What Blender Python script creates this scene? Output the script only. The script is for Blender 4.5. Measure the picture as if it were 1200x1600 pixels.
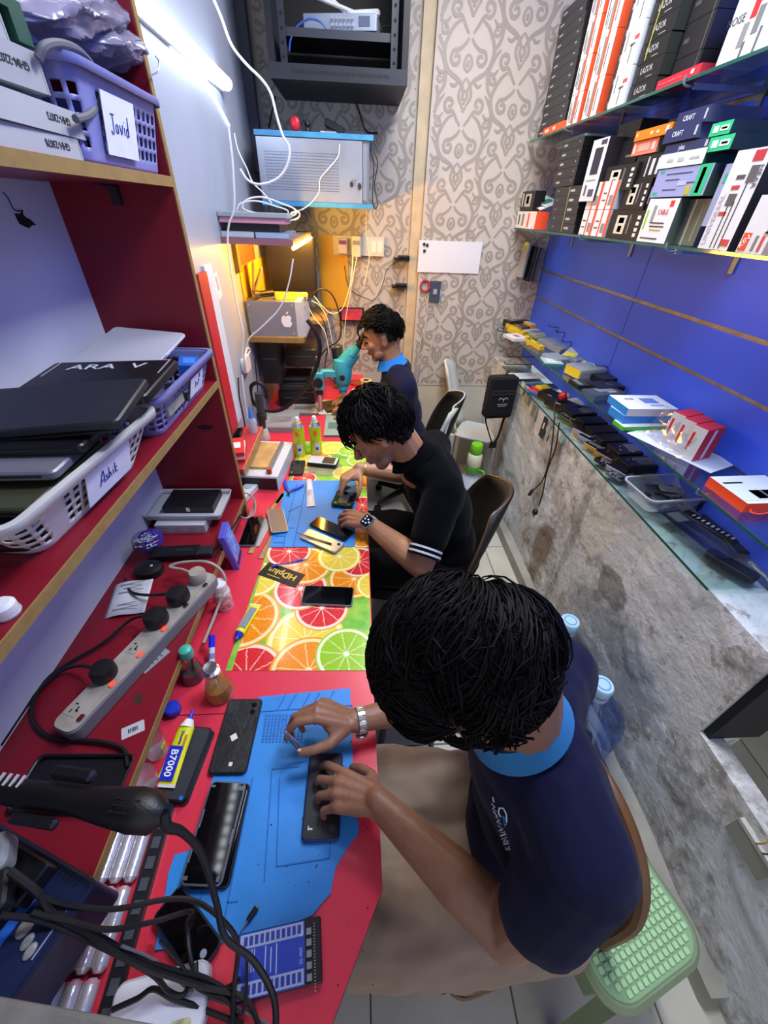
import bpy, bmesh, math, random
import numpy as np
from mathutils import Vector, Matrix, Euler, noise
from math import pi, sin, cos, radians

for _o in list(bpy.data.objects): bpy.data.objects.remove(_o)
SC = bpy.context.scene
COL = SC.collection
rnd = random.Random(7)

# ------------------------------------------------------------------ camera
F, CX, CY, CAMZ = 616.0, 600.0, 800.0, 1.75          # focal length in pixels of the 1200x1600 frame
def _n(v): v = np.array(v, float); return v / np.linalg.norm(v)
_Y = _n((560 - CX, CY - 328, -F)); _Z = -_n((568 - CX, CY - 1620, -F))
_Z = _n(_Z - _Y * (_Z @ _Y)); _X = np.cross(_Y, _Z)
RW = np.stack([_X, _Y, _Z])
cam_d = bpy.data.cameras.new('camera'); cam = bpy.data.objects.new('camera', cam_d); COL.objects.link(cam)
cam_d.sensor_fit = 'AUTO'; cam_d.sensor_width = 36.0; cam_d.lens = F / 1600 * 36.0
cam_d.clip_start = 0.02
cam.matrix_world = Matrix.Translation((0, 0, CAMZ)) @ Matrix([list(map(float, r)) for r in RW]).to_4x4()
SC.camera = cam

# ------------------------------------------------------------------ world, exposure
W = bpy.data.worlds.new('world'); SC.world = W; W.use_nodes = True
W.node_tree.nodes['Background'].inputs[0].default_value = (.92, .95, 1, 1)
W.node_tree.nodes['Background'].inputs[1].default_value = .7
SC.view_settings.view_transform = 'Standard'; SC.view_settings.look = 'None'
SC.view_settings.gamma = 1.0; SC.view_settings.use_curve_mapping = False
SC.view_settings.exposure = 0.35

def area_light(name, loc, rot, sx, sy, power, color=(1, 1, 1)):
    l = bpy.data.lights.new(name, 'AREA'); l.shape = 'RECTANGLE'; l.size = sx; l.size_y = sy
    l.energy = power; l.color = color
    o = bpy.data.objects.new(name, l); o.location = loc; o.rotation_euler = rot; COL.objects.link(o); return o
area_light('ceiling_light_far', (.42, 2.0, 2.93), (0, 0, 0), .6, .6, 24, (1, .97, .94))
area_light('ceiling_light_near', (.70, .95, 2.93), (0, 0, 0), .5, .5, 34, (.82, .91, 1))

# ------------------------------------------------------------------ pixel -> point on a real plane of the room
def P(px, py, x=None, y=None, z=None):
    r = RW @ np.array([px - CX, CY - py, -F])
    if z is not None: t = (z - CAMZ) / r[2]
    elif x is not None: t = x / r[0]
    else: t = y / r[1]
    return Vector((r[0] * t, r[1] * t, CAMZ + r[2] * t))

# ------------------------------------------------------------------ materials
_mc = {}
def mat(name, col, rough=.55, metal=0., var=.0, vscale=8., bump=0., bscale=60., trans=0., alpha=1., emit=0., coat=0., col2=None, spec=.5, ior=1.45, sheen=0.):
    if name in _mc: return _mc[name]
    m = bpy.data.materials.new(name); m.use_nodes = True; nt = m.node_tree; N = nt.nodes; L = nt.links
    b = N['Principled BSDF']; c4 = (*col, 1)
    b.inputs['Base Color'].default_value = c4
    b.inputs['Roughness'].default_value = rough; b.inputs['Metallic'].default_value = metal
    b.inputs['Transmission Weight'].default_value = trans; b.inputs['Alpha'].default_value = alpha
    b.inputs['Coat Weight'].default_value = coat; b.inputs['IOR'].default_value = ior
    b.inputs['Specular IOR Level'].default_value = spec; b.inputs['Sheen Weight'].default_value = sheen
    if emit > 0:
        b.inputs['Emission Color'].default_value = c4; b.inputs['Emission Strength'].default_value = emit
    tc = N.new('ShaderNodeTexCoord')
    if var > 0 or col2:
        n = N.new('ShaderNodeTexNoise'); n.inputs['Scale'].default_value = vscale; n.inputs['Detail'].default_value = 6
        L.new(tc.outputs['Object'], n.inputs['Vector'])
        cr = N.new('ShaderNodeValToRGB'); L.new(n.outputs['Fac'], cr.inputs[0])
        c2 = col2 or tuple(max(0, c * (1 - var)) for c in col)
        cr.color_ramp.elements[0].position = .32; cr.color_ramp.elements[0].color = (*c2, 1)
        cr.color_ramp.elements[1].position = .66; cr.color_ramp.elements[1].color = c4
        L.new(cr.outputs[0], b.inputs['Base Color'])
    if bump > 0:
        n2 = N.new('ShaderNodeTexNoise'); n2.inputs['Scale'].default_value = bscale; n2.inputs['Detail'].default_value = 4
        L.new(tc.outputs['Object'], n2.inputs['Vector'])
        bp = N.new('ShaderNodeBump'); bp.inputs['Strength'].default_value = bump; bp.inputs['Distance'].default_value = .01
        L.new(n2.outputs['Fac'], bp.inputs['Height']); L.new(bp.outputs[0], b.inputs['Normal'])
    _mc[name] = m; return m
def srgb(h):
    h = h.lstrip('#'); v = [int(h[i:i + 2], 16) / 255 for i in (0, 2, 4)]
    return tuple(c / 12.92 if c <= .04045 else ((c + .055) / 1.055) ** 2.4 for c in v)
def hm(h, rough=.5, **k):                       # a plain paint / plastic / print of that colour
    key = 'paint_%s_%s_%s' % (h, rough, '_'.join('%s%s' % i for i in sorted(k.items())))
    return mat(key, srgb(h), rough, **k)
def glassy(name, tint, gloss=.08, rough=.03):
    if name in _mc: return _mc[name]
    m = bpy.data.materials.new(name); m.use_nodes = True; nt = m.node_tree; N = nt.nodes; L = nt.links
    N.remove(N['Principled BSDF']); out = N['Material Output']
    t = N.new('ShaderNodeBsdfTransparent'); t.inputs[0].default_value = (*tint, 1)
    g = N.new('ShaderNodeBsdfGlossy'); g.inputs['Roughness'].default_value = rough; g.inputs[0].default_value = (.9, .95, .95, 1)
    lw = N.new('ShaderNodeLayerWeight'); lw.inputs[0].default_value = .25
    ma = N.new('ShaderNodeMath'); ma.operation = 'MULTIPLY_ADD'; ma.inputs[1].default_value = .7; ma.inputs[2].default_value = gloss
    L.new(lw.outputs['Facing'], ma.inputs[0])
    pw = N.new('ShaderNodeMath'); pw.operation = 'POWER'; pw.inputs[1].default_value = 2.0; L.new(ma.outputs[0], pw.inputs[0])
    ad = N.new('ShaderNodeMath'); ad.operation = 'ADD'; ad.inputs[1].default_value = gloss; L.new(pw.outputs[0], ad.inputs[0])
    mx = N.new('ShaderNodeMixShader'); L.new(ad.outputs[0], mx.inputs[0]); L.new(t.outputs[0], mx.inputs[1]); L.new(g.outputs[0], mx.inputs[2])
    L.new(mx.outputs[0], out.inputs[0]); _mc[name] = m; return m

# ------------------------------------------------------------------ mesh builder
def rrect(w, h, r, n=4):                         # rounded rectangle outline, counter-clockwise
    r = min(r, w / 2 - 1e-5, h / 2 - 1e-5); pts = []
    for cx_, cy_, a0 in ((w / 2 - r, h / 2 - r, 0), (-w / 2 + r, h / 2 - r, 90), (-w / 2 + r, -h / 2 + r, 180), (w / 2 - r, -h / 2 + r, 270)):
        for i in range(n + 1):
            a = radians(a0 + 90 * i / n); pts.append((cx_ + r * cos(a), cy_ + r * sin(a)))
    return pts
def crom(pts, k=6):                              # Catmull-Rom through the points
    p = [Vector(q) for q in pts]
    if len(p) < 3: return p
    p = [p[0] * 2 - p[1]] + p + [p[-1] * 2 - p[-2]]; out = []
    for i in range(1, len(p) - 2):
        for j in range(k):
            t = j / k; a, b, c, d = p[i - 1], p[i], p[i + 1], p[i + 2]
            out.append(.5 * ((2 * b) + (c - a) * t + (2 * a - 5 * b + 4 * c - d) * t * t + (3 * b - a - 3 * c + d) * t ** 3))
    out.append(p[-2]); return out
class MB:
    def __init__(s): s.v = []; s.f = []; s.m = []; s.M = Matrix.Identity(4); s.mi = 0
    def at(s, loc=(0, 0, 0), rot=(0, 0, 0)): s.M = Matrix.Translation(loc) @ Euler(rot).to_matrix().to_4x4(); return s
    def add(s, vs, fs, mi=None):
        b = len(s.v); s.v += [s.M @ Vector(v) for v in vs]; s.f += [tuple(i + b for i in f) for f in fs]
        s.m += [s.mi if mi is None else mi] * len(fs); return s
    def box(s, c, d, mi=None, faces=None):
        x, y, z = c; a, b, e = d[0] / 2, d[1] / 2, d[2] / 2
        vs = [(x + i * a, y + j * b, z + k * e) for k in (-1, 1) for j in (-1, 1) for i in (-1, 1)]
        fs = [(0, 2, 3, 1), (4, 5, 7, 6), (0, 1, 5, 4), (2, 6, 7, 3), (0, 4, 6, 2), (1, 3, 7, 5)]   # bottom top -y +y -x +x
        s.add(vs, fs, mi)
        if faces:
            for i, q in faces.items(): s.m[len(s.m) - 6 + i] = q
        return s
    def bb(s, lo, hi, mi=None): return s.box([(a + b) / 2 for a, b in zip(lo, hi)], [abs(b - a) for a, b in zip(lo, hi)], mi)
    def prism(s, out, z0, z1, mi=None, top=None, inset=0.):
        n = len(out); vs = [(p[0], p[1], z0) for p in out] + [(p[0], p[1], z1) for p in out]
        fs = [tuple(range(n - 1, -1, -1))] + [(i, (i + 1) % n, n + (i + 1) % n, n + i) for i in range(n)] + [tuple(range(n, 2 * n))]
        s.add(vs, fs, mi)
        if top is not None: s.m[-1] = top
        return s
    def rbox(s, c, d, r=.005, bev=.0, n=4, mi=None, top=None):   # slab with rounded corners in xy and chamfered rims
        w, h, t = d; x, y, z = c; b = bev
        rings = [(w - 2 * b, h - 2 * b, -t / 2), (w, h, -t / 2 + b), (w, h, t / 2 - b), (w - 2 * b, h - 2 * b, t / 2)] if b else [(w, h, -t / 2), (w, h, t / 2)]
        vs = []; fs = []
        for (w_, h_, z_) in rings:
            vs += [(x + p[0], y + p[1], z + z_) for p in rrect(w_, h_, max(r - (w - w_) / 2, .0004), n)]
        k = 4 * (n + 1)
        for q in range(len(rings) - 1):
            fs += [(q * k + i, q * k + (i + 1) % k, (q + 1) * k + (i + 1) % k, (q + 1) * k + i) for i in range(k)]
        fs += [tuple(range(k - 1, -1, -1)), tuple(range((len(rings) - 1) * k, len(rings) * k))]
        s.add(vs, fs, mi)
        if top is not None: s.m[-1] = top
        return s
    def cyl(s, p0, p1, r0, r1=None, n=16, mi=None, cap=True):
        p0 = Vector(p0); p1 = Vector(p1); r1 = r0 if r1 is None else r1; d = (p1 - p0)
        q = d.to_track_quat('Z', 'Y').to_matrix(); vs = []
        for p, r in ((p0, r0), (p1, r1)):
            for i in range(n):
                a = 2 * pi * i / n; vs.append(p + q @ Vector((r * cos(a), r * sin(a), 0)))
        fs = [(i, (i + 1) % n, n + (i + 1) % n, n + i) for i in range(n)]
        if cap: fs += [tuple(range(n - 1, -1, -1)), tuple(range(n, 2 * n))]
        return s.add(vs, fs, mi)
    def lathe(s, prof, n=24, c=(0, 0, 0), mi=None, sx=1., sy=1., close=True):
        vs = []; fs = []; k = len(prof)
        for r, z in prof:
            for i in range(n):
                a = 2 * pi * i / n; vs.append((c[0] + r * cos(a) * sx, c[1] + r * sin(a) * sy, c[2] + z))
        for q in range(k - 1): fs += [(q * n + i, q * n + (i + 1) % n, (q + 1) * n + (i + 1) % n, (q + 1) * n + i) for i in range(n)]
        if close: fs += [tuple(range(n - 1, -1, -1)), tuple(range((k - 1) * n, k * n))]
        return s.add(vs, fs, mi)
    def tube(s, pts, r, n=6, k=5, mi=None, smooth=True, flat=1.):
        p = crom(pts, k) if smooth else [Vector(q) for q in pts]
        rs = r if isinstance(r, (list, tuple)) else None; m = len(p); vs = []; fs = []
        up = Vector((0, 0, 1)); prev = None
        for i, c in enumerate(p):
            d = (p[min(i + 1, m - 1)] - p[max(i - 1, 0)]).normalized()
            if prev is None:
                a = d.cross(up if abs(d.z) < .9 else Vector((1, 0, 0))).normalized()
            else:
                a = (prev - d * prev.dot(d)); a = a.normalized() if a.length > 1e-6 else d.orthogonal().normalized()
            prev = a; b = d.cross(a)
            if rs: t = i / (m - 1) * (len(rs) - 1); j = min(int(t), len(rs) - 2); rr = rs[j] + (rs[j + 1] - rs[j]) * (t - j)
            else: rr = r
            for q in range(n):
                an = 2 * pi * q / n; vs.append(c + a * (rr * cos(an)) + b * (rr * sin(an) * flat))
        for i in range(m - 1): fs += [(i * n + q, i * n + (q + 1) % n, (i + 1) * n + (q + 1) % n, (i + 1) * n + q) for q in range(n)]
        fs += [tuple(range(n - 1, -1, -1)), tuple(range((m - 1) * n, m * n))]
        return s.add(vs, fs, mi)
    def ellip(s, c, r, n=16, k=10, rot=None, mi=None):
        R = Euler(rot).to_matrix() if rot else Matrix.Identity(3); c = Vector(c); vs = []; fs = []
        for j in range(1, k):
            t = pi * j / k
            for i in range(n):
                a = 2 * pi * i / n; vs.append(c + R @ Vector((r[0] * sin(t) * cos(a), r[1] * sin(t) * sin(a), r[2] * cos(t))))
        vs += [c + R @ Vector((0, 0, r[2])), c - R @ Vector((0, 0, r[2]))]; a = len(vs) - 2
        for j in range(k - 2): fs += [(j * n + i, (j + 1) * n + i, (j + 1) * n + (i + 1) % n, j * n + (i + 1) % n) for i in range(n)]
        fs += [(a, i, (i + 1) % n) for i in range(n)] + [(a + 1, (k - 2) * n + (i + 1) % n, (k - 2) * n + i) for i in range(n)]
        return s.add(vs, fs, mi)
    def quad(s, a, b, c, d, mi=None): return s.add([a, b, c, d], [(0, 1, 2, 3)], mi)
    def mesh(s, name, mats):
        me = bpy.data.meshes.new(name); me.from_pydata([tuple(v) for v in s.v], [], s.f)
        for m in (mats if isinstance(mats, (list, tuple)) else [mats]): me.materials.append(m)
        me.polygons.foreach_set('material_index', s.m)
        me.shade_smooth(); me.set_sharp_from_angle(angle=radians(38)); me.update(); return me
    def build(s, name, mats, parent=None, world=False):
        return link(name, s.mesh(name, mats), parent, world)
def xf(o): return Matrix.LocRotScale(o.location, o.rotation_euler, o.scale)
def wm(o):
    return xf(o) if o.parent is None else wm(o.parent) @ o.matrix_parent_inverse @ xf(o)
def link(name, me, parent=None, world=False, loc=None, rot=None):
    o = bpy.data.objects.new(name, me); COL.objects.link(o)
    if loc is not None: o.location = loc
    if rot is not None: o.rotation_euler = rot
    if parent is not None:
        o.parent = parent
        if world:
            o.matrix_parent_inverse = wm(parent).inverted()
    return o
def tag(o, label, cat, group=None, kind=None):
    if label: o['label'] = label
    if cat: o['category'] = cat
    if group: o['group'] = group
    if kind: o['kind'] = kind
    return o
def thing(name, label, cat, loc=(0, 0, 0), rot=(0, 0, 0), group=None):
    o = bpy.data.objects.new(name, None); COL.objects.link(o); o.location = loc
    o.rotation_euler = rot if not isinstance(rot, (int, float)) else (0, 0, rot)
    o.empty_display_size = .02
    return tag(o, label, cat, group)
def structure(name, mb, mats, label=None, parent=None):
    o = mb.build(name, mats, parent)
    if parent is None: o['kind'] = 'structure'
    if label: o['label'] = label
    return o
_tc = {}
def text(s, size, m, parent, M, name='lettering', world=False, bold=0., extr=.0002, sx=1., align='CENTER'):
    key = (s, round(size, 5), bold, extr, m.name, align)
    if key not in _tc:
        c = bpy.data.curves.new('t', 'FONT'); c.body = s; c.size = size; c.extrude = extr; c.offset = bold * size; c.resolution_u = 2
        c.align_x = align; c.align_y = 'CENTER'; c.materials.append(m)
        o = bpy.data.objects.new('t', c); COL.objects.link(o)
        dg = bpy.context.evaluated_depsgraph_get(); me = bpy.data.meshes.new_from_object(o.evaluated_get(dg))
        bpy.data.objects.remove(o); me.name = name
        if not me.materials: me.materials.append(m)
        _tc[key] = me
    o = link(name, _tc[key], parent)
    o.matrix_local = M @ Matrix.Diagonal((sx, 1, 1, 1))
    return o
def TR(loc, rot=(0, 0, 0)): return Matrix.Translation(loc) @ Euler(rot).to_matrix().to_4x4()
FRONT_NX = (pi / 2, 0, -pi / 2)        # text standing on a face that looks to -x
FRONT_NY = (pi / 2, 0, 0)              # on a face that looks to -y
FRONT_PX = (pi / 2, 0, pi / 2)
# ================================================================== THE ROOM
XR, XB, XL, XN = 1.0, 1.2, -.57, -.74      # half wall, slat wall, clad left wall, niche wall
YP, YF = 2.97, 3.04                         # pillar face, recess face
ZT = .75                                   # worktop
# floor tiles
m_tile = mat('floor_tile', srgb('#c4c1b4'), .28, var=.18, vscale=5, bump=.05, bscale=200)
m_grout = mat('grout', srgb('#6d6a60'), .9)
fl = structure('floor', MB().bb((-.8, -1.2, -.06), (3.2, 3.3, -.004)), m_grout, 'pale square floor tiles with grey joints')
_t = .40; tile_me = MB().rbox((0, 0, 0), (_t - .005, _t - .005, .01), .003, .0015, 1).mesh('tile', m_tile)
for i in range(0, 7):
    for j in range(-2, 8):
        x = .22 + (i - 1) * _t; y = .1 + j * _t
        if x > 2.6 or (x > 1.15 and y > 1.2): continue
        link('tile', tile_me, fl, loc=(x, y, -.005))
structure('ceiling', MB().bb((-.8, -1.2, 2.95), (3.2, 3.3, 3.05)), mat('ceiling_paint', srgb('#d8d8d6'), .9), 'plain white ceiling')

# --- left: white niche wall behind the shelves, clad wall further on
m_white = mat('white_paint', srgb('#cdcdd5'), .75, var=.10, vscale=3, bump=.06, bscale=40)
m_panel = mat('grey_laminate', srgb('#99a1b2'), .45, var=.06, vscale=4)
structure('wall_left', MB().bb((XN - .06, -1.2, 0), (XN, 1.29, 2.95)), m_white, 'white painted wall behind the red shelves')
structure('wall_left_clad', MB().bb((XN - .06, 1.29, 0), (XL, YF + .1, 2.95)), m_panel, 'pale grey laminate wall with the tube light')
o = MB()
pp = [P(a, b, x=XN) for a, b in ((22, 333), (30, 334), (35, 328), (36, 335), (41, 340), (46, 342), (57, 352), (50, 352), (45, 357), (36, 353), (30, 350), (26, 343))]
o.add([p + Vector((.0006, 0, 0)) for p in pp], [tuple(range(len(pp)))])
pq = [P(a, b, x=XN) + Vector((.001, 0, 0)) for a, b in ((4, 300), (12, 310), (22, 328), (35, 329))]
o.tube(pq, .0012, 5)
tag(o.build('peeled_patch', hm('#14141c', .7)), 'small torn black patch on the white wall behind the shelves', 'wall patch')

# --- far end
m_paper = mat('wallpaper_base', srgb('#b7b0ab'), .7, var=.06, vscale=2.5, bump=.03, bscale=300)
m_patt = mat('wallpaper_print', srgb('#958e87'), .55, var=.08, vscale=6)
m_plain = mat('plain_plaster', srgb('#bdb8ac'), .85, var=.12, vscale=5, bump=.1, bscale=30)
wf = structure('wall_far', MB().bb((XN, YF, 0), (.39, YF + .1, 2.95)), m_paper, 'recessed end wall in beige damask wallpaper')
wp = structure('wall_pillar', MB().bb((.39, YP, .70), (1.3, YF + .1, 2.95)), m_paper, 'protruding end wall in beige damask wallpaper')
structure('wall_pillar_base', MB().bb((.39, YP + .004, 0), (1.3, YF + .1, .70)), m_plain, 'plain plaster below the damask wallpaper')
structure('trim_1', MB().bb((.325, YF - .035, .4), (.389, YF - .001, 2.95)), mat('beige_batten', srgb('#c0b094'), .6, var=.2, vscale=12), 'upright beige batten where the wallpapered walls meet')
m_steel = mat('galvanised_steel', srgb('#8f99ab'), .4, .7, var=.2, vscale=15)
structure('trim_2', MB().bb((XL + .002, 2.995, .9), (XL + .035, 3.035, 2.95)), m_steel, 'upright steel channel in the far corner')
structure('trim_3', MB().bb((XL + .002, 2.90, 1.9), (XL + .05, 2.96, 2.95)), mat('dark_channel', srgb('#3c4152'), .5, .3), 'dark upright channel beside the steel one')

_rz = [0]
def ribbon(mb, pts, w, z=0., k=6):
    _rz[0] += 1; z = .00006 * (_rz[0] % 30); w *= 1.45
    p = crom([(a, b, 0) for a, b in pts], k); vs = []; n = len(p)
    for i, c in enumerate(p):
        d = (p[min(i + 1, n - 1)] - p[max(i - 1, 0)]); d = d.normalized() if d.length > 1e-9 else Vector((1, 0, 0))
        t = i / (n - 1); ww = w * (.25 + .75 * math.sin(pi * min(1, .12 + t * .86)) ** .6) / 2
        s_ = Vector((-d.y, d.x, 0)); vs += [c + s_ * ww, c - s_ * ww]
    mb.add([(v.x, v.y, z) for v in vs], [(2 * i, 2 * i + 1, 2 * i + 3, 2 * i + 2) for i in range(n - 1)])
def spiral(c, r0, a0, turns, sgn, tail):
    pts = [(c[0] + r0 * (1 - .82 * t) * cos(a0 + sgn * turns * 2 * pi * t), c[1] + r0 * (1 - .82 * t) * sin(a0 + sgn * turns * 2 * pi * t)) for t in [i / 9 for i in range(10)]]
    return tail + pts
def damask():
    mb = MB()
    for s in (1, -1):
        R = lambda pts: [(s * a, b) for a, b in pts]
        ribbon(mb, R([(.02, -.50), (.10, -.40), (.27, -.30), (.33, -.12), (.24, .06), (.13, .14)]), .035)
        ribbon(mb, R(spiral((.20, .235), .085, -2.2, 1.25, 1, [(.03, .02), (.08, .08)])), .030)
        ribbon(mb, R(spiral((.165, -.20), .085, 1.9, 1.3, -1, [(.02, -.02), (.06, -.07)])), .030)
        ribbon(mb, R([(.33, -.12), (.40, -.02), (.41, .12), (.35, .25), (.28, .33)]), .032)
        ribbon(mb, R(spiral((.335, .05), .05, .4, 1.1, -1, [(.40, .16)])), .022)
        ribbon(mb, R([(.03, .22), (.085, .31), (.06, .41), (.0, .49)]), .026)      # teardrop
        ribbon(mb, R([(.0, .16), (.025, .21), (.05, .24)]), .022)
        ribbon(mb, R([(.0, -.32), (.05, -.26), (.035, -.19), (.0, -.16)]), .024)   # lower bud
        ribbon(mb, R([(.10, -.40), (.16, -.45), (.22, -.43)]), .024)
        ribbon(mb, R([(.27, -.30), (.36, -.33), (.42, -.28)]), .024)
        ribbon(mb, R([(.0, .27), (.03, .30), (.028, .34), (.0, .37)]), .026)       # club inside the drop
    mb.prism([(0.018 * cos(i * pi / 5), .255 + .018 * sin(i * pi / 5)) for i in range(10)], 0, .0024)
    mb.prism([(0.022 * cos(i * pi / 5), -.24 + .03 * sin(i * pi / 5)) for i in range(10)], 0, .0024)
    return mb
_dm = damask()
def paper(wall, x0, x1, z0, z1, y, ph, pv, c=.385):
    mb = MB()
    for i in range(-2, 8):
        for j in range(-1, 10):
            ox = x0 + ph + i * c * .70; oz = pv + j * c * .86 + (c * .43 if i % 2 else 0)
            for f in _dm.f:
                q = [(ox + _dm.v[k].x * c, oz + _dm.v[k].y * c) for k in f]
                if all(x0 + .004 <= a <= x1 - .004 and z0 + .004 <= b <= z1 - .004 for a, b in q):
                    mb.add([(a, y - .0008 - _dm.v[k].z, b) for (a, b), k in zip(q, f)], [tuple(range(len(q)))])
    o = mb.build('damask_print', m_patt, wall); o['kind'] = 'stuff'; return o
paper(wp, .395, 1.22, .71, 2.93, YP, .17, .80)
paper(wf, XL + .05, .32, .76, 2.93, YF, .10, .62)

# --- right: peeling half wall, blue slat wall
def peeling():
    m = bpy.data.materials.new('peeling_plaster'); m.use_nodes = True; nt = m.node_tree; N = nt.nodes; L = nt.links; b = N['Principled BSDF']
    tc = N.new('ShaderNodeTexCoord')
    def nz(sc, det, dist=0., off=(0, 0, 0)):
        mp = N.new('ShaderNodeMapping'); mp.inputs['Location'].default_value = off; L.new(tc.outputs['Object'], mp.inputs[0])
        n = N.new('ShaderNodeTexNoise'); n.inputs['Scale'].default_value = sc; n.inputs['Detail'].default_value = det
        n.inputs['Distortion'].default_value = dist; n.inputs['Roughness'].default_value = .62; L.new(mp.outputs[0], n.inputs[0]); return n.outputs['Fac']
    def ramp(f, a, c, ca=(0, 0, 0, 1), cb=(1, 1, 1, 1)):
        r = N.new('ShaderNodeValToRGB'); L.new(f, r.inputs[0]); e = r.color_ramp.elements
        e[0].position = a; e[0].color = ca; e[1].position = c; e[1].color = cb; return r.outputs[0]
    def mix(f, a, c):
        x = N.new('ShaderNodeMix'); x.data_type = 'RGBA'; L.new(f, x.inputs[0])
        for s, i in ((a, 6), (c, 7)):
            if isinstance(s, tuple): x.inputs[i].default_value = s
            else: L.new(s, x.inputs[i])
        return x.outputs[2]
    cement = ramp(nz(22, 10), .36, .64, (*srgb('#8d8b89'), 1), (*srgb('#d2d0cf'), 1))
    paint = ramp(nz(5, 4), .3, .75, (*srgb('#bfc1c6'), 1), (*srgb('#dcdee2'), 1))
    c = mix(ramp(nz(4.4, 12, .15), .47, .50), cement, paint)
    mould = ramp(nz(2.1, 7, .6, (3, 1, 7)), .60, .70)
    c = mix(mould, c, (*srgb('#7c7656'), 1))
    brown = ramp(nz(1.7, 6, 1.2, (9, 4, 2)), .60, .68)
    c = mix(brown, c, (*srgb('#7d6a52'), 1))
    speck = ramp(nz(34, 10, .3, (1, 8, 3)), .55, .60)
    c = mix(speck, c, (*srgb('#c6c6c9'), 1))
    sp = N.new('ShaderNodeSeparateXYZ'); L.new(tc.outputs['Object'], sp.inputs[0]); edge = nz(5, 9, .7, (2, 2, 2)); fine = nz(40, 6, .2, (5, 5, 5))
    def M_(op, a, d, e=None):
        x = N.new('ShaderNodeMath'); x.operation = op
        for i, v in enumerate((a, d, e)):
            if v is None: continue
            if isinstance(v, (int, float)): x.inputs[i].default_value = v
            else: L.new(v, x.inputs[i])
        return x.outputs[0]
    def stain(c, cy, cz, ry, rz, hexa, soft=.05, amt=1.6, alpha=.85):      # a patch with its own place and ragged outline
        u = M_('MULTIPLY_ADD', sp.outputs[1], 1 / ry, -cy / ry); v = M_('MULTIPLY_ADD', sp.outputs[2], 1 / rz, -cz / rz)
        d = M_('SQRT', M_('ADD', M_('MULTIPLY', u, u), M_('MULTIPLY', v, v)), 0.)
        f = ramp(M_('ADD', M_('MULTIPLY_ADD', edge, amt, 1.0 - amt / 2), M_('MULTIPLY', d, -1.)), 0., soft * 2, cb=(alpha, alpha, alpha, 1)); return mix(f, c, (*srgb(hexa), 1))
    c = stain(c, .85, .78, .30, .16, '#d4d6db', .03, 2.6); c = stain(c, 1.25, .72, .10, .14, '#cfcfc8', .03, 2.4); c = stain(c, 2.2, .62, .22, .28, '#c4c8c8', .06); c = stain(c, .62, .62, .16, .22, '#d0d2d6', .03, 2.6)
    c = stain(c, 1.78, .55, .13, .26, '#75704c', .30, 2.6, .75); c = stain(c, 1.55, .28, .10, .26, '#6f5c44', .25, 2.6, .8); c = stain(c, 1.36, .45, .03, .5, '#5d5a56', .10, 3.0, .35); c = stain(c, 2.45, .35, .12, .35, '#8a6a42', .3, 2.4, .6)
    c = stain(c, .9, .35, .35, .22, '#8f9299', .12, 1.8, .6); c = stain(c, 1.0, .58, .10, .08, '#6b6864', .06, 1.8, .7)
    c = mix(ramp(fine, .60, .66, cb=(.35, .35, .35, 1)), c, (*srgb('#6a6866'), 1))
    L.new(c, b.inputs['Base Color']); b.inputs['Roughness'].default_value = .88
    bp = N.new('ShaderNodeBump'); bp.inputs['Strength'].default_value = .8; bp.inputs['Distance'].default_value = .02
    L.new(nz(16, 12, .12), bp.inputs['Height']); L.new(bp.outputs[0], b.inputs['Normal']); return m
m_peel = peeling()
def rough_face(y0, y1, z0, z1, x, ny, nz_, depth):
    mb = MB(); vs = []
    for j in range(nz_ + 1):
        for i in range(ny + 1):
            y = y0 + (y1 - y0) * i / ny; z = z0 + (z1 - z0) * j / nz_
            e = min(1, min(i, ny - i, j, nz_ - j) / 3)
            d = noise.fractal(Vector((y * 4, z * 4, 1.7)), 1.0, 2.0, 5) * .010 + (.006 if noise.noise(Vector((y * 3, z * 3, 5))) > .05 else 0)
            vs.append((x - d * e, y, z))
    w = ny + 1
    mb.add(vs, [(j * w + i, (j + 1) * w + i, (j + 1) * w + i + 1, j * w + i + 1) for j in range(nz_) for i in range(ny)])
    mb.bb((x, y0, z0), (x + depth, y1, z1)); return mb
structure('wall_right', rough_face(.485, YP, 0, .915, XR, 150, 56, .17), m_peel, 'low wall of peeling stained plaster under the glass shelf')
structure('wall_right_low', rough_face(-1.0, .485, 0, .553, XR, 90, 34, .06), m_peel, 'low peeling wall under the dark opening')
structure('trim_4', MB().bb((XR + .012, .462, .553), (XR + .17, .484, .915)), hm('#17171a', .6), 'black edge of the opening in the low wall')
structure('baseboard_right', MB().bb((.945, .0, 0), (XR + .004, YP, .075)), mat('skirting_tile', srgb('#a09d94'), .6, var=.35, vscale=6), 'stained skirting at the foot of the peeling wall')
structure('wall_beyond', MB().bb((3.1, -1.2, 0), (3.2, 3.3, 2.95)), m_plain, 'plain wall beyond the opening')
m_blue = mat('slat_blue', srgb('#3d60f6'), .42, var=.10, vscale=3, bump=.02, bscale=150)
m_alu = mat('slat_aluminium', srgb('#a8a49a'), .38, .8, var=.35, vscale=30)
sw = structure('wall_slat', MB().bb((XB + .018, -1.2, .92), (XB + .05, YP, 2.95)), hm('#2b3a9a', .6), 'bright blue slat wall panels with metal grooves')
_zs = [.925, 1.128, 1.32, 1.475, 1.70, 1.90, 2.06, 2.22, 2.4, 2.6, 2.8, 2.95]; _ys = [-1.2, .66, 1.872, YP]
for i in range(len(_zs) - 1):
    for j in range(3):
        MB().bb((XB, _ys[j] + .002, _zs[i] + .007), (XB + .018, _ys[j + 1] - .002, _zs[i + 1] - .007)).build('panel', m_blue, sw)
    if i: MB().bb((XB + .006, -1.2, _zs[i] - .007), (XB + .0185, YP, _zs[i] + .007)).build('groove_rail', m_alu, sw)

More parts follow.
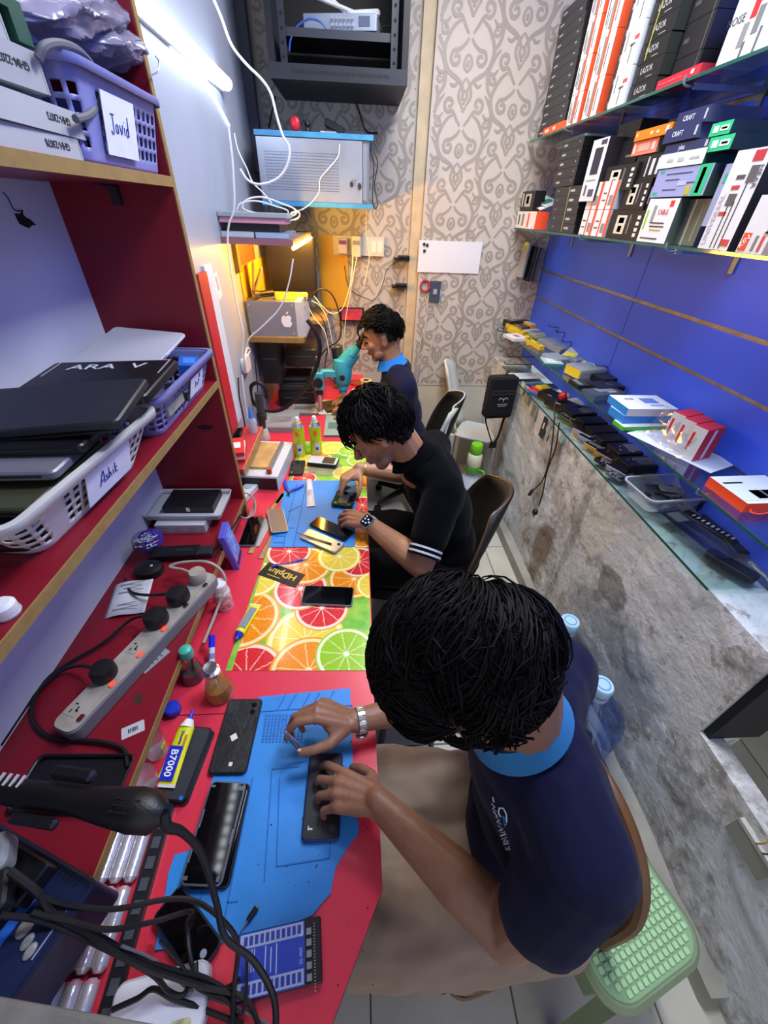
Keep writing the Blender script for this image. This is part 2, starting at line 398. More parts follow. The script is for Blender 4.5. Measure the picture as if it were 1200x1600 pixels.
# --- left board strips beyond the shelf unit
structure('trim_5', MB().bb((XL, 1.61, .95), (XL + .016, 1.705, 1.555)), hm('#b3202c', .45), 'upright red board on the clad wall')
structure('trim_6', MB().bb((XL, 1.707, .95), (XL + .010, 1.80, 1.57)), hm('#b9cbe0', .4), 'upright pale blue board beside the red one')

# --- tube light and LED strips on the clad wall
m_tube = mat('tube_glow', (.86, .93, 1), .4, emit=11)
a, b = P(228, 12, x=-.545), P(352, 127, x=-.545)
t = thing('tube_light', 'bright white LED tube on the grey wall above the workbench', 'tube light', (XL, b.y, a.z))
MB().bb((XL, 1.35, a.z - .022), (XL + .014, b.y + .01, a.z + .026)).build('housing', hm('#dfe3ea', .4), t, True)
MB().cyl((-.541, 1.37, a.z), (-.541, b.y, a.z), .021, n=14).build('glowing_tube', m_tube, t, True)
for yy in (1.36, b.y): MB().cyl((-.541, yy, a.z), (-.541, yy + .012, a.z), .0225, n=14).build('end_cap', hm('#e6e6e6', .4), t, True)
s1, s2, s3 = P(236, 42, x=-.566), P(318, 118, x=-.566), P(358, 196, x=-.566)
tag(MB().tube([s1, s2, s3], .0045, 6, smooth=False).build('led_strip', mat('strip_glow', (.8, .9, 1), .4, emit=5)), 'thin glowing LED strip bent down below the tube light', 'light strip')
# LED strip of separate diodes over the front of the shelf unit
t = thing('led_strip', 'row of white diodes along the head board of the red shelves', 'light strip', (-.45, .1, 2.2))
MB().bb((-.475, -.3, 2.213), (-.425, 1.25, 2.222)).build('strip_base', hm('#e4e6ea', .5), t, True)
me = MB().box((0, 0, 0), (.022, .026, .005)).mesh('diode', mat('diode_glow', (.88, .94, 1), .4, emit=9))
for i in range(34): link('diode', me, t, True, loc=(-.45, -.26 + i * .045, 2.21))
# warm strip below the small shelf at the far bench
tag(MB().tube([(-.276, 2.02, 1.612), (-.276, 2.80, 1.612)], .007, 6, smooth=False).build('led_strip', mat('warm_glow', (1, .50, .05), .4, emit=240)), 'warm yellow LED strip under the small shelf by the monitor', 'light strip')
# ceiling lamps
for nm, x, y, s_ in (('square ceiling lamp over the far workbench', .42, 2.0, .62), ('square ceiling lamp over the half wall opening', .70, .95, .52)):
    t = thing('ceiling_lamp', nm, 'ceiling lamp', (x, y, 2.95))
    mb = MB()
    for q, w_, h_ in (((0, s_ / 2), s_ + .02, .02), ((0, -s_ / 2), s_ + .02, .02), ((s_ / 2, 0), .02, s_), ((-s_ / 2, 0), .02, s_)):
        mb.box((q[0], q[1], -.014), (w_, h_, .026))
    mb.build('frame', hm('#e8e8e8', .5), t)

# ------------------------------------------------------------------ workbenches
def redtop():
    m = bpy.data.materials.new('red_laminate'); m.use_nodes = True; nt = m.node_tree; N = nt.nodes; L = nt.links; b = N['Principled BSDF']
    tc = N.new('ShaderNodeTexCoord'); n = N.new('ShaderNodeTexNoise'); n.inputs['Scale'].default_value = 16; n.inputs['Detail'].default_value = 8; L.new(tc.outputs['Object'], n.inputs[0])
    r = N.new('ShaderNodeValToRGB'); L.new(n.outputs['Fac'], r.inputs[0]); e = r.color_ramp.elements
    e[0].position = .24; e[0].color = (*srgb('#5e1420'), 1); e[1].position = .34; e[1].color = (*srgb('#d6344a'), 1)
    L.new(r.outputs[0], b.inputs['Base Color']); b.inputs['Roughness'].default_value = .3; return m
m_red = redtop(); m_edge = hm('#2a2322', .7)
XE = .033
def bench(label, outline, legs, y0, y1):
    t = thing('workbench', label, 'workbench', (-.35, (y0 + y1) / 2, 0))
    MB().prism(outline, ZT - .022, ZT, 1, top=0).build('tabletop', [m_red, m_edge], t, True)
    for x, y in legs: MB().bb((x - .02, y - .02, 0), (x + .02, y + .02, ZT - .022)).build('leg', m_edge, t, True)
    MB().bb((-.55, y0 + .02, .25), (-.535, y1 - .02, ZT - .022)).build('back_panel', mat('dark_board', srgb('#3a2a26'), .7), t, True)
bench('near red workbench with a cut corner and blue mat', [(XN + .001, -.6), (-.17, -.6), (-.115, -.11), (XE + .004, .155), (XE, .489), (XN + .001, .489)], [(-.30, .44), (-.66, .42), (-.66, -.5)], -.6, .489)
bench('long red workbench under the citrus print sheet', [(XN + .001, .491), (XE, .491), (XE - .005, YF - .001), (XL + .001, YF - .001), (XL + .001, 1.291), (XN + .001, 1.291)], [(-.01, 1.0), (-.01, 2.0), (-.01, 2.98)], .491, YF)

# ------------------------------------------------------------------ red shelf unit
m_dred = mat('dark_red_laminate', srgb('#7e1022'), .42, var=.15, vscale=5)
m_mdf = mat('raw_mdf', srgb('#8f7240'), .85, var=.2, vscale=40)
XF = -.45
su = thing('shelf_unit', 'dark red shelf unit with raw board edges on the white wall', 'shelf', (-.6, .5, .75))
def sh(z, y0=-.55): 
    o = MB().bb((XN, y0, z - .02), (XF - .003, 1.272, z)).build('shelf_board', m_dred, su, True)
    MB().bb((XF - .003, y0, z - .02), (XF, 1.272, z)).build('edge_strip', m_mdf, o, True)
ZS1, ZS2, ZS3 = .845, 1.305, 1.800
sh(ZS1); sh(ZS2); sh(ZS3)
o = MB().bb((XN, 1.272, .75), (XF - .003, 1.29, 2.24)).build('side_panel', m_dred, su, True)
MB().bb((XF - .003, 1.272, .75), (XF, 1.29, 2.24)).build('edge_strip', m_mdf, o, True)
MB().bb((XN, -.55, 2.224), (XF, 1.272, 2.24)).build('head_board', m_dred, su, True)
br = MB().bb((-.60, 1.255, ZS3 - .06), (-.58, 1.271, ZS3 - .021)); br.bb((-.60, 1.19, ZS3 - .024), (-.58, 1.271, ZS3 - .0205))
br.build('bracket', hm('#3a2a34', .5, metal=.4), su, True)
pk = [P(a, b, y=1.2705) for a, b in ((308, 666), (318, 664), (334, 665), (330, 670), (320, 672), (312, 670))]
MB().add(pk, [tuple(range(6))]).build('chipped_patch', hm('#1c0a0c', .9), su, True)
# ================================================================== PEOPLE
def capsule(mb, p0, p1, r0, r1, n=14):
    mb.cyl(p0, p1, r0, r1, n); mb.ellip(p0, (r0,) * 3, n, 8); mb.ellip(p1, (r1,) * 3, n, 8)
def chain(mb, pts, rs, n=14):
    for i in range(len(pts) - 1): capsule(mb, pts[i], pts[i + 1], rs[i], rs[i + 1], n)
def remesh(mb, voxel, it=4, lam=.5, fold=None):
    me = mb.mesh('tmp', hm('#808080')); o = bpy.data.objects.new('tmp', me); COL.objects.link(o)
    md = o.modifiers.new('r', 'REMESH'); md.mode = 'VOXEL'; md.voxel_size = voxel
    dg = bpy.context.evaluated_depsgraph_get(); out = bpy.data.meshes.new_from_object(o.evaluated_get(dg)); bpy.data.objects.remove(o)
    n = len(out.vertices); co = np.empty(n * 3); out.vertices.foreach_get('co', co); co = co.reshape(-1, 3)
    ed = np.empty(len(out.edges) * 2, int); out.edges.foreach_get('vertices', ed); ed = ed.reshape(-1, 2)
    deg = np.bincount(ed.ravel(), minlength=n)[:, None].clip(1)
    for k in range(it):
        for l in (lam, -lam * .96 if k % 3 else lam * .3):
            s = np.zeros_like(co); np.add.at(s, ed[:, 0], co[ed[:, 1]]); np.add.at(s, ed[:, 1], co[ed[:, 0]])
            co = co + l * (s / deg - co)
    out.vertices.foreach_set('co', co.ravel()); out.update()
    if fold:
        nr = np.empty(n * 3); out.vertices.foreach_get('normal', nr); nr = nr.reshape(-1, 3)
        d = np.array([fold(Vector(c)) for c in co]); co = co + nr * d[:, None]
        out.vertices.foreach_set('co', co.ravel()); out.update()
    out.materials.clear(); out.shade_smooth(); return out
def organic(name, mb, voxel, m, parent, it=4, fold=None, mark=None):
    me = remesh(mb, voxel, it, fold=fold); me.materials.append(m)
    if mark:
        at = me.attributes.new('tone', 'FLOAT', 'POINT'); at.data.foreach_set('value', [mark(v.co) for v in me.vertices])
    me.name = name; return link(name, me, parent, True)
def skin(name, c, dark):
    m = bpy.data.materials.new(name); m.use_nodes = True; nt = m.node_tree; N = nt.nodes; L = nt.links; b = N['Principled BSDF']
    at = N.new('ShaderNodeAttribute'); at.attribute_name = 'tone'
    mx = N.new('ShaderNodeMix'); mx.data_type = 'RGBA'; L.new(at.outputs['Fac'], mx.inputs[0]); mx.inputs[6].default_value = (*c, 1); mx.inputs[7].default_value = (*dark, 1)
    tc = N.new('ShaderNodeTexCoord'); n = N.new('ShaderNodeTexNoise'); n.inputs['Scale'].default_value = 35; n.inputs['Detail'].default_value = 5; L.new(tc.outputs['Object'], n.inputs[0])
    hs = N.new('ShaderNodeMix'); hs.data_type = 'RGBA'; hs.blend_type = 'MULTIPLY'; hs.inputs[0].default_value = .5; L.new(mx.outputs[2], hs.inputs[6])
    cr = N.new('ShaderNodeValToRGB'); L.new(n.outputs['Fac'], cr.inputs[0]); cr.color_ramp.elements[0].color = (.72, .66, .64, 1); cr.color_ramp.elements[1].color = (1, 1, 1, 1)
    cr.color_ramp.elements[0].position = .3; cr.color_ramp.elements[1].position = .62
    L.new(cr.outputs[0], hs.inputs[7]); L.new(hs.outputs[2], b.inputs['Base Color'])
    b.inputs['Roughness'].default_value = .48; b.inputs['Subsurface Weight'].default_value = .06; b.inputs['Subsurface Radius'].default_value = (.02, .008, .004)
    bp = N.new('ShaderNodeBump'); bp.inputs['Strength'].default_value = .12; bp.inputs['Distance'].default_value = .004; n3 = N.new('ShaderNodeTexNoise'); n3.inputs['Scale'].default_value = 220
    L.new(tc.outputs['Object'], n3.inputs[0]); L.new(n3.outputs['Fac'], bp.inputs['Height']); L.new(bp.outputs[0], b.inputs['Normal']); return m
def cloth(name, c, scale=900., var=.15, sp=.2):
    m = bpy.data.materials.new(name); m.use_nodes = True; nt = m.node_tree; N = nt.nodes; L = nt.links; b = N['Principled BSDF']
    tc = N.new('ShaderNodeTexCoord'); n = N.new('ShaderNodeTexNoise'); n.inputs['Scale'].default_value = 14; n.inputs['Detail'].default_value = 6; L.new(tc.outputs['Object'], n.inputs[0])
    cr = N.new('ShaderNodeValToRGB'); L.new(n.outputs['Fac'], cr.inputs[0]); cr.color_ramp.elements[0].color = (*[x * (1 - var) for x in c], 1); cr.color_ramp.elements[1].color = (*c, 1)
    L.new(cr.outputs[0], b.inputs['Base Color']); b.inputs['Roughness'].default_value = .9; b.inputs['Sheen Weight'].default_value = .04; b.inputs['Specular IOR Level'].default_value = sp
    n3 = N.new('ShaderNodeTexNoise'); n3.inputs['Scale'].default_value = scale; L.new(tc.outputs['Object'], n3.inputs[0])
    bp = N.new('ShaderNodeBump'); bp.inputs['Strength'].default_value = .35; bp.inputs['Distance'].default_value = .002; L.new(n3.outputs['Fac'], bp.inputs['Height']); L.new(bp.outputs[0], b.inputs['Normal']); return m
m_hair = mat('black_hair', srgb('#0a080a'), .6, var=.4, vscale=60, spec=.12)
def frame(c, fwd, up):
    f = Vector(fwd).normalized(); u = Vector(up); u = (u - f * u.dot(f)).normalized(); l = u.cross(f)
    M = Matrix((f, l, u)).transposed().to_4x4(); M.translation = Vector(c); return M
SK = (Vector((-.006, 0, .018)), Vector((.100, .079, .107)))       # skull ellipsoid in the head's own frame
def head_prims(mb, H):
    old = mb.M; mb.M = H; e = mb.ellip
    e(SK[0], SK[1], 24, 16); e((.030, 0, -.042), (.066, .060, .074), 20, 14); e((.063, 0, -.100), (.026, .034, .022))
    e((.080, 0, .020), (.018, .050, .014)); capsule(mb, (.093, 0, .008), (.117, 0, -.030), .0085, .0125, 10)
    for s in (1, -1):
        e((.104, s * .012, -.035), (.012, .009, .008), 10, 6); e((.066, s * .040, -.024), (.026, .022, .022), 12, 8)
        e((.082, s * .031, .001), (.012, .016, .010), 12, 8); e((-.004, s * .080, -.012), (.019, .008, .032), 12, 8, (0, -.25, s * .35))
        e((-.002, s * .086, .004), (.018, .005, .016), 10, 6); e((.045, s * .050, -.078), (.030, .016, .022), 12, 8)
    e((.092, 0, -.061), (.013, .023, .0055), 12, 8); e((.089, 0, -.073), (.013, .020, .0065), 12, 8)
    mb.M = old
def hand_prims(mb, M, side, bends, spread=(6, 2, -2, -6), thumb=((.55, .75, -.3), (.8, .5, -.35), (.9, .3, -.35)), sc=1.):
    """wrist at the origin, +x to the fingers, +z the back of the hand, thumb towards +y (side=1) or -y"""
    old = mb.M; mb.M = M @ Matrix.Diagonal((sc, sc * side, sc, 1))
    V = Vector; kn = [V((.086, .031, 0)), V((.091, .010, .003)), V((.086, -.011, .002)), V((.076, -.030, -.002))]
    ln = [(.044, .026, .022), (.049, .030, .023), (.045, .028, .022), (.035, .021, .020)]
    for q in kn: capsule(mb, (.008, q.y * .55, 0), q, .0135, .0115, 10)
    mb.ellip((.05, 0, -.008), (.048, .036, .014), 14, 8); mb.ellip((.038, .024, -.012), (.032, .018, .015), 12, 8); mb.ellip((.0, 0, 0), (.03, .026, .019), 14, 8)
    tips = []
    for i in range(4):
        p = kn[i]; a = 0.; yw = radians(spread[i]); r = [.0104, .0094, .0086, .0074]; sf = (1, 1, .96, .86)[i]
        pts = [p]
        for j in range(3):
            a += radians(bends[i][j]); d = V((cos(a) * cos(yw), cos(a) * sin(yw), -sin(a))); p = p + d * ln[i][j]; pts.append(p)
        for j in range(3): capsule(mb, pts[j], pts[j + 1], r[j] * sf, r[j + 1] * sf, 10)
        tips.append((mb.M @ pts[3], mb.M @ pts[2]))
    p = V((.018, .022, -.008)); pts = [p]
    for d, l in zip(thumb, (.044, .034, .028)): p = p + V(d).normalized() * l; pts.append(p)
    for j, (a, b) in enumerate(((.0165, .0125), (.0118, .0105), (.0105, .0082))): capsule(mb, pts[j], pts[j + 1], a, b, 10)
    tips.append((mb.M @ pts[3], mb.M @ pts[2])); mb.M = old; return tips
def nails(tips, parent, H, c='#c99a86'):
    for tip, prev in tips:
        d = (tip - prev).normalized(); up = H.to_3x3() @ Vector((0, 0, 1)); n = (up - d * up.dot(d)).normalized()
        mb = MB(); mb.M = frame(tip + n * .0066 + d * .001, d, n); mb.ellip((0, 0, 0), (.0055, .0042, .0014), 10, 6)
        mb.build('fingernail', hm(c, .3), parent, True)
def scalp(d):                                       # point on the skull for a direction
    r = SK[1]; t = 1 / math.sqrt((d.x / r.x) ** 2 + (d.y / r.y) ** 2 + (d.z / r.z) ** 2); return SK[0] + d * t, Vector((d.x / r.x ** 2, d.y / r.y ** 2, d.z / r.z ** 2)).normalized()
def hair(parent, H, seed, covers, count, rad, length, lift, wave, crown=Vector((-.45, .1, .9)), fwd=.5, side_len=1., NZ=.8, front=1.):
    R = random.Random(seed); mb = MB(); mb.M = H; vs = []; fs = []; na, nb = 40, 28; idx = {}
    for j in range(nb + 1):                          # solid under-layer following the hairline
        for i in range(na):
            th = pi * j / nb; ph = 2 * pi * i / na; d = Vector((sin(th) * cos(ph), sin(th) * sin(ph), cos(th))); p, n = scalp(d)
            k = covers(d); off = .004 + .008 * max(0., min(1, k * 4))
            off += .004 * noise.noise(d * 7 + Vector((seed, 0, 0))) if k > .1 else 0
            vs.append(p + n * (off if k > 0 else -.006))
    for j in range(nb):
        for i in range(na):
            a = (j * na + i, (j + 1) * na + i, (j + 1) * na + (i + 1) % na, j * na + (i + 1) % na)
            th = pi * (j + .5) / nb; ph = 2 * pi * (i + .5) / na
            if covers(Vector((sin(th) * cos(ph), sin(th) * sin(ph), cos(th)))) > -.12: fs.append(a)
    mb.add(vs, fs); crown = crown.normalized(); made = 0; tries = 0
    while made < count and tries < count * 12:
        tries += 1
        z = R.uniform(-.75, 1); ph = R.uniform(0, 2 * pi); q = math.sqrt(1 - z * z); d = Vector((q * cos(ph), q * sin(ph), z))
        k = covers(d)
        if k <= 0: continue
        made += 1; L = length * R.uniform(.65, 1.15) * (side_len if d.z < .25 or (abs(d.y) > .55 and d.z < .6) else 1) * (front if d.x > .3 else 1); seg = 7; pts = []; dd = d.copy(); t = (d - crown * d.dot(crown))
        t = (t.normalized() if t.length > 1e-4 else Vector((1, 0, 0))) * min(1, t.length * 1.1) + Vector((fwd, R.uniform(-.3, .3), -.2)) + noise.noise_vector(d * 2.4 + Vector((seed, 2, 0))) * NZ
        ww = Vector((R.uniform(0, 50), 0, 0)); hv = R.uniform(.6, 1.2)
        for s in range(seg + 1):
            u = s / seg; p, n = scalp(dd)
            h = .005 + lift * math.sin(pi * (.15 + .7 * u)) * hv * (1 if d.z > .2 else .55)
            pts.append(p + n * h)
            tt = t - n * t.dot(n); tt = tt.normalized() if tt.length > 1e-4 else Vector((1, 0, 0))
            lat = n.cross(tt); nv = noise.noise_vector(p * 14 + Vector((seed, 0, 0))) * wave + noise.noise_vector(p * 30 + ww) * wave * .18
            p2 = p + (tt + lat * nv.x * 2 + tt * nv.y * .4) * (L / seg); dd = (p2 - SK[0]); dd = Vector((dd.x / 1, dd.y / 1, dd.z / 1)).normalized()
        mb.tube(pts, [rad * .6, rad, rad, rad * .8, rad * .2], 4, 1)
    return mb.build('hair', m_hair, parent, True)
def strand(mb, pts, r): mb.tube(pts, [r * .8, r, r, r * .7, r * .15], 5, 4)
def ring_band(mb, H, prof, n=40, gap=None):          # a collar: profile points (r, z) swept round the neck's axis with an open front
    vs = []; k = len(prof); a0, a1 = (0, 2 * pi) if gap is None else (gap, 2 * pi - gap); m = n + 1
    for i in range(m):
        a = a0 + (a1 - a0) * i / n
        for r, z in prof: vs.append(H @ Vector((r * cos(a) * 1.12, r * sin(a) * .96, z + .010 * (1 - cos(a)) / 2)))
    mb.add(vs, [(i * k + j, i * k + (j + 1) % k, (i + 1) * k + (j + 1) % k, (i + 1) * k + j) for i in range(m - 1) for j in range(k)])
from mathutils.bvhtree import BVHTree
def bvh(o):
    me = o.data; return BVHTree.FromPolygons([v.co for v in me.vertices], [tuple(p.vertices) for p in me.polygons])
def hit(tree, px, py, off=.0012):
    r = Vector(RW @ np.array([px - CX, CY - py, -F])).normalized(); h = tree.ray_cast(Vector((0, 0, CAMZ)), r)
    return (h[0] + h[1] * off, h[1]) if h[0] is not None else (None, None)
def folds(amp, sc, sq, seed):
    def f(c): return amp * (noise.noise(Vector((c.x * sc * sq[0], c.y * sc * sq[1], c.z * sc * sq[2])) + Vector((seed, 0, 0))) * .7 + noise.noise(c * sc * 2.3) * .3)
    return f
m_skin1 = skin('skin_brown_dim', srgb('#865d47'), srgb('#4a3026')); m_skin2 = skin('skin_tan', srgb('#a9795c'), srgb('#6b4c3e'))
m_navy = cloth('navy_pique', srgb('#0c0e2f')); m_black = cloth('black_knit', srgb('#07080b'), sp=.03); m_khaki = cloth('khaki_twill', srgb('#948070'), 600)
m_lblue = cloth('light_blue_knit', srgb('#2b72a8')); m_dtr = cloth('dark_trouser', srgb('#111013'), 600, sp=.05)
V3 = Vector
# ---------------------------------------------------------------- person in navy polo, nearest
def cover_short(d):        # > 0 where hair grows
    f = d.x; side = abs(d.y)
    line = .42 * f + (-.62 if f < -.2 else (-.62 + (f + .2) * 1.05))      # front high, nape low
    if f > .55: line = .45 + (f - .55) * .3
    return d.z - max(-.72, line) - (.10 if side > .75 and -.1 < f < .3 else 0)
pr = thing('person', 'person in navy polo with light blue collar and khaki trousers, repairing a phone', 'person', (.38, .22, 0))
H1 = frame((.152, .296, 1.250), (-.74, .02, -.67), (-.62, .05, .78))
nb1 = V3((.255, .288, 1.100))
b = MB(); head_prims(b, H1)
capsule(b, H1 @ V3((-.04, 0, -.045)), nb1, .064, .066); capsule(b, nb1, nb1 + V3((.05, 0, -.08)), .066, .08)
eL, wL = V3((.240, .090, .800)), V3((.030, .268, .832)); eR, wR = V3((.27, .49, .80)), V3((-.018, .425, .826))
chain(b, [V3((.325, .125, 1.01)), eL, eL.lerp(wL, .35), wL], [.05, .046, .045, .0265]); chain(b, [V3((.375, .44, 1.0)), eR, eR.lerp(wR, .35), wR], [.05, .041, .039, .0245])
HL = frame(wL, V3((-.108, .040, -.022)), (0.1, 0, 1)); tl = hand_prims(b, HL, -1, [(12, 30, 22), (22, 36, 22), (28, 40, 24), (30, 42, 26)], (12, 3, -5, -12), ((.45, .75, -.55), (.85, .35, -.45), (.95, .1, -.35)))
HR = frame(wR, V3((-.100, .020, .040)), (.15, .42, .9)); tr = tr_p1 = hand_prims(b, HR, 1, [(30, 44, 26), (40, 50, 28), (48, 54, 32), (54, 56, 34)], (4, 1, -2, -6), ((.5, .60, -.5), (.85, .3, -.55), (.9, .0, -.6)))
organic('body', b, .0032, m_skin1, pr, 5, mark=lambda c: 0.)
nails(tl[:4], pr, HL); nails(tr, pr, HR)
hair(pr, H1, 3, cover_short, 5200, .0014, .115, .026, .5, V3((-.45, -.82, .35)), .35)
for s in (1, -1): b = MB(); capsule(b, H1 @ V3((.092, s * .020, .024)), H1 @ V3((.085, s * .048, .026)), .0045, .003, 8); b.build('eyebrow', m_hair, pr, True)
# polo shirt
b = MB(); R_t = (0, -.30, .25)
b.ellip((.318, .268, .93), (.112, .172, .170), 24, 16, R_t); b.ellip((.345, .258, .80), (.112, .165, .16), 24, 16, (0, -.1, .2)); b.ellip((.365, .250, .64), (.130, .172, .14), 24, 16)
b.ellip((.290, .275, 1.03), (.092, .13, .080), 20, 12, R_t)
chain(b, [V3((.30, .215, 1.045)), V3((.318, .130, 1.015)), V3((.278, .098, .895))], [.072, .074, .067]); chain(b, [V3((.31, .33, 1.045)), V3((.405, .425, 1.000)), V3((.345, .470, .905))], [.075, .076, .066])
for q in (V3((.318, .150, 1.03)), V3((.385, .400, 1.02))): capsule(b, nb1 + V3((.01, 0, -.035)), q, .060, .066)
fl1 = folds(.010, 10, (1.4, .7, .5), 4)
sh1 = organic('polo_shirt', b, .0055, m_navy, pr, 6, fold=fl1)
cb = MB(); ring_band(cb, frame(nb1 + V3((-.006, -.002, .006)), (-.83, .0, -.50), (-.40, .10, .90)), [(.065, .034), (.070, .010), (.077, -.014), (.073, -.018), (.065, .004), (.060, .032)], 44, .12)
cb.build('collar', m_lblue, pr, True)
# trousers
b = MB(); b.ellip((.42, .235, .555), (.135, .175, .105), 24, 14)
chain(b, [V3((.36, .24, .54)), V3((.05, .245, .535)), V3((-.06, .25, .50))], [.095, .085, .06])
for y, yk, xk in ((.145, .120, -.10), (.335, .390, -.06)):
    chain(b, [V3((.40, y, .555)), V3(((.40 + xk) / 2, (y + yk) / 2, .575)), V3((xk, yk, .575)), V3((xk - .06, yk, .32)), V3((xk - .03, yk, .10))], [.105, .098, .084, .074, .066])
fl2 = folds(.020, 11, (.6, 1.8, 1.0), 9)
organic('trousers', b, .008, m_khaki, pr, 5, fold=fl2)
for yk, xk in ((.09, -.13), (.365, -.09)):
    mb = MB(); mb.ellip((xk - .05, yk, .045), (.13, .046, .045), 18, 10); mb.build('shoe', hm('#1a1512', .5), pr, True)
# logo stitched on the chest: white strokes and a small blue mark laid on the cloth
tr1 = bvh(sh1)
def stitched(lines, m, r, name, tree, parent):
    mb = MB()
    for ln_ in lines:
        pts = [hit(tree, *q)[0] for q in ln_]
        if all(p is not None for p in pts): mb.tube(pts, r, 4, 2, smooth=False)
    if mb.v: return mb.build(name, m, parent, True)
q0 = lambda L_: [[(540 + a / 2.287, 860 + c / 2.287) for a, c in l] for l in L_]
stitched(q0([[(528, 880), (532, 900)], [(524, 905), (536, 915), (528, 922), (540, 930)], [(530, 930), (545, 950)], [(538, 950), (552, 962), (542, 968), (556, 976)], [(545, 980), (560, 992)], [(550, 1000), (564, 994), (556, 1008), (570, 1004)],
            [(556, 1018), (574, 1012)], [(560, 1030), (578, 1022), (566, 1040), (582, 1036)], [(566, 1048), (584, 1044)], [(572, 1062), (588, 1056), (576, 1068), (590, 1066)]]), hm('#d8dae6', .7), .0011, 'stitched_logo', tr1, pr)
stitched(q0([[(548, 935), (552, 918), (566, 920), (576, 940), (577, 968)], [(548, 935), (556, 950)]]), hm('#d8dae6', .7), .0013, 'stitched_emblem', tr1, pr)
stitched(q0([[(562, 948), (570, 952), (564, 958), (573, 962)], [(566, 968), (576, 972), (570, 980)]]), hm('#3fa4dc', .7), .0014, 'stitched_accent', tr1, pr)
# placket end
p_, n_ = hit(tr1, 768, 1172, .004)
if p_ is not None:
    mb = MB(); mb.M = frame(p_, (-.6, .1, -.5), n_); mb.rbox((0, 0, 0), (.030, .026, .006), .004, .0015); pl = mb.build('placket', m_lblue, pr, True)
    mb = MB(); mb.M = frame(p_ + n_ * .004, (-.6, .1, -.5), n_); mb.lathe([(.0001, 0), (.0045, 0), (.0045, .002), (.003, .0025)], 12); mb.build('button', hm('#1b2a55', .4), pl, True)
# metal link watch on the far wrist
wt = MB(); ax = (eR - wR).normalized(); wc = wR + ax * .016; WM = frame(wc, ax, (0, 0, 1))
for i in range(18):
    a = 2 * pi * i / 18; mb = wt; mb.M = WM @ Matrix.Rotation(a, 4, 'X') @ Matrix.Translation((0, 0, .0275)); mb.rbox((0, 0, 0), (.017, .0088, .0035), .001, .0008, 1)
wo = wt.build('watch_bracelet', mat('steel_links', srgb('#c9ccd0'), .25, .9), pr, True)
mb = MB(); mb.M = WM @ Matrix.Rotation(2.5, 4, 'X') @ Matrix.Translation((0, 0, .030)); mb.lathe([(.0001, 0), (.015, 0), (.016, .003), (.014, .006), (.0001, .006)], 20); mb.build('watch_case', mat('steel_links', (1, 1, 1)), pr, True)

# ---------------------------------------------------------------- person in black knit polo
def cover_wavy(d):
    f = d.x; side = abs(d.y); line = -.85 if f < -.35 else (-.85 + (f + .35) * 1.35)
    if f > .55: line = .40 + (f - .55) * .3
    if side > .62 and -.25 < f < .50 and d.z < .10: return -1
    return d.z - max(-.9, line) - (.12 if side > .75 and .05 < f < .3 else 0)
pr = thing('person', 'person in black short sleeved polo with white cuff stripes, bent over a phone', 'person', (.38, 1.28, 0))
H2 = frame((.064, 1.205, 1.172), (-.78, -.10, -.62), (-.60, .10, .79)); nb2 = V3((.170, 1.232, 1.078))
b = MB(); head_prims(b, H2); capsule(b, H2 @ V3((-.035, 0, -.05)), nb2, .060, .062); capsule(b, nb2, nb2 + V3((.05, 0, -.07)), .062, .08)
eL, wL = V3((.205, .965, .785)), V3((.030, 1.160, .812)); eR, wR = V3((.22, 1.52, .80)), V3((-.002, 1.500, .845))
chain(b, [V3((.30, 1.11, .98)), eL, eL.lerp(wL, .35), wL], [.055, .049, .047, .029]); chain(b, [V3((.30, 1.44, .98)), eR, eR.lerp(wR, .35), wR], [.05, .046, .043, .028])
HL = frame(wL, V3((-.085, .055, -.012)), (0, -.25, 1)); tl = hand_prims(b, HL, -1, [(18, 22, 14), (22, 30, 16), (28, 34, 18), (32, 36, 20)], (8, 2, -4, -9), ((.5, .75, -.45), (.8, .5, -.4), (.9, .3, -.3)))
HR = frame(wR, V3((-.09, -.055, -.035)), (-.35, .1, .95)); tr = hand_prims(b, HR, 1, [(30, 26, 12), (44, 40, 18), (52, 50, 24), (56, 54, 28)], (6, 1, -3, -8), ((.45, .75, -.5), (.7, .5, -.6), (.8, .3, -.6)))
H2i = H2.inverted()
def beard2(c):
    q = H2i @ V3(c)
    if abs(q.y) > .1 or q.z > .02 or q.z < -.14 or q.x < -.02: return 0.
    return max(0., min(.75, (-.018 - q.z) * 22)) * max(0, min(1, (q.x - .0) * 22))
organic('body', b, .0038, m_skin2, pr, 5, mark=beard2)
nails(tl[:4], pr, HL)
hair(pr, H2, 11, cover_wavy, 2200, .0020, .085, .022, .7, V3((-.5, 0, .86)), .1, .42, 1.0, .6)
def brows(H, pr, lash):
    for s in (1, -1):
        b = MB(); chain(b, [H @ V3((.098, s * .012, .024)), H @ V3((.092, s * .032, .030)), H @ V3((.078, s * .052, .024))], [.005, .005, .0025], 8); b.build('eyebrow', m_hair, pr, True)
        b = MB(); chain(b, [H @ V3((.095, s * .020, -.003)), H @ V3((.094, s * .034, -.004)), H @ V3((.086, s * .046, -.002))], lash, 8); b.build('eyelashes', m_hair, pr, True)
brows(H2, pr, [.0022, .0026, .0016])
b = MB()
b.ellip((.29, 1.28, .90), (.115, .175, .17), 24, 16, (0, -.30, 0)); b.ellip((.345, 1.28, .76), (.115, .165, .16), 24, 16); b.ellip((.37, 1.28, .62), (.13, .17, .14), 24, 16); b.ellip((.225, 1.262, 1.025), (.095, .13, .080), 20, 12, (0, -.3, 0))
chain(b, [V3((.26, 1.20, 1.01)), V3((.29, 1.115, .985)), V3((.235, 1.005, .870))], [.074, .075, .066]); chain(b, [V3((.26, 1.34, 1.01)), V3((.30, 1.43, .985)), V3((.26, 1.475, .885))], [.074, .074, .064])
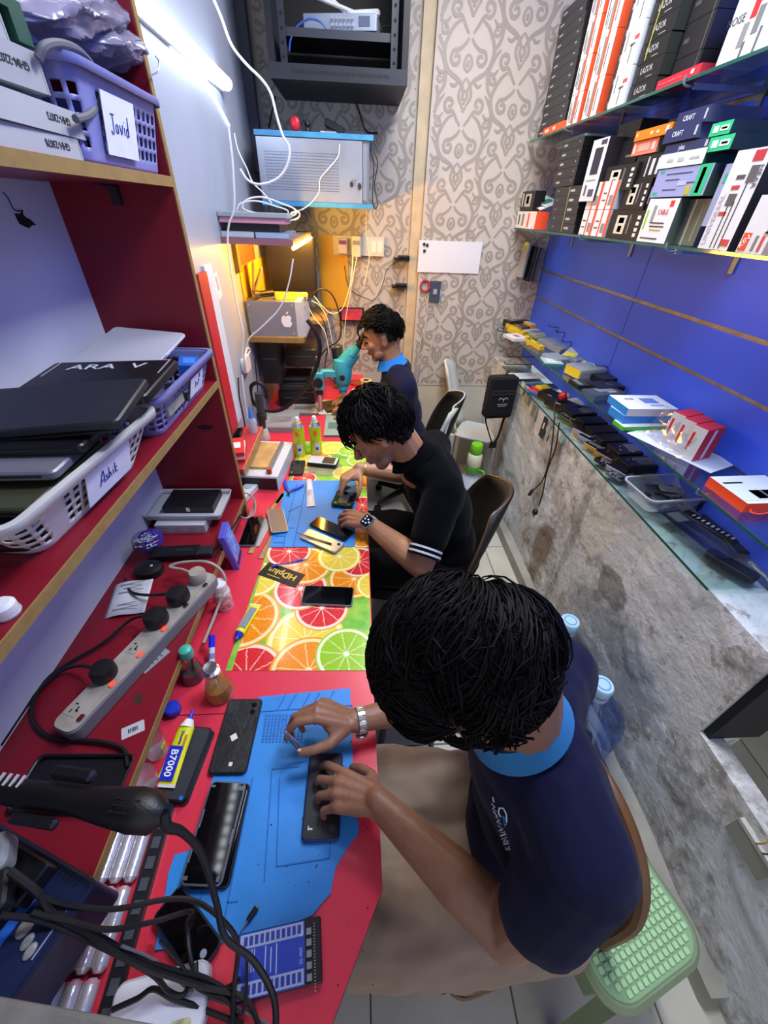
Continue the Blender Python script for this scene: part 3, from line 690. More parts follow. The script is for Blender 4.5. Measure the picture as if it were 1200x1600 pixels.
for q in (V3((.285, 1.13, .995)), V3((.295, 1.41, .995))): capsule(b, nb2 + V3((.02, 0, -.04)), q, .058, .066)
sh2 = organic('polo_shirt', b, .0065, m_black, pr, 6, fold=folds(.005, 9, (1.2, .8, .6), 14))
cb = MB(); ring_band(cb, frame(nb2 + V3((.012, 0, -.014)), (-.85, 0, -.48), (-.40, 0, .9)), [(.062, .026), (.070, .004), (.083, -.018), (.078, -.022), (.064, -.002), (.057, .024)], 40, .35)
cb.build('collar', m_black, pr, True)
sl0, sl1 = V3((.29, 1.115, .985)), V3((.235, 1.005, .870)); ax = (sl1 - sl0).normalized()
cu = MB(); cu.M = frame(sl1 + ax * .052, ax, (0, 0, 1)) @ Matrix.Rotation(pi / 2, 4, 'Y')
for z0 in (-.012, .006):
    cu.lathe([(.0555, z0 - .0035), (.0580, z0 - .0035), (.0580, z0 + .0035), (.0555, z0 + .0035)], 36, close=False)
cuff = MB(); cuff.M = cu.M; cuff.lathe([(.052, -.03), (.0572, -.03), (.0572, .018), (.052, .018)], 36, close=False); cuff.build('sleeve_cuff', m_black, pr, True)
cu.build('cuff_stripes', cloth('white_rib', srgb('#c9cbd4')), pr, True)
b = MB(); b.ellip((.40, 1.28, .545), (.135, .17, .10), 24, 14)
chain(b, [V3((.36, 1.28, .53)), V3((.05, 1.28, .53)), V3((-.08, 1.28, .5))], [.095, .09, .07])
for y, yk in ((1.19, 1.16), (1.37, 1.42)): chain(b, [V3((.39, y, .55)), V3((.15, yk, .57)), V3((-.10, yk, .575)), V3((-.14, yk, .32)), V3((-.12, yk, .10))], [.098, .088, .072, .066, .060])
organic('trousers', b, .009, m_dtr, pr, 5, fold=folds(.01, 8, (.6, 1.6, 1), 19))
# smart watch
ax = (eL - wL).normalized(); WM = frame(wL + ax * .012, ax, (-.35, -.5, .85))
mb = MB(); mb.M = WM @ Matrix.Rotation(pi / 2, 4, 'Y'); mb.lathe([(.0305, -.012), (.0325, -.012), (.0325, .012), (.0305, .012)], 32, close=False); mb.build('watch_strap', hm('#8d929b', .5), pr, True)
mb = MB(); mb.M = WM @ Matrix.Translation((0, 0, .0355)); mb.rbox((0, 0, 0), (.042, .048, .010), .011, .002, 5); wc = mb.build('watch_case', mat('grey_metal', srgb('#9aa0a6'), .3, .8), pr, True)
mb = MB(); mb.M = WM @ Matrix.Translation((0, 0, .0408)); mb.rbox((0, 0, 0), (.036, .042, .001), .007, 0, 5); mb.build('watch_screen', hm('#10131c', .12), wc, True)
mb = MB()
for i, (x, y, c) in enumerate(((-.008, -.009, '#a9b6d8'), (-.008, .002, '#c9d0e6'), (-.008, .011, '#8fa0cc'), (.003, -.007, '#d6dae8'), (.003, .006, '#9fb0d8'), (.011, 0, '#7f92c4'))):
    mb.M = WM @ Matrix.Translation((x * 1.2, y * 1.2, .0414)); mb.lathe([(.0001, 0), (.0035, 0), (.0035, .0004), (.0001, .0004)], 10)
mb.build('watch_icons', hm('#b9c4e2', .3, emit=.6), wc, True)
# finger ring and thin bracelet
mb = MB(); kf = HL @ V3((.105, -.011, -.006)); mb.M = frame(kf, HL.to_3x3() @ V3((1, 0, -.4)), (0, 0, 1)) @ Matrix.Rotation(pi / 2, 4, 'Y')
mb.lathe([(.0100, -.003), (.0118, -.003), (.0118, .003), (.0100, .003)], 20, close=False); mb.build('finger_ring', mat('steel_links', (1, 1, 1)), pr, True)
mb = MB(); mb.M = frame(wR + (eR - wR).normalized() * .02, (eR - wR), (0, 0, 1)) @ Matrix.Rotation(pi / 2, 4, 'Y')
mb.lathe([(.0292, -.0015), (.0312, -.0015), (.0312, .0015), (.0292, .0015)], 24, close=False); mb.build('bracelet', mat('brass', srgb('#c9a24a'), .3, .9), pr, True)

# ---------------------------------------------------------------- person at the microscope
def cover_fade(d):
    f = d.x; side = abs(d.y); line = -.42 if f < -.3 else (-.42 + (f + .3) * .95)
    if f > .45: line = .47 + (f - .45) * .3
    if side > .66 and f > -.28 and d.z < .16: return -1
    return d.z - line - (.12 if side > .7 and -.1 < f < .3 else 0)
pr = thing('person', 'person in navy polo with bright blue collar looking into the microscope', 'person', (.30, 2.30, 0))
H3 = frame((.125, 2.305, 1.205), (-.955, -.05, -.30), (-.28, .02, .96)); nb3 = V3((.185, 2.30, 1.055))
b = MB(); head_prims(b, H3); capsule(b, H3 @ V3((-.03, 0, -.05)), nb3, .056, .060); capsule(b, nb3, nb3 + V3((.03, 0, -.08)), .060, .08)
eL, wL = V3((.16, 2.10, .80)), V3((-.03, 2.22, .82)); eR, wR = V3((.18, 2.50, .80)), V3((-.04, 2.42, .82))
chain(b, [V3((.26, 2.14, .98)), eL, eL.lerp(wL, .35), wL], [.05, .043, .040, .026]); chain(b, [V3((.26, 2.46, .98)), eR, eR.lerp(wR, .35), wR], [.05, .042, .039, .025])
hand_prims(b, frame(wL, (-.09, .05, -.01), (0, 0, 1)), 1, [(25, 35, 20)] * 4); hand_prims(b, frame(wR, (-.09, -.05, -.01), (0, 0, 1)), -1, [(25, 35, 20)] * 4)
H3i = H3.inverted()
def beard3(c):
    q = H3i @ V3(c)
    if abs(q.y) > .1 or q.z < -.15: return 0.
    bd = max(0., min(.6, (-.03 - q.z) * 20)) * max(0, min(1, (q.x - .005) * 25))
    ml = .9 if q.x > .085 and -.056 < q.z < -.046 and abs(q.y) < .03 else 0.
    side = max(0., min(.8, (q.z + .02) * 16)) if -.05 < q.x < .035 and abs(q.y) > .05 else 0.
    return max(bd, ml, side)
organic('body', b, .0042, m_skin2, pr, 4, mark=beard3)
hair(pr, H3, 23, cover_fade, 1500, .0022, .060, .022, .35, V3((-.6, 0, .8)), .4, .28, .7, .42)
b = MB()
for dy, dz, L_ in ((.02, 0, .065), (-.005, .004, .05), (.035, .0, .045)):
    strand(b, [H3 @ V3(q) for q in ((.075, dy, .095), (.108, dy, .080 + dz), (.122, dy, .055), (.120, dy + .004, .055 - L_ * .4), (.128, dy + .002, .055 - L_ * .8))], .0045)
b.build('forelock', m_hair, pr, True)
brows(H3, pr, [.0032, .004, .0022])
b = MB(); b.ellip((.235, 2.30, .89), (.115, .180, .17), 24, 16, (0, -.15, 0)); b.ellip((.27, 2.30, .75), (.115, .165, .16), 24, 16); b.ellip((.30, 2.30, .60), (.13, .17, .14), 24, 16); b.ellip((.215, 2.30, .99), (.09, .13, .08), 20, 12)
chain(b, [V3((.22, 2.22, 1.01)), V3((.25, 2.13, .975)), V3((.20, 2.09, .86))], [.070, .072, .062]); chain(b, [V3((.22, 2.38, 1.01)), V3((.25, 2.47, .975)), V3((.21, 2.50, .86))], [.070, .072, .062])
for q in (V3((.245, 2.15, .985)), V3((.245, 2.45, .985))): capsule(b, nb3 + V3((.01, 0, -.04)), q, .055, .066)
sh3 = organic('polo_shirt', b, .008, m_navy, pr, 5, fold=folds(.005, 9, (1.2, .8, .6), 31))
cb = MB(); ring_band(cb, frame(nb3 + V3((0, 0, .004)), (-.95, 0, -.25), (-.25, 0, .97)), [(.060, .034), (.069, .006), (.080, -.016), (.075, -.020), (.063, -.002), (.055, .032)], 40, .15)
cb.build('collar', mat('bright_blue_knit', srgb('#1f7fe0'), .85), pr, True)
b = MB(); b.ellip((.32, 2.30, .545), (.135, .17, .10), 24, 14)
for yk in (2.20, 2.40): chain(b, [V3((.31, yk, .55)), V3((.10, yk, .57)), V3((-.14, yk, .57)), V3((-.16, yk, .32)), V3((-.14, yk, .10))], [.098, .088, .072, .066, .060])
organic('trousers', b, .012, m_dtr, pr, 4)
tr3 = bvh(sh3)
stitched([[(586, 611), (589, 606)], [(588, 617), (592, 610), (590, 620)], [(591, 612), (592, 604)]], hm('#d8dae6', .7), .002, 'stitched_logo', tr3, pr)
# ================================================================== THINGS ON THE RED SHELVES
def fl4(tl, tr, br, bl, z):
    a, b, c, d = [P(*q, z=z) for q in (tl, tr, br, bl)]; ctr = (a + b + c + d) / 4; ux = ((b - a) + (c - d)) / 2; uy = ((a - d) + (b - c)) / 2
    return ctr, ux.length, uy.length, math.atan2(ux.y, ux.x)
def solid(o, t, off=0.):
    m = o.modifiers.new('thickness', 'SOLIDIFY'); m.thickness = t; m.offset = off; return o
def basket(label, loc, rot, base, rim, h, m, hole=(3, 10), n=156, rows=18, r=.025):
    t = thing('storage_basket', label, 'basket', loc, rot)
    def pt(u, v):
        w = base[0] + (rim[0] - base[0]) * v; d = base[1] + (rim[1] - base[1]) * v; o = rrect(w, d, r, 5); L = [0.]
        for i in range(len(o)): a, b = o[i], o[(i + 1) % len(o)]; L.append(L[-1] + math.hypot(b[0] - a[0], b[1] - a[1]))
        s = u * L[-1]; i = max(j for j in range(len(o)) if L[j] <= s + 1e-9); a, b = o[i], o[(i + 1) % len(o)]; f = (s - L[i]) / max(1e-9, L[i + 1] - L[i])
        return (a[0] + (b[0] - a[0]) * f, a[1] + (b[1] - a[1]) * f, h * v)
    mb = MB(); vs = [pt(i / n * .99999, j / rows) for j in range(rows + 1) for i in range(n)]; fs = []
    for j in range(rows):
        for i in range(n):
            if 3 <= j < rows - 3 and i % 3 and (j - 3) % 3 != 2 and i % 39 > 5: continue
            fs.append((j * n + i, j * n + (i + 1) % n, (j + 1) * n + (i + 1) % n, (j + 1) * n + i))
    mb.add(vs, fs); solid(mb.build('lattice_wall', m, t), .0022)
    MB().prism(rrect(base[0], base[1], r, 5), 0, .003).build('base', m, t)
    mb = MB(); o1 = rrect(rim[0], rim[1], r, 5); o2 = rrect(rim[0] + .022, rim[1] + .022, r + .01, 5); k = len(o1)
    vs = [(p[0], p[1], h - .002) for p in o1] + [(p[0], p[1], h + .002) for p in o1] + [(p[0], p[1], h + .002) for p in o2] + [(p[0], p[1], h - .010) for p in o2]
    mb.add(vs, [(a * k + i, a * k + (i + 1) % k, (a + 1) * k + (i + 1) % k, (a + 1) * k + i) for a in range(3) for i in range(k)]); solid(mb.build('rim', m, t), .002)
    return t
def scribble(strokes, size, m, parent, M, name='handwriting', r=.0008):
    mb = MB(); mb.M = M
    for s in strokes: mb.tube([(a * size, b * size, 0) for a, b in s], r, 5, 3)
    return mb.build(name, m, parent)
m_lilac = mat('lilac_plastic', srgb('#7d80b8'), .4, var=.1, vscale=20, trans=.0); m_clear = mat('milky_plastic', srgb('#c6c6c2'), .35, var=.08, vscale=20)
m_note = mat('note_paper', srgb('#d9dcec'), .6, var=.06, vscale=30); m_ink = hm('#2a2f8c', .6)
def note(parent, y, z, w, h, tilt, xo, strokes=None, size=.02, lean=0.):
    o = MB().box((0, 0, 0), (.0012, w, h)).build('name_note', m_note, parent); o.location = (xo, y, z); o.rotation_euler = (0, lean, 0)
    if strokes: scribble(strokes, size, m_ink, o, Matrix.Translation((.0014, 0, 0)) @ Euler((pi / 2, 0, pi / 2)).to_matrix().to_4x4())
    return o
ASHIK = [[(-1.6, -.5), (-1.2, .7), (-1.0, .7), (-.95, -.4)], [(-1.45, -.1), (-.95, .0)], [(-.45, .15), (-.7, .2), (-.7, 0), (-.45, -.1), (-.5, -.35), (-.75, -.3)],
         [(-.25, .7), (-.25, -.35)], [(-.25, -.05), (-.05, .1), (.05, -.35)], [(.35, .1), (.35, -.35)], [(.35, .32), (.36, .36)], [(.65, .65), (.65, -.35)], [(.95, .15), (.65, -.1), (1.0, -.4)]]
JAVID = [[(-1.5, .6), (-1.0, .6)], [(-1.25, .6), (-1.25, -.3), (-1.4, -.45), (-1.6, -.3)], [(-.6, .1), (-.85, .1), (-.9, -.25), (-.65, -.3), (-.6, .1), (-.55, -.35)], [(-.3, .15), (-.1, -.35), (.15, .2)],
         [(.4, .1), (.4, -.35)], [(.4, .35), (.41, .38)], [(1.0, .0), (.75, .05), (.7, -.3), (.95, -.3), (1.0, .7), (1.02, -.38)]]
# --- middle shelf
bk = basket('milky white lattice basket with the Ashik name note', (-.585, .625, ZS2), radians(-4), (.20, .28), (.275, .40), .10, m_clear)
note(bk, .025, .050, .135, .066, 0, .128, ASHIK, .021, .28)
bk2 = basket('lilac lattice basket beside the red side panel', (-.585, 1.05, ZS2), 0, (.225, .335), (.285, .400), .10, m_lilac)
note(bk2, .06, .05, .10, .055, 0, .1345, [[(-1, .5), (-.4, .5)], [(-.7, .5), (-.7, -.3), (-1, -.3)], [(.0, .1), (-.2, 0), (0, -.3), (.1, .1), (.15, -.3)], [(.4, .4), (.9, .4), (.6, -.2)]], .018, .28)
def laptop_like(name, label, c, size, rot, m, parts=()):
    t = thing(name, label, 'laptop' if 'laptop' in name else 'tablet', c, rot)
    MB().rbox((0, 0, 0), size, .012, .003, 4).build('shell', m, t); return t
m_blk = mat('black_plastic', srgb('#16161b'), .38, var=.3, vscale=25); m_dk = mat('dark_slate', srgb('#24252d'), .45, var=.15, vscale=10); m_gr = mat('grey_shell', srgb('#7d7d88'), .4, .3, var=.1, vscale=10)
t = laptop_like('laptop', 'black box lid with white ARA lettering on the Ashik basket', (-.545, .850, 1.446), (.265, .20, .020), (radians(3), radians(-2), radians(2)), m_blk)
text('ARA  V', .040, hm('#b9bac2', .5), t, TR((-.005, .060, .0112)), bold=.01, sx=1.3)
mb = MB()
for a, b_, c, d in ((-.118, .092, .236, .0025),): mb.box((0, .0945, .0104), (.236, .0025, .0008))
mb.box((-.118, .055, .0104), (.0025, .08, .0008)); mb.box((.118, .055, .0104), (.0025, .08, .0008)); mb.build('printed_frame', hm('#9a9ba4', .5), t)
t = laptop_like('laptop', 'plain black slab across the black ARA lid', (-.585, .700, 1.449), (.36, .165, .016), (radians(6), radians(-4), radians(4)), m_dk)
mb = MB(); mb.box((0, -.084, -.009), (.34, .004, .004)); mb.build('hinge', m_blk, t)
t = laptop_like('laptop', 'thin black laptop below the black slab in the Ashik basket', (-.585, .70, 1.424), (.25, .21, .018), (radians(2), 0, radians(3)), m_blk)
MB().box((.0, -.1055, .002), (.22, .002, .003)).build('port_row', m_dk, t)
t = laptop_like('laptop', 'grey laptop under the black ones in the Ashik basket', (-.60, .655, 1.403), (.24, .22, .016), (0, 0, radians(2)), m_gr)
MB().box((.0, -.1105, .001), (.20, .002, .004)).build('port_row', m_dk, t)
for k, (zz, c, nm, yy) in enumerate(((1.376, '#3d3f2c', 'olive edged laptop low in the Ashik basket', .60), (1.352, '#1c2529', 'dark teal laptop lowest in the Ashik basket', .585))):
    t = laptop_like('laptop', nm, (-.60, yy, zz), (.225, .22, .018), (0, 0, 0), hm(c, .4)); MB().box((0, -.1105, 0), (.19, .002, .004)).build('port_row', m_blk, t)
t = laptop_like('phone_part', 'gold phone back standing in the Ashik basket', (-.60, .485, 1.37), (.07, .016, .05), (.5, 0, .35), mat('gold_back', srgb('#7d6a1e'), .3, .5)); t['category'] = 'phone part'
MB().box((.01, -.009, 0), (.03, .002, .03)).build('label_patch', hm('#8a8a86', .5), t)
t = laptop_like('phone_part', 'brown phone back behind the gold one in the Ashik basket', (-.64, .50, 1.375), (.08, .012, .06), (.6, 0, .4), hm('#4a3f33', .4)); t['category'] = 'phone part'
MB().box((0, -.007, .01), (.05, .002, .01)).build('label_patch', hm('#2b2622', .5), t)
t = laptop_like('laptop', 'black laptop at the near end of the Ashik basket', (-.60, .462, 1.345), (.20, .016, .05), (.35, 0, .05), m_blk); MB().box((0, -.009, 0), (.16, .002, .02)).build('port_row', hm('#3a1c34', .4), t)
t = thing('tablet', 'pale grey tablet leaning in the lilac basket', 'tablet', (-.60, 1.10, 1.437), (radians(9), radians(3), radians(-4)))
MB().rbox((0, 0, 0), (.20, .27, .009), .014, .003).build('shell', mat('pale_grey', srgb('#a9a9b6'), .45), t); MB().rbox((.096, -.05, .0), (.008, .10, .006), .002).build('side_trim', hm('#8b8b98', .4), t)
t = thing('phone_box', 'small blue box in the lilac basket by its corner', 'box', (-.478, 1.16, 1.385), (0, .1, .3)); MB().box((0, 0, 0), (.05, .09, .03)).build('carton', hm('#2359b8', .5), t); MB().box((0, 0, .0155), (.03, .05, .001)).build('printed_label', hm('#3f7fd6', .5), t)
t = thing('charger', 'black charger lying in the lilac basket', 'charger', (-.485, 1.05, 1.35), (0, 0, .4)); MB().rbox((0, 0, 0), (.05, .08, .028), .006, .003).build('casing', m_blk, t); MB().tube([(0, .04, 0), (.01, .07, .02), (-.02, .09, .03)], .003).build('cable', m_blk, t)
t = thing('clear_bag', 'crumpled clear bag of small parts in the lilac basket', 'bag', (-.475, .96, 1.355)); mb = MB()
vs = []; 
for j in range(9):
    for i in range(9): x, y = (i - 4) * .011, (j - 4) * .017; vs.append((x, y, .03 + .018 * noise.noise(Vector((x * 60, y * 60, 3))) - 2.2 * (x * x + y * y)))
mb.add(vs, [(j * 9 + i, j * 9 + i + 1, (j + 1) * 9 + i + 1, (j + 1) * 9 + i) for j in range(8) for i in range(8)])
mb.build('film', glassy('clear_film', (.93, .94, .97), .10, .12), t); MB().rbox((0, 0, 0), (.05, .10, .02), .004).build('parts_inside', hm('#8d8d86', .5), t)
p_ = P(6, 950, z=ZS2 + .012); t = thing('bottle_cap', 'white rounded cap on the middle shelf near its front edge', 'cap', (p_.x, p_.y, ZS2)); MB().lathe([(.014, 0), (.015, .004), (.015, .018), (.011, .023), (.0001, .024)], 18).build('cap_body', hm('#d9d9dd', .4), t)
MB().lathe([(.0153, .002), (.0158, .003), (.0158, .005), (.0153, .006)], 18, close=False).build('rim', hm('#c2c2c8', .4), t)
# --- top shelf
bj = basket('blue lattice basket with the Javid name note on the top shelf', (-.585, 1.09, ZS3), 0, (.24, .32), (.285, .345), .125, m_lilac)
note(bj, -.035, .058, .125, .085, 0, .139, JAVID, .026, .18)
def code_box(label, lo, hi, txt, rot=0, c='#a4a5a8'):
    t = thing('parts_box', label, 'box', ((lo[0] + hi[0]) / 2, (lo[1] + hi[1]) / 2, lo[2]), rot, 'white parts boxes on the top shelf'); d = [b_ - a for a, b_ in zip(lo, hi)]
    MB().box((0, 0, d[2] / 2), d).build('carton', mat('white_card' + c, srgb(c), .7, var=.08, vscale=20), t)
    MB().box((0, d[1] / 2 - .004, d[2] / 2), (d[0] + .001, .0012, d[2] + .001)).build('lid_seam', hm('#8f8f96', .7), t)
    text(txt, .0125, hm('#22222a', .6), t, TR((d[0] / 2 + .0004, d[1] * .22, d[2] * .55), FRONT_PX) @ Matrix.Rotation(pi, 4, 'Z'), bold=.02); return t
code_box('lowest white parts box with bold code on the top shelf', (-.70, .69, ZS3), (-.462, .915, ZS3 + .028), 'GHH-23078')
code_box('second white parts box from the bottom with a pale code', (-.70, .70, ZS3 + .029), (-.458, .938, ZS3 + .062), 'GHH-23073', radians(1.5))
code_box('tilted white parts box under the green bracket', (-.69, .67, ZS3 + .072), (-.468, .885, ZS3 + .115), 'GHM-22036', radians(-4), '#9a9b9e')
code_box('topmost white parts box with a code, above the tilted one', (-.69, .66, ZS3 + .117), (-.475, .845, ZS3 + .15), 'GHM-22039', radians(-2), '#9c9da0')
t = code_box('white parts box at the very top above the green bracket', (-.69, .60, ZS3 + .176), (-.475, .785, ZS3 + .215), 'GHM-22', radians(2), '#97989d')
t = thing('wall_bracket', 'dark green bent bracket between the white parts boxes', 'bracket', (-.56, .80, ZS3 + .151), radians(-3)); MB().bb((-.08, -.11, 0), (.09, .09, .012)).build('plate', hm('#1f4a3a', .5), t); MB().bb((.07, .06, -.03), (.09, .09, 0)).build('foot', hm('#1f4a3a', .5), t)
tag(MB().tube([P(a, b_, x=-.452 + .01 * math.sin(i)) for i, (a, b_) in enumerate(((60, 92), (70, 72), (95, 68), (125, 80), (145, 105), (155, 140), (150, 165), (138, 180), (118, 186)))], .0055, 8).build('thick_cable', hm('#5a5c66', .5)), 'thick grey cable looped over the front of the blue basket', 'cable')
# plastic bag bulging over the basket
def film(px, x, bulge, seed, nu=48, nv=34):
    mb = MB(); vs = []
    for j in range(nv + 1):
        for i in range(nu + 1):
            u, v = i / nu, j / nv; a = [px[0][k] * (1 - u) * (1 - v) + px[1][k] * u * (1 - v) + px[2][k] * u * v + px[3][k] * (1 - u) * v for k in (0, 1)]
            p = P(*a, x=x); e = math.sin(pi * min(1, max(0, u))) ** .5 * math.sin(pi * min(1, max(0, v))) ** .5
            q = noise.noise(Vector((u * 5, v * 4, seed))) + .45 * noise.noise(Vector((u * 13, v * 9, seed))) + .25 * (1 - abs(noise.noise(Vector((u * 24, v * 14, seed)))) * 2)
            vs.append(p + Vector((bulge * e - .10 * (1 - e) + .022 * q, .010 * q, .008 * noise.noise(Vector((u * 9, v * 9, seed + 4))))))
    w = nu + 1; mb.add(vs, [(j * w + i, j * w + i + 1, (j + 1) * w + i + 1, (j + 1) * w + i) for j in range(nv) for i in range(nu)]); return mb
m_bag = mat('cloudy_bag', srgb('#8f8aa2'), .25, var=.2, vscale=12, alpha=.72, coat=.3)
t = thing('plastic_bag', 'crumpled cloudy plastic bag stuffed above the blue basket', 'bag', (-.56, 1.05, ZS3 + .13))
solid(film([(20, -60), (240, -40), (246, 96), (30, 60)], -.46, .02, 2).build('bag_front', m_bag, t, True), .0012)
solid(film([(130, 20), (246, 60), (236, 124), (150, 92)], -.46, .03, 6).build('bag_tail', m_bag, t, True), .0012)
MB().bb((-.70, .80, ZS3 + .14), (-.50, 1.20, ZS3 + .30)).build('stuffing', hm('#8f8aa0', .8), t, True)
mb = MB(); mb.tube([P(a, b_, x=-.44) for a, b_ in ((234, 118), (246, 112), (248, 96), (243, 88))], .0016, 5); mb.build('bag_handle', m_bag, t, True)
# --- bottom shelf
t = thing('parts_tray', 'white plastic tray with black box on the bottom shelf', 'tray', (-.612, 1.175, ZS1 + .036)); 
mb = MB(); mb.prism(rrect(.25, .15, .01), 0, .003); o1 = rrect(.25, .15, .01); o2 = rrect(.262, .162, .012); k = len(o1)
mb.add([(p[0], p[1], .003) for p in o1] + [(p[0], p[1], .022) for p in o2], [(i, (i + 1) % k, k + (i + 1) % k, k + i) for i in range(k)]); solid(mb.build('tray_body', mat('tray_white', srgb('#b9b9be'), .4), t), .0025)
t = thing('parts_box', 'black box with a small white sticker on the white tray', 'box', (-.60, 1.185, ZS1 + .040)); MB().box((0, 0, .014), (.17, .11, .026)).build('carton', m_blk, t); MB().box((.0, -.0555, .016), (.012, .001, .016)).build('sticker', hm('#c9c9c9', .5), t)
for k, (x, y, l) in enumerate(((-.615, 1.125, 'white carton with faint print under the white tray'),)):
    t = thing('parts_box', l, 'box', (x, y, ZS1)); MB().box((0, 0, .0175), (.165, .11, .034)).build('carton', hm('#b4b4ba', .6), t)
    mb = MB()
    for q in range(6): mb.box((-.055 + (q % 3) * .045, -.0553, .010 + (q // 3) * .013), (.028, .0006, .003))
    mb.build('faint_print', hm('#8f8a92', .6), t)
# cotton bud jar lying on its side
t = thing('cotton_bud_jar', 'clear jar of white cotton buds with a violet lid lying on its side', 'jar', (-.668, .965, ZS1 + .058), (radians(-35), 0, .35))
mb = MB(); mb.M = Euler((-pi / 2, 0, 0)).to_matrix().to_4x4() @ Matrix.Translation((0, 0, -.05)); mb.lathe([(.0001, 0), (.033, 0), (.035, .006), (.035, .085), (.033, .09)], 24, close=False); mb.build('jar_body', glassy('jar_clear', (.86, .88, .93), .08), t)
mb = MB(); mb.M = Euler((-pi / 2, 0, 0)).to_matrix().to_4x4() @ Matrix.Translation((0, 0, .040)); mb.lathe([(.0001, 0), (.036, 0), (.036, .022), (.030, .028), (.0001, .028)], 24); mb.build('lid', hm('#3b2fa0', .35), t)
bud = MB(); bud.cyl((0, -.03, 0), (0, .035, 0), .0011, n=6); bud.ellip((0, -.034, 0), (.0028, .006, .0028), 8, 6); bme = bud.mesh('cotton_bud', hm('#e2e2ee', .9))
for i in range(34):
    a, r_ = rnd.uniform(0, 6.3), .03 * math.sqrt(rnd.random()); link('cotton_bud', bme, t, loc=(r_ * cos(a), rnd.uniform(-.012, .004), r_ * sin(a)), rot=(rnd.uniform(-.05, .05), 0, rnd.uniform(-.05, .05)))
t = thing('adapter', 'long black adapter brick behind the power strip', 'adapter', (-.59, .955, ZS1), radians(4)); MB().rbox((0, 0, .013), (.15, .05, .026), .005, .003).build('casing', m_blk, t); MB().box((.03, 0, .0263), (.05, .012, .0008)).build('ridge', m_dk, t); MB().rbox((.09, 0, .012), (.05, .04, .022), .004, .003).build('end_block', m_dk, t)
t = thing('adapter', 'round black plug adapter beside the cotton bud jar', 'adapter', (-.645, .885, ZS1)); MB().lathe([(.035, 0), (.037, .006), (.034, .022), (.02, .028), (.0001, .029)], 24, sx=1.15).build('casing', m_blk, t); MB().ellip((.012, .0, .029), (.004, .004, .001), 8, 4).build('indicator', hm('#cfd6e0', .3), t)
t = thing('receipt', 'white printed paper slip tucked behind the power strip', 'paper', (-.655, .775, ZS1 + .012), (radians(6), radians(-8), radians(8)))
mb = MB(); vs = []
for i in range(11):
    for j in (0, 1): vs.append(((i / 10 - .5) * .105, (j - .5) * .115, .006 * math.sin(i / 10 * 5)))
mb.add(vs, [(2 * i, 2 * i + 2, 2 * i + 3, 2 * i + 1) for i in range(10)]); solid(mb.build('sheet', hm('#c9c9cf', .7), t), .0005)
mb = MB()
for q in range(7): 
    if q not in (3, 4): mb.box((rnd.uniform(-.006, .006), .045 - q * .014, .0075), (.07 - .02 * (q % 2), .003, .0004))
mb.build('printed_lines', hm('#77777f', .7), t)
a, b_, c, d = fl4((86, 1105), (300, 888), (338, 912), (133, 1150), ZS1 + .045)
# power strip
cs = P(215, 1015, z=ZS1 + .045); e0, e1 = P(104, 1128, z=ZS1 + .045), P(322, 900, z=ZS1 + .045); L_ = (e1 - e0).length; ang = math.atan2(e1.y - e0.y, e1.x - e0.x)
ctr = (e0 + e1) / 2; t = thing('power_strip', 'long grey six socket power strip with red switches on the bottom shelf', 'power strip', (ctr.x, ctr.y, ZS1), ang)
m_ps = mat('strip_grey', srgb('#a9a296'), .55, var=.3, vscale=30)
MB().rbox((0, 0, .020), (L_ + .035, .062, .04), .02, .003, 5).build('casing', hm('#6f6f74', .5), t); MB().rbox((0, 0, .0415), (L_ + .031, .058, .003), .019, .001, 5).build('top_plate', m_ps, t)
for i in range(6):
    x = -L_ / 2 + .028 + i * (L_ - .045) / 5; sk = MB().rbox((x, .010, .0433), (.034, .032, .0012), .004, 0).build('socket', m_ps, t)
    mb = MB(); [mb.box((x + a_, .010 + b2, .0441), (w_, h_, .0008)) for a_, b2, w_, h_ in ((-.008, .004, .007, .0025), (.008, .004, .0025, .007), (0, -.006, .010, .003), (-.004, -.009, .004, .004))]; mb.build('contact_slots', hm('#0c0b0b', .8), sk)
    s_ = MB().rbox((x - .012, -.0195, .0435), (.018, .0135, .002), .006, 0).build('switch_frame', hm('#8a7a70', .5), t)
    on = i in (1, 2, 3); MB().rbox((x - .012, -.0195, .0455), (.014, .010, .004), .004, .0012).build('switch', mat('lit_switch', (1, .04, .02), .3, emit=1.6) if on else hm('#5a1512' if i == 0 else '#2e0f0d', .3), s_)
def plug(label, i, m, cab, big=1., lift=0.):
    x = -L_ / 2 + .028 + i * (L_ - .045) / 5; w = TR((ctr.x, ctr.y, ZS1), (0, 0, ang)) @ Vector((x, .012, .0435)); q = thing('plug', label, 'plug', w, ang)
    MB().lathe([(.0245 * big, 0), (.0265 * big, .006), (.026 * big, .026), (.021 * big, .034), (.0001, .036)], 24, sx=1.0, sy=.95).build('plug_body', m, q)
    pts = [Vector((0, .018, .018))] + [TR(w, (0, 0, ang)).inverted() @ P(*c2[:2], z=c2[2]) for c2 in cab]; MB().tube(pts, .0042, 7).build('cable', m, q)
m_pl = mat('plug_black', srgb('#131215'), .5, var=.3, vscale=40)
plug('black plug alone in the second socket of the power strip', 1, m_pl, [(122, 1040, .875), (90, 1052, .86), (50, 1092, .853), (0, 1165, .852)])
plug('black plug in the middle of the power strip beside a red switch', 3, m_pl, [(205, 968, .875), (160, 1005, .86), (80, 1055, .853), (50, 1110, .853), (75, 1150, .852), (150, 1158, .853), (192, 1170, .853), (200, 1198, .852)], 1.12)
plug('black plug half under the paper slip on the power strip', 4, m_pl, [(235, 930, .88), (205, 925, .865), (195, 905, .853)], 1.15)
plug('grey plug at the far end of the power strip', 5, m_ps, [(285, 890, .895), (265, 885, .90), (290, 878, .905), (330, 880, .90), (352, 905, .86), (340, 950, .80), (318, 1005, .79)], .95)
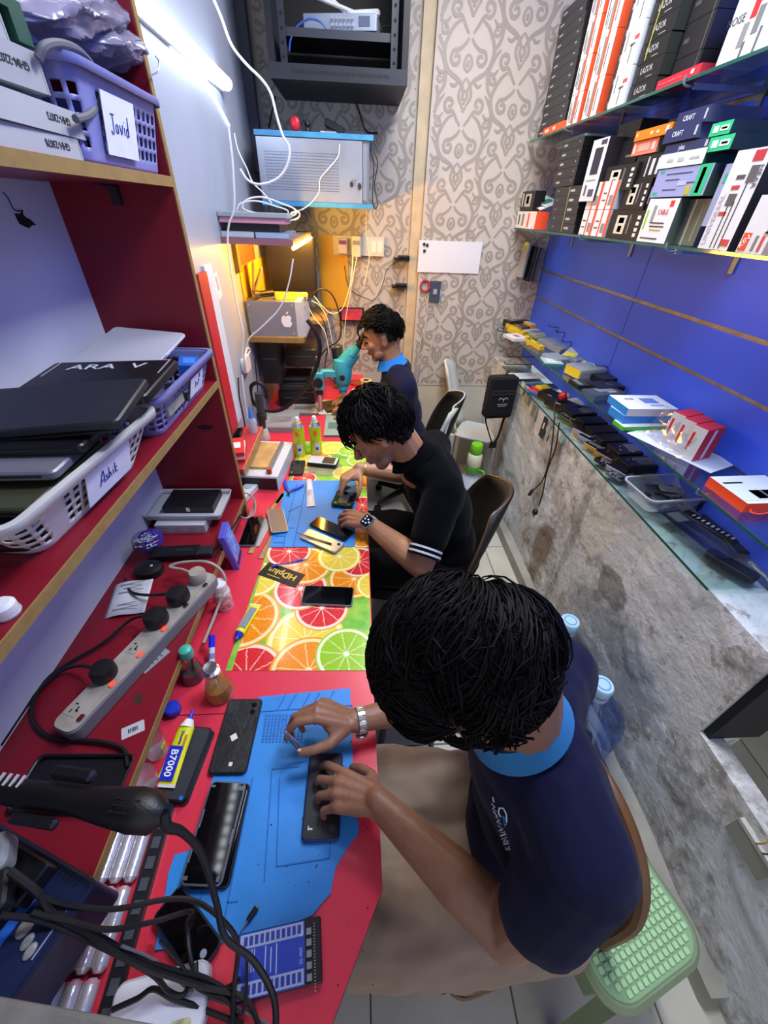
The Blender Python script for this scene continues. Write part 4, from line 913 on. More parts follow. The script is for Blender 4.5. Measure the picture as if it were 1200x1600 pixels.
t = thing('sticker', 'white barcode sticker flat on the bottom shelf', 'sticker', P(208, 1140, z=ZS1), .45); MB().prism(rrect(.044, .026, .002), 0, .0006).build('paper', hm('#bdbdc2', .6), t)
mb = MB(); [mb.box((-.008 + i * .0032, 0, .0008), (.0016 if i % 3 else .0024, .010, .0003)) for i in range(6)]; mb.build('barcode', hm('#25252c', .6), t)
t = thing('paper_slip', 'folded printed slip beside the power strip', 'paper', P(240, 1030, z=ZS1 + .0005), 1.0); MB().box((0, 0, .0004), (.07, .035, .0006)).build('sheet', hm('#8f8f96', .7), t); mb = MB(); [mb.box((-.02 + i * .012, 0, .0009), (.004, .024, .0003)) for i in range(4)]; mb.build('printed_lines', hm('#5d5d66', .7), t)
t = thing('tape_piece', 'small brown tape scrap on the bottom shelf', 'scrap', P(216, 1092, z=ZS1), .4); MB().prism([(-.008, -.012), (.007, -.013), (.009, .010), (-.005, .013)], 0, .0006).build('tape', hm('#3a2422', .6), t)
t = thing('phone_tray', 'shallow black tray on the bottom shelf under the hot air gun', 'tray', (-.555, .318, ZS1), radians(-2))
mb = MB(); o1 = rrect(.18, .085, .01); o2 = rrect(.19, .095, .012); k = len(o1); mb.prism(o1, 0, .003); mb.add([(p[0], p[1], .003) for p in o1] + [(p[0], p[1], .014) for p in o2], [(i, (i + 1) % k, k + (i + 1) % k, k + i) for i in range(k)]); solid(mb.build('tray_body', m_blk, t), .002)
# --- rework station with its hot air gun
m_st = mat('station_blue', srgb('#17203a'), .4, var=.15, vscale=12)
st = thing('rework_station', 'dark blue rework station with round buttons at the near end of the bottom shelf', 'rework station', (-.545, .083, ZS1), radians(-22))
MB().rbox((0, 0, .05), (.225, .245, .10), .008, .004).build('casing', m_st, st)
MB().rbox((.012, 0, .1008), (.19, .225, .002), .006, 0).build('front_panel', hm('#1a2748', .35), st)
text('QUICK', .021, hm('#8f9ab8', .5), st, TR((.018, -.060, .1022), (0, 0, pi / 2)), sx=1.25); text('2000', .021, hm('#8f9ab8', .5), st, TR((.018, .030, .1022), (0, 0, pi / 2)), sx=1.1)
MB().box((.043, .0, .1026), (.014, .17, .0012)).build('blue_stripe', hm('#2f6fd6', .35), st); MB().box((.026, .088, .1024), (.014, .05, .0010)).build('yellow_label', hm('#a99a2e', .5), st)
for x, y, r_ in ((.064, .055, .009), (.080, .045, .006), (.092, .04, .006), (.066, -.035, .010), (.088, -.03, .012)): MB().lathe([(r_, .1018), (r_, .104), (r_ * .7, .106), (.0001, .1063)], 18, c=(x, y, 0), sy=1.5).build('button', hm('#8e8e8a', .4), st)
mb = MB(); mb.box((.101, .06, .1022), (.002, .05, .0006)); mb.build('panel_print', hm('#8f9ab8', .5), st)
mb = MB(); [mb.box((.0 + i * .008, .112, .102), (.003, .010, .001)) for i in range(12)]; mb.build('vent_slots', hm('#070a12', .7), st)
mb = MB(); mb.rbox((.0, .09, .118), (.10, .05, .03), .006, .003); mb.rbox((-.06, .09, .150), (.03, .05, .05), .006, .003); mb.build('gun_holder', m_blk, st)
g0, g1 = P(-60, 1226, z=1.035), P(258, 1272, z=1.035); d = (g1 - g0); g = thing('hot_air_gun', 'black hot air gun lying across the rework station', 'hot air gun', g0, math.atan2(d.y, d.x)); Lg = d.length
mb = MB(); mb.M = Euler((0, pi / 2, 0)).to_matrix().to_4x4(); mb.lathe([(.0001, 0), (.016, 0), (.017, Lg * .25), (.0185, Lg * .35), (.0185, Lg * .60), (.024, Lg * .72), (.029, Lg * .86), (.027, Lg * .95), (.013, Lg), (.0001, Lg)], 24); mb.build('handle_body', mat('gun_black', srgb('#0d0d10'), .42, bump=.1, bscale=300), g)
mb = MB(); mb.rbox((Lg * .50, .030, .008), (.065, .018, .016), .006, .004); mb.rbox((Lg * .45, -.030, .004), (.07, .014, .014), .005, .004); mb.build('holder_lug', m_blk, g)
mb = MB(); [mb.box((Lg * .30 - i * .011, .010, .0165), (.0035, .016, .003)) for i in range(4)]; mb.build('white_marks', hm('#b9b9bd', .5), g)
mb = MB(); [mb.box((Lg * .80 + (i % 4) * .010, -.012 + (i // 4) * .008, .0268), (.007, .0025, .003)) for i in range(12)]; mb.build('vent_slots', hm('#000000', .9), g)
cbl = [g1 + d.normalized() * -.004, P(262, 1292, z=1.02), P(285, 1300, z=1.0), P(315, 1335, z=.96), P(338, 1410, z=.92), P(352, 1465, z=.90), P(395, 1500, z=.88), P(428, 1560, z=.87), P(430, 1640, z=.86)]
MB().tube([TR(g0, (0, 0, math.atan2(d.y, d.x))).inverted() @ q for q in cbl], [.0095, .0065, .0048, .0048, .0048], 8).build('cable', m_pl, g)
t = thing('plug', 'large grey plug block on the near end of the rework station', 'plug', P(-8, 1340, z=1.0), .5); MB().rbox((0, 0, 0), (.042, .05, .035), .012, .006).build('plug_body', hm('#8b8b8e', .5), t); MB().rbox((0, -.045, -.008), (.04, .05, .03), .008, .004).build('strain_relief', hm('#1a1a1e', .5), t)
# grey ledge nearest to the camera
tag(MB().at((-.40, -.03, 1.02), (0, 0, radians(-9))).rbox((0, 0, 0), (.46, .14, .035), .006, .004).build('wall_ledge', mat('grey_render', srgb('#77756f'), .9, var=.25, vscale=25, bump=.2, bscale=80)), 'rough grey ledge below the rework station, at the picture edge', 'ledge')
# bundle of black cables spilling on to the bench
def cable(name, label, pts, r, m=m_pl, group='black cables spilling over the near bench'):
    return tag(MB().tube([P(a, b_, z=z) for a, b_, z in pts], r, 7).build(name, m), label, 'cable', group)
cable('cable', 'black cable crossing the near bench nearest to the screens', [(60, 1400, .99), (110, 1415, .95), (180, 1420, .92), (260, 1405, .90), (310, 1410, .89), (355, 1445, .87), (372, 1480, .83), (366, 1540, .79), (362, 1620, .77)], .0038)
cable('cable', 'black cable with a sharp bend over the tilted phone', [(50, 1425, .98), (110, 1440, .95), (170, 1452, .93), (240, 1440, .89), (297, 1424, .86), (292, 1445, .80), (298, 1500, .79), (312, 1530, .78)], .0036)
cable('cable', 'black cable running to the white phone box top', [(20, 1370, 1.0), (75, 1410, .96), (130, 1455, .93), (210, 1505, .88), (280, 1530, .82), (330, 1545, .79), (385, 1562, .77), (410, 1620, .765)], .0040)
cable('cable', 'black cable looping back across the white phone box', [(0, 1430, 1.0), (70, 1440, .96), (150, 1475, .91), (235, 1520, .84), (262, 1548, .80), (285, 1555, .79), (300, 1530, .79), (306, 1505, .79), (310, 1535, .79), (350, 1545, .78), (375, 1530, .785)], .0038)
cable('cable', 'lowest black cable lying on the white phone box', [(175, 1578, .80), (215, 1560, .80), (240, 1545, .80), (270, 1560, .79), (300, 1570, .78), (350, 1590, .77), (380, 1600, .77)], .0038)
cable('cable', 'thin black cable curling between the white box and blue board', [(250, 1470, .86), (285, 1510, .82), (310, 1545, .79), (350, 1560, .78), (380, 1580, .77), (386, 1500, .79), (380, 1485, .80)], .0026)
cable('cable', 'thick black cable from the grey plug down over the station', [(15, 1360, 1.02), (60, 1395, .99), (85, 1430, .96), (150, 1462, .92), (200, 1490, .88), (260, 1515, .83), (320, 1530, .79), (360, 1560, .77), (370, 1620, .765)], .0050)
cable('cable', 'thin grey wire under the black cables on the near bench', [(190, 1478, .90), (240, 1500, .85), (300, 1548, .78), (360, 1570, .765), (420, 1600, .76)], .0022, hm('#6a6a70', .5))
# ================================================================== THINGS ON THE WORKBENCHES
def clip(poly, quad):                                # Sutherland-Hodgman against a convex ccw outline
    out = poly
    for i in range(len(quad)):
        a, b_ = quad[i], quad[(i + 1) % len(quad)]; inp = out; out = []
        ins = lambda p: (b_[0] - a[0]) * (p[1] - a[1]) - (b_[1] - a[1]) * (p[0] - a[0]) >= 0
        for j in range(len(inp)):
            p, q = inp[j - 1], inp[j]
            if ins(q) != ins(p):
                d1 = (b_[0] - a[0]) * (p[1] - a[1]) - (b_[1] - a[1]) * (p[0] - a[0]); d2 = (b_[0] - a[0]) * (q[1] - a[1]) - (b_[1] - a[1]) * (q[0] - a[0]); t = d1 / (d1 - d2)
                out.append((p[0] + (q[0] - p[0]) * t, p[1] + (q[1] - p[1]) * t))
            if ins(q): out.append(q)
        if not out: return []
    return out
def citrus(name, rind, pith, flesh, flesh2, seg=10):
    m = bpy.data.materials.new(name); m.use_nodes = True; nt = m.node_tree; N = nt.nodes; L = nt.links; b = N['Principled BSDF']; b.inputs['Roughness'].default_value = .16; b.inputs['Coat Weight'].default_value = .3
    tc = N.new('ShaderNodeTexCoord'); sp = N.new('ShaderNodeSeparateXYZ'); L.new(tc.outputs['Object'], sp.inputs[0])
    def M_(op, a, c=None):
        x = N.new('ShaderNodeMath'); x.operation = op
        for i, v in enumerate((a, c)):
            if v is None: continue
            if isinstance(v, (int, float)): x.inputs[i].default_value = v
            else: L.new(v, x.inputs[i])
        return x.outputs[0]
    x, y = sp.outputs[0], sp.outputs[1]; r = M_('SQRT', M_('ADD', M_('MULTIPLY', x, x), M_('MULTIPLY', y, y))); an = M_('ARCTAN2', y, x)
    nz = N.new('ShaderNodeTexNoise'); nz.inputs['Scale'].default_value = 7; nz.inputs['Detail'].default_value = 4; L.new(tc.outputs['Object'], nz.inputs[0])
    fr = M_('FRACT', M_('ADD', M_('MULTIPLY', an, seg / (2 * pi)), M_('MULTIPLY', nz.outputs['Fac'], .35))); sm = M_('ABSOLUTE', M_('SUBTRACT', fr, .5))
    wedge = M_('LESS_THAN', M_('MULTIPLY', M_('SUBTRACT', .5, sm), r), .030)           # membranes widen at the core
    def mix(f, a, c):
        q = N.new('ShaderNodeMix'); q.data_type = 'RGBA'; L.new(f, q.inputs[0])
        for s, i in ((a, 6), (c, 7)):
            if isinstance(s, tuple): q.inputs[i].default_value = (*s, 1)
            else: L.new(s, q.inputs[i])
        return q.outputs[2]
    pol = N.new('ShaderNodeCombineXYZ'); L.new(M_('MULTIPLY', r, 5), pol.inputs[0]); L.new(M_('MULTIPLY', an, 6), pol.inputs[1])
    n2 = N.new('ShaderNodeTexNoise'); n2.inputs['Scale'].default_value = 3.2; n2.inputs['Detail'].default_value = 5; L.new(pol.outputs[0], n2.inputs[0])
    cr = N.new('ShaderNodeValToRGB'); L.new(n2.outputs['Fac'], cr.inputs[0]); cr.color_ramp.elements[0].position = .35; cr.color_ramp.elements[1].position = .65; cr.color_ramp.elements[0].color = (*flesh2, 1); cr.color_ramp.elements[1].color = (*flesh, 1)
    c = mix(wedge, cr.outputs[0], tuple(.5 * (a + d) for a, d in zip(flesh, pith)))
    core = M_('LESS_THAN', r, .09); c = mix(core, c, pith)
    c = mix(M_('GREATER_THAN', r, .84), c, pith); c = mix(M_('GREATER_THAN', r, .94), c, rind); L.new(c, b.inputs['Base Color']); return m
CM = {'grapefruit': citrus('print_grapefruit', srgb('#e8a04a'), srgb('#f3ddc4'), srgb('#e23a3c'), srgb('#c81f2b')), 'orange': citrus('print_orange', srgb('#ef9a1c'), srgb('#f6dca0'), srgb('#f29b22'), srgb('#e07a0c')),
      'lemon': citrus('print_lemon', srgb('#ecd23a'), srgb('#f5efb4'), srgb('#ecd65a'), srgb('#e0c22c')), 'lime': citrus('print_lime', srgb('#9bc43a'), srgb('#e6efc4'), srgb('#a3cc2e'), srgb('#7fb41c'))}
sheet_px = [(352, 1048), (581, 1048), (571, 690), (470, 690), (425, 840)]
qd = [(p.x, p.y) for p in (P(a, b_, z=ZT) for a, b_ in sheet_px)]
sheet = thing('printed_sheet', 'glossy sheet printed with citrus slices on the long bench', 'sheet', (-.16, 1.0, ZT))
def leafmat():
    m = mat('print_leaf', srgb('#5fae3a'), .16, col2=srgb('#a9cf5a'), vscale=18, coat=.3); return m
MB().prism(qd, ZT + .0003, ZT + .001).build('sheet_film', leafmat(), sheet, True)
SL = [('lemon', 478, 1000, 66), ('grapefruit', 385, 1055, 62), ('orange', 380, 965, 62), ('orange', 482, 1048, 66), ('lime', 541, 1022, 52), ('grapefruit', 503, 950, 46), ('grapefruit', 470, 920, 46), ('orange', 553, 905, 42), ('lemon', 400, 905, 40),
      ('orange', 478, 883, 44), ('grapefruit', 560, 878, 36), ('lemon', 530, 870, 36), ('grapefruit', 452, 862, 38), ('lemon', 585, 915, 30), ('orange', 566, 838, 30), ('grapefruit', 566, 790, 26), ('orange', 563, 752, 22), ('lemon', 540, 740, 22),
      ('orange', 498, 718, 24), ('lemon', 520, 700, 22), ('lime', 545, 705, 20), ('grapefruit', 475, 748, 22), ('lemon', 478, 722, 22), ('orange', 440, 820, 26), ('lime', 560, 720, 20)]
for k, (kind, a, b_, rp) in enumerate(SL):
    c = P(a, b_, z=ZT); r_ = (P(a + rp, b_, z=ZT) - c).length * .93; pts = [(c.x + r_ * cos(i * 2 * pi / 40), c.y + r_ * sin(i * 2 * pi / 40)) for i in range(40)]; cl = clip(pts, qd)
    if len(cl) < 3: continue
    z = .0013 + .00006 * k; mb = MB(); loc = [((p[0] - c.x) / r_, (p[1] - c.y) / r_) for p in cl]; mb.add([(u, v, 0) for u, v in loc], [tuple(range(len(loc)))])
    o = mb.build(kind + '_print', CM[kind], sheet); o.scale = (r_, r_, 1); o.location = (c.x - sheet.location.x, c.y - sheet.location.y, z); o.rotation_euler = (0, 0, 0)
# ---- silicone mats
m_mat = mat('mat_blue', srgb('#2a86d8'), .5, var=.14, vscale=14); m_matd = mat('mat_blue_line', srgb('#1663ae'), .55)
t = thing('repair_mat', 'torn bright blue silicone repair mat on the near bench', 'repair mat', P(440, 1300, z=ZT))
ol = [(405, 1090), (345, 1180), (296, 1330), (274, 1336), (264, 1364), (261, 1385), (243, 1485), (275, 1482), (300, 1490), (345, 1475), (365, 1462), (420, 1460), (489, 1430), (503, 1412), (517, 1396), (520, 1378), (524, 1357), (540, 1330), (561, 1301), (560, 1285), (554, 1263), (547, 1076)]
pl_ = [(p.x, p.y) for p in (P(a, b_, z=ZT) for a, b_ in ol)][::-1]
MB().prism(pl_, ZT + .0005, ZT + .0035).build('mat_sheet', m_mat, t, True)
def ridge(segs, w=.0022, h=.0014, z0=ZT + .0035, m=m_matd, parent=t, name='ridge'):
    for s in segs:
        a, b_ = P(*s[0], z=z0), P(*s[1], z=z0); d = b_ - a; mb = MB(); mb.at(((a + b_) / 2), (0, 0, math.atan2(d.y, d.x))); mb.box((0, 0, h / 2), (d.length, w, h)); mb.build(name, m, parent, True)
ridge([((408, 1112), (551, 1102)), ((395, 1215), (345, 1465)), ((425, 1202), (413, 1378)), ((425, 1202), (468, 1198)), ((437, 1215), (432, 1354)), ((432, 1354), (515, 1341)), ((515, 1341), (516, 1315)), ((355, 1410), (372, 1408)), ((316, 1392), (310, 1420))])
ridge([((446, 1086), (433, 1110)), ((463, 1085), (449, 1109)), ((485, 1083), (471, 1107)), ((500, 1082), (486, 1106)), ((522, 1080), (508, 1104))], .003)
for i in range(12):
    for j in range(9):
        p_ = P(416 + i * 5.4 + (j * -.7), 1118 + j * 5.1, z=ZT + .0035)
        if j == 0 and i == 0: pit = MB().rbox((0, 0, .0004), (.0058, .0058, .0012), .0012, 0, 2).mesh('pit', m_matd)
        link('pit', pit, t, True, loc=p_)
t2 = thing('repair_mat', 'blue silicone repair mat under the person in black', 'repair mat', P(490, 805, z=ZT))
a, w_, h_, rot = fl4((446, 752), (556, 752), (556, 856), (425, 856), ZT); MB().at((a.x, a.y, ZT + .0035), (0, 0, rot)).rbox((0, 0, 0), (w_, h_, .003), .006, .0008).build('mat_sheet', m_mat, t2, True)
ridge([((464, 755), (450, 812)), ((450, 812), (443, 855)), ((478, 755), (470, 800)), ((470, 800), (458, 855)), ((450, 800), (470, 790)), ((430, 838), (446, 838)), ((446, 825), (460, 825)), ((427, 848), (444, 848))], .004, .0012, ZT + .005, parent=t2)
# ---- phones
m_scr = mat('phone_glass', srgb('#07080c'), .06, spec=.6); m_frame = mat('phone_frame', srgb('#2b2d33'), .35, .5)
def phone(name, label, corners, z, thick=.009, frame_m=None, face_m=None, r=.010, tilt=(0, 0), cams=0, extras=None):
    c, w, h, rot = fl4(*corners, z); t = thing(name, label, 'phone', (c.x, c.y, z - thick), (tilt[0], tilt[1], rot))
    MB().rbox((0, 0, thick / 2), (w, h, thick), r, .0018, 5).build('frame', frame_m or m_frame, t); MB().rbox((0, 0, thick + .0003), (w - .006, h - .006, .0010), r - .002, 0, 5).build('face', face_m or m_scr, t)
    for i in range(cams):
        o = MB().lathe([(.0062, 0), (.0062, .0014), (.0048, .0016), (.0045, .0009), (.0001, .0008)], 16, c=(w * .5 - .017 - (i % 2) * .016 * (cams > 2), h * .5 - .017 - (i if cams <= 2 else i // 2) * .017, thick + .0006)).build('camera_lens', hm('#0a0a0d', .15), t)
    if extras: extras(t, w, h, thick + .0008)
    return t
m_back = mat('scuffed_back', srgb('#2a2b2e'), .35, var=.5, vscale=40, bump=.15, bscale=90)
def stick(t, w, h, z):
    MB().box((-w * .10, -.005, z + .0004), (.014, .014, .0006)).build('sticker', hm('#d6d6d0', .6), t).rotation_euler = (0, 0, .6)
    MB().box((.004, -h * .5 + .018, z + .0004), (.008, .008, .0006)).build('sticker', hm('#d6d6d0', .6), t)
phone('phone', 'scuffed dark phone back with two lenses on the blue mat', ((352, 1093), (409, 1090), (386, 1210), (330, 1207)), ZT + .013, face_m=m_back, cams=2, extras=stick)
phone('phone', 'dark phone underneath the reflecting phone panel', ((336, 1226), (393, 1222), (355, 1390), (292, 1388)), ZT + .013)
def guts(t, w, h, z):
    mb = MB(); 
    for x, y, a_, b2 in ((-w * .4, h * .44, .008, .004), (w * .36, h * .43, .014, .008), (-w * .42, -h * .44, .010, .006), (w * .38, -h * .44, .006, .008), (-w * .45, h * .1, .003, .03), (w * .45, -.01, .003, .022), (-w * .45, -h * .25, .003, .02)): mb.box((x, y, z), (a_, b2, .0006))
    mb.build('bare_contacts', hm('#6a6f78', .3, metal=.6), t)['kind'] = 'stuff'
phone('phone', 'glossy dark phone panel mirroring the light strip on the mat', ((328, 1221), (383, 1221), (347, 1386), (283, 1383)), ZT + .027, .008, frame_m=mat('clear_edge', srgb('#6a6d76'), .2, .4), extras=guts, tilt=(0, radians(4)))
c4 = ((287, 1386), (350, 1476), (302, 1530), (231, 1428))
phone('phone', 'glossy black phone lying askew under the black cables', c4, ZT + .018, .009, frame_m=mat('glass_edge', srgb('#3a4a56'), .15, .6), extras=lambda t, w, h, z: MB().lathe([(.0055, 0), (.0055, .0006), (.0001, .0006)], 16, c=(w * .38, 0, z)).build('home_button', hm('#8a93a8', .3), t))
t = phone('phone_box', 'white glossy phone box lid with a faded portrait at the near corner', ((172, 1548), (318, 1492), (330, 1615), (165, 1650)), ZT + .030, .024, frame_m=hm('#b9b9c4', .4), face_m=mat('lid_gloss', srgb('#e2e2ee'), .12, coat=.5), r=.016)
t['category'] = 'box'; MB().rbox((.035, -.035, .0260), (.032, .032, .0006), .006, 0).build('portrait_patch', mat('portrait_print', srgb('#8f8a6a'), .4, col2=srgb('#d8d4a4'), vscale=50), t)
text('vivo', .014, hm('#e6e6e0', .5), t, TR((.02, -.062, .0262), (0, 0, -.2)))
phone('phone', 'dark phone lying under the yellow glue tube', ((289, 1134), (326, 1136), (294, 1254), (243, 1248)), ZT + .020, .010, face_m=mat('matt_back', srgb('#33353c'), .45, var=.2, vscale=20), extras=lambda t, w, h, z: MB().lathe([(.004, 0), (.004, .0006), (.0001, .0006)], 12, c=(w * .38, -h * .46, z)).build('button', hm('#2b6fd8', .3), t))
phone('phone', 'second dark phone beneath the phone under the glue tube', ((293, 1138), (330, 1140), (299, 1259), (248, 1253)), ZT + .009, .008)
def inside(t, w, h, z):
    mb = MB(); [mb.box((x * w, y * h, z), (a_, b2, .0008)) for x, y, a_, b2 in ((-.3, .3, .02, .03), (.2, .35, .022, .02), (0, -.05, .04, .06), (.3, -.38, .012, .012), (-.3, -.4, .010, .004), (-.02, -.35, .003, .022), (.2, -.2, .004, .004))]
    mb.build('circuit_shields', mat('shield_grey', srgb('#34363d'), .4, .3), t)['kind'] = 'stuff'
    mb = MB(); mb.box((-.28 * w, -.38 * h, z + .001), (.008, .003, .0006)); mb.box((-.34 * w, -.37 * h, z + .001), (.002, .007, .0006)); mb.build('white_mark', hm('#c9c9c9', .4), t)['kind'] = 'stuff'
phone('phone', 'open dark phone with violet edge under the repairing hands', ((482, 1176), (534, 1176), (532, 1312), (473, 1316)), ZT + .014, .010, frame_m=mat('violet_frame', srgb('#26265e'), .3, .5), face_m=mat('open_board', srgb('#15161b'), .4, var=.5, vscale=60), extras=inside)
phone('phone', 'black phone lying across the citrus sheet', ((476, 914), (553, 917), (551, 947), (470, 943)), ZT + .010, .008, frame_m=mat('pale_frame', srgb('#7d8288'), .3, .6), extras=lambda t, w, h, z: None)
phone('phone', 'gold reflecting dark phone on the far mat', ((499, 806), (556, 832), (537, 843), (481, 819)), ZT + .014, .008)
phone('phone', 'silver phone back with tweezers across it on the far mat', ((482, 825), (541, 850), (522, 864), (468, 840)), ZT + .013, .008, frame_m=hm('#8a8f98', .3, metal=.6), face_m=mat('silver_back', srgb('#a9b4c2'), .2, .5), cams=1)
phone('phone', 'phone held open by the person in black', ((524, 766), (556, 770), (553, 792), (519, 788)), ZT + .020, .009, extras=inside)
phone('phone', 'dark phone at the clutter by the shelf edge beside the ruler strip', ((383, 807), (411, 807), (402, 852), (377, 852)), ZT + .010, .008, frame_m=hm('#5d646c', .3))
phone('phone', 'grey bare phone frame resting on the ruler strip', ((423, 795), (449, 792), (443, 828), (416, 835)), ZT + .018, .006, frame_m=hm('#b9b4ac', .35, metal=.4), face_m=hm('#6a5f5c', .4), tilt=(0, radians(8)))
phone('phone', 'black opened phone beside the grey station', ((459, 719), (478, 719), (473, 741), (447, 741)), ZT + .012, .011, face_m=mat('open_board', (0, 0, 0)), extras=inside)
phone('phone', 'rugged phone with white top and black case by the spray cans', ((484, 711), (530, 715), (526, 727), (480, 723)), ZT + .026, .016, frame_m=m_blk, face_m=hm('#c4c6c8', .35), extras=lambda t, w, h, z: MB().rbox((w * .2, 0, z + .0004), (w * .4, h * .8, .0008), .004, 0).build('lens_plate', hm('#26262a', .3), t))
# ruler strip
t = thing('ruler_strip', 'clear ruler strip between two phones on the bench', 'ruler', P(410, 832, z=ZT + .001), 1.4); MB().box((0, 0, .002), (.16, .036, .002)).build('strip', mat('frosted', srgb('#a9a4a0'), .4), t)
mb = MB(); [mb.box((-.075 + i * .006, .010, .0033), (.0012, .010 if i % 5 else .016, .0004)) for i in range(26)]; mb.build('tick_marks', hm('#4a4a4e', .6), t)['kind'] = 'stuff'
for k, (a, b_, l_, an) in enumerate(((405, 840, .18, 1.42), (420, 850, .16, 1.40), (442, 775, .12, 1.32), (433, 785, .13, 1.32))):
    t = thing('wood_strip', ['wood strip under the ruler nearest the shelf edge', 'wood strip beside the near edge of the far mat', 'wood strip touching the far mat corner', 'wood strip left of the far mat corner'][k], 'wood strip', P(a, b_, z=ZT), an, 'wood strips on the bench')
    MB().box((0, 0, .002), (l_, .018, .003)).build('strip', mat('wood_strip', srgb('#b98a5a'), .5, var=.35, vscale=30), t); MB().box((0, .010, .0022), (l_, .002, .0034)).build('dark_edge', hm('#3a2418', .6), t)
# ---- tweezers, pens, pliers, tubes
def rod(name, label, cat, segs, parts):
    t = thing(name, label, cat, segs[0]); 
    for nm, a, b_, r0, r1, m in parts: MB().cyl(a, b_, r0, r1, 12).build(nm, m, t, True)
    return t
tip = P(480, 1184, z=ZT + .016); grip = (tr_p1[0][0] * .6 + tr_p1[4][0] * .4); top_ = tip + (grip + Vector((0, .004, .012)) - tip).normalized() * .115
t = thing('tweezers', 'steel tweezers in the nearest repairing hand', 'tweezers', tip)
for s in (-1, 1): MB().tube([tip + Vector((s * .0006, 0, 0)), tip.lerp(top_, .5) + Vector((s * .0045, 0, 0)), top_ + Vector((s * .001, 0, 0))], [.0008, .0026, .0026, .0028], 6).build('arm', mat('steel_links', (1, 1, 1)), t, True)
a, b_ = P(462, 832, z=ZT + .020), P(518, 850, z=ZT + .016); t = thing('tweezers', 'thin tweezers lying over the silver phone back', 'tweezers', a)
for s in (-1, 1): MB().tube([a, a.lerp(b_, .5) + Vector((0, s * .003, 0)), b_ + Vector((0, s * .0035, 0))], [.0008, .002, .0022], 6).build('arm', mat('dark_steel', srgb('#4a4d52'), .3, .8), t, True)
a, b_ = P(376, 1455, z=ZT + .009), P(403, 1415, z=ZT + .009); d = (b_ - a); rod('screwdriver', 'thin black screwdriver on the mat near the blue board', 'screwdriver', [a], [('blade', a, a + d * .45, .0012, .0016, m_steel), ('handle', a + d * .4, a + d * .92, .0042, .0048, m_blk), ('end_cap', a + d * .92, b_, .0048, .0030, hm('#6a6d72', .3))])
a, b_ = P(424, 885, z=ZT + .010), P(481, 873, z=ZT + .006); d = b_ - a; rod('pen', 'clear ballpoint pen with violet cap on the citrus sheet', 'pen', [a], [('cap', a, a + d * .18, .0058, .0052, hm('#3a2a8c', .35)), ('barrel', a + d * .18, a + d * .68, .0036, .0036, glassy('jar_clear', (.86, .88, .93))), ('ink_tube', a + d * .18, a + d * .68, .0014, .0014, hm('#2a2f8c', .4)), ('grip', a + d * .68, a + d * .86, .0050, .0048, hm('#4b33a6', .4)), ('tip', a + d * .86, b_, .0030, .0010, hm('#8a8d92', .3))])
t = thing('pliers', 'blue handled pliers at the top corner of the far mat', 'pliers', P(452, 764, z=ZT + .005))
for s, pts in enumerate((((445, 750), (447, 760), (451, 767)), ((474, 757), (465, 762), (452, 767)))): MB().tube([P(*q, z=ZT + .014) for q in pts], [.006, .0075, .005], 8, flat=.7).build('handle', hm('#1d3fc4', .35), t, True)
MB().cyl(P(452, 766, z=ZT + .010), P(452, 766, z=ZT + .019), .007, n=14).build('pivot', m_steel, t, True)
for s, q in enumerate(((448, 775), (452, 776))): MB().cyl(P(451, 767, z=ZT + .013), P(*q, z=ZT + .010), .0045, .0015, 8).build('jaw', mat('dark_steel', (0, 0, 0)), t, True)
def squeeze(name, label, a, b_, w, m, cap_m, nz_len=.02, z=.0, crimp=None, fold=.012):
    d = (b_ - a); L_ = d.length; q = math.atan2(d.y, d.x); t = thing(name, label, 'tube', a, (0, -math.asin(max(-1, min(1, d.z / L_))), q)); n = 20; vs = []; K = 8     # shoulder at a, flat crimp at b_
    for j in range(K + 1):
        u = j / K; ry = w * (.42 + .10 * u); rz = fold * (1 - u) ** .8 + .0012
        for i in range(n): an = 2 * pi * i / n; vs.append((u * L_, ry * cos(an), rz * sin(an)))
    mb = MB(); mb.add(vs, [(j * n + i, j * n + (i + 1) % n, (j + 1) * n + (i + 1) % n, (j + 1) * n + i) for j in range(K) for i in range(n)] + [tuple(range(n)), tuple(range(K * n, (K + 1) * n))]); mb.build('tube_body', m, t)
    MB().cyl((.002, 0, 0), (-nz_len * .45, 0, 0), w * .40, w * .22, 16).build('shoulder', cap_m if crimp is None else crimp, t); MB().cyl((-nz_len * .35, 0, 0), (-nz_len, 0, 0), .0062, .0034, 12).build('cap', cap_m, t); MB().box((L_ + .002, 0, 0), (.006, w * 1.06, .0024)).build('crimped_end', hm('#d8d8d4', .4), t); return t, L_
m_yel = mat('tube_yellow', srgb('#e2e01c'), .35, var=.08, vscale=10)
t, L_ = squeeze('glue_tube', 'yellow and blue B7000 glue tube lying on the dark phone', P(292, 1136, z=ZT + .040), P(258, 1226, z=ZT + .026), .042, m_yel, hm('#2433c8', .35), .035, crimp=hm('#e6e6e0', .4))
MB().at((L_ * .66, 0, .0075), (0, .12, 0)).rbox((0, -.001, 0), (L_ * .58, .028, .004), .001, 0).build('blue_label', hm('#1f2fb8', .35), t)
text('B7000', .021, hm('#f4f4f4', .4), t, TR((L_ * .66, -.001, .0102), (0, .12, 0)), bold=.02, sx=.95); text('Zhanlida', .008, hm('#2433a8', .4), t, TR((L_ * .22, .002, .0128), (0, .12, 0)), bold=.02)
mb = MB(); mb.at((L_ * .30, .011, .0095), (0, .10, 0)); mb.box((0, 0, 0), (.03, .006, .0004)); mb.build('small_print', hm('#c98a1a', .5), t)
t, L_ = squeeze('glue_tube', 'yellow glue tube with blue cap beside the citrus sheet', P(374, 990, z=ZT + .014), P(399, 946, z=ZT + .006), .034, m_yel, hm('#2433c8', .35), .022)
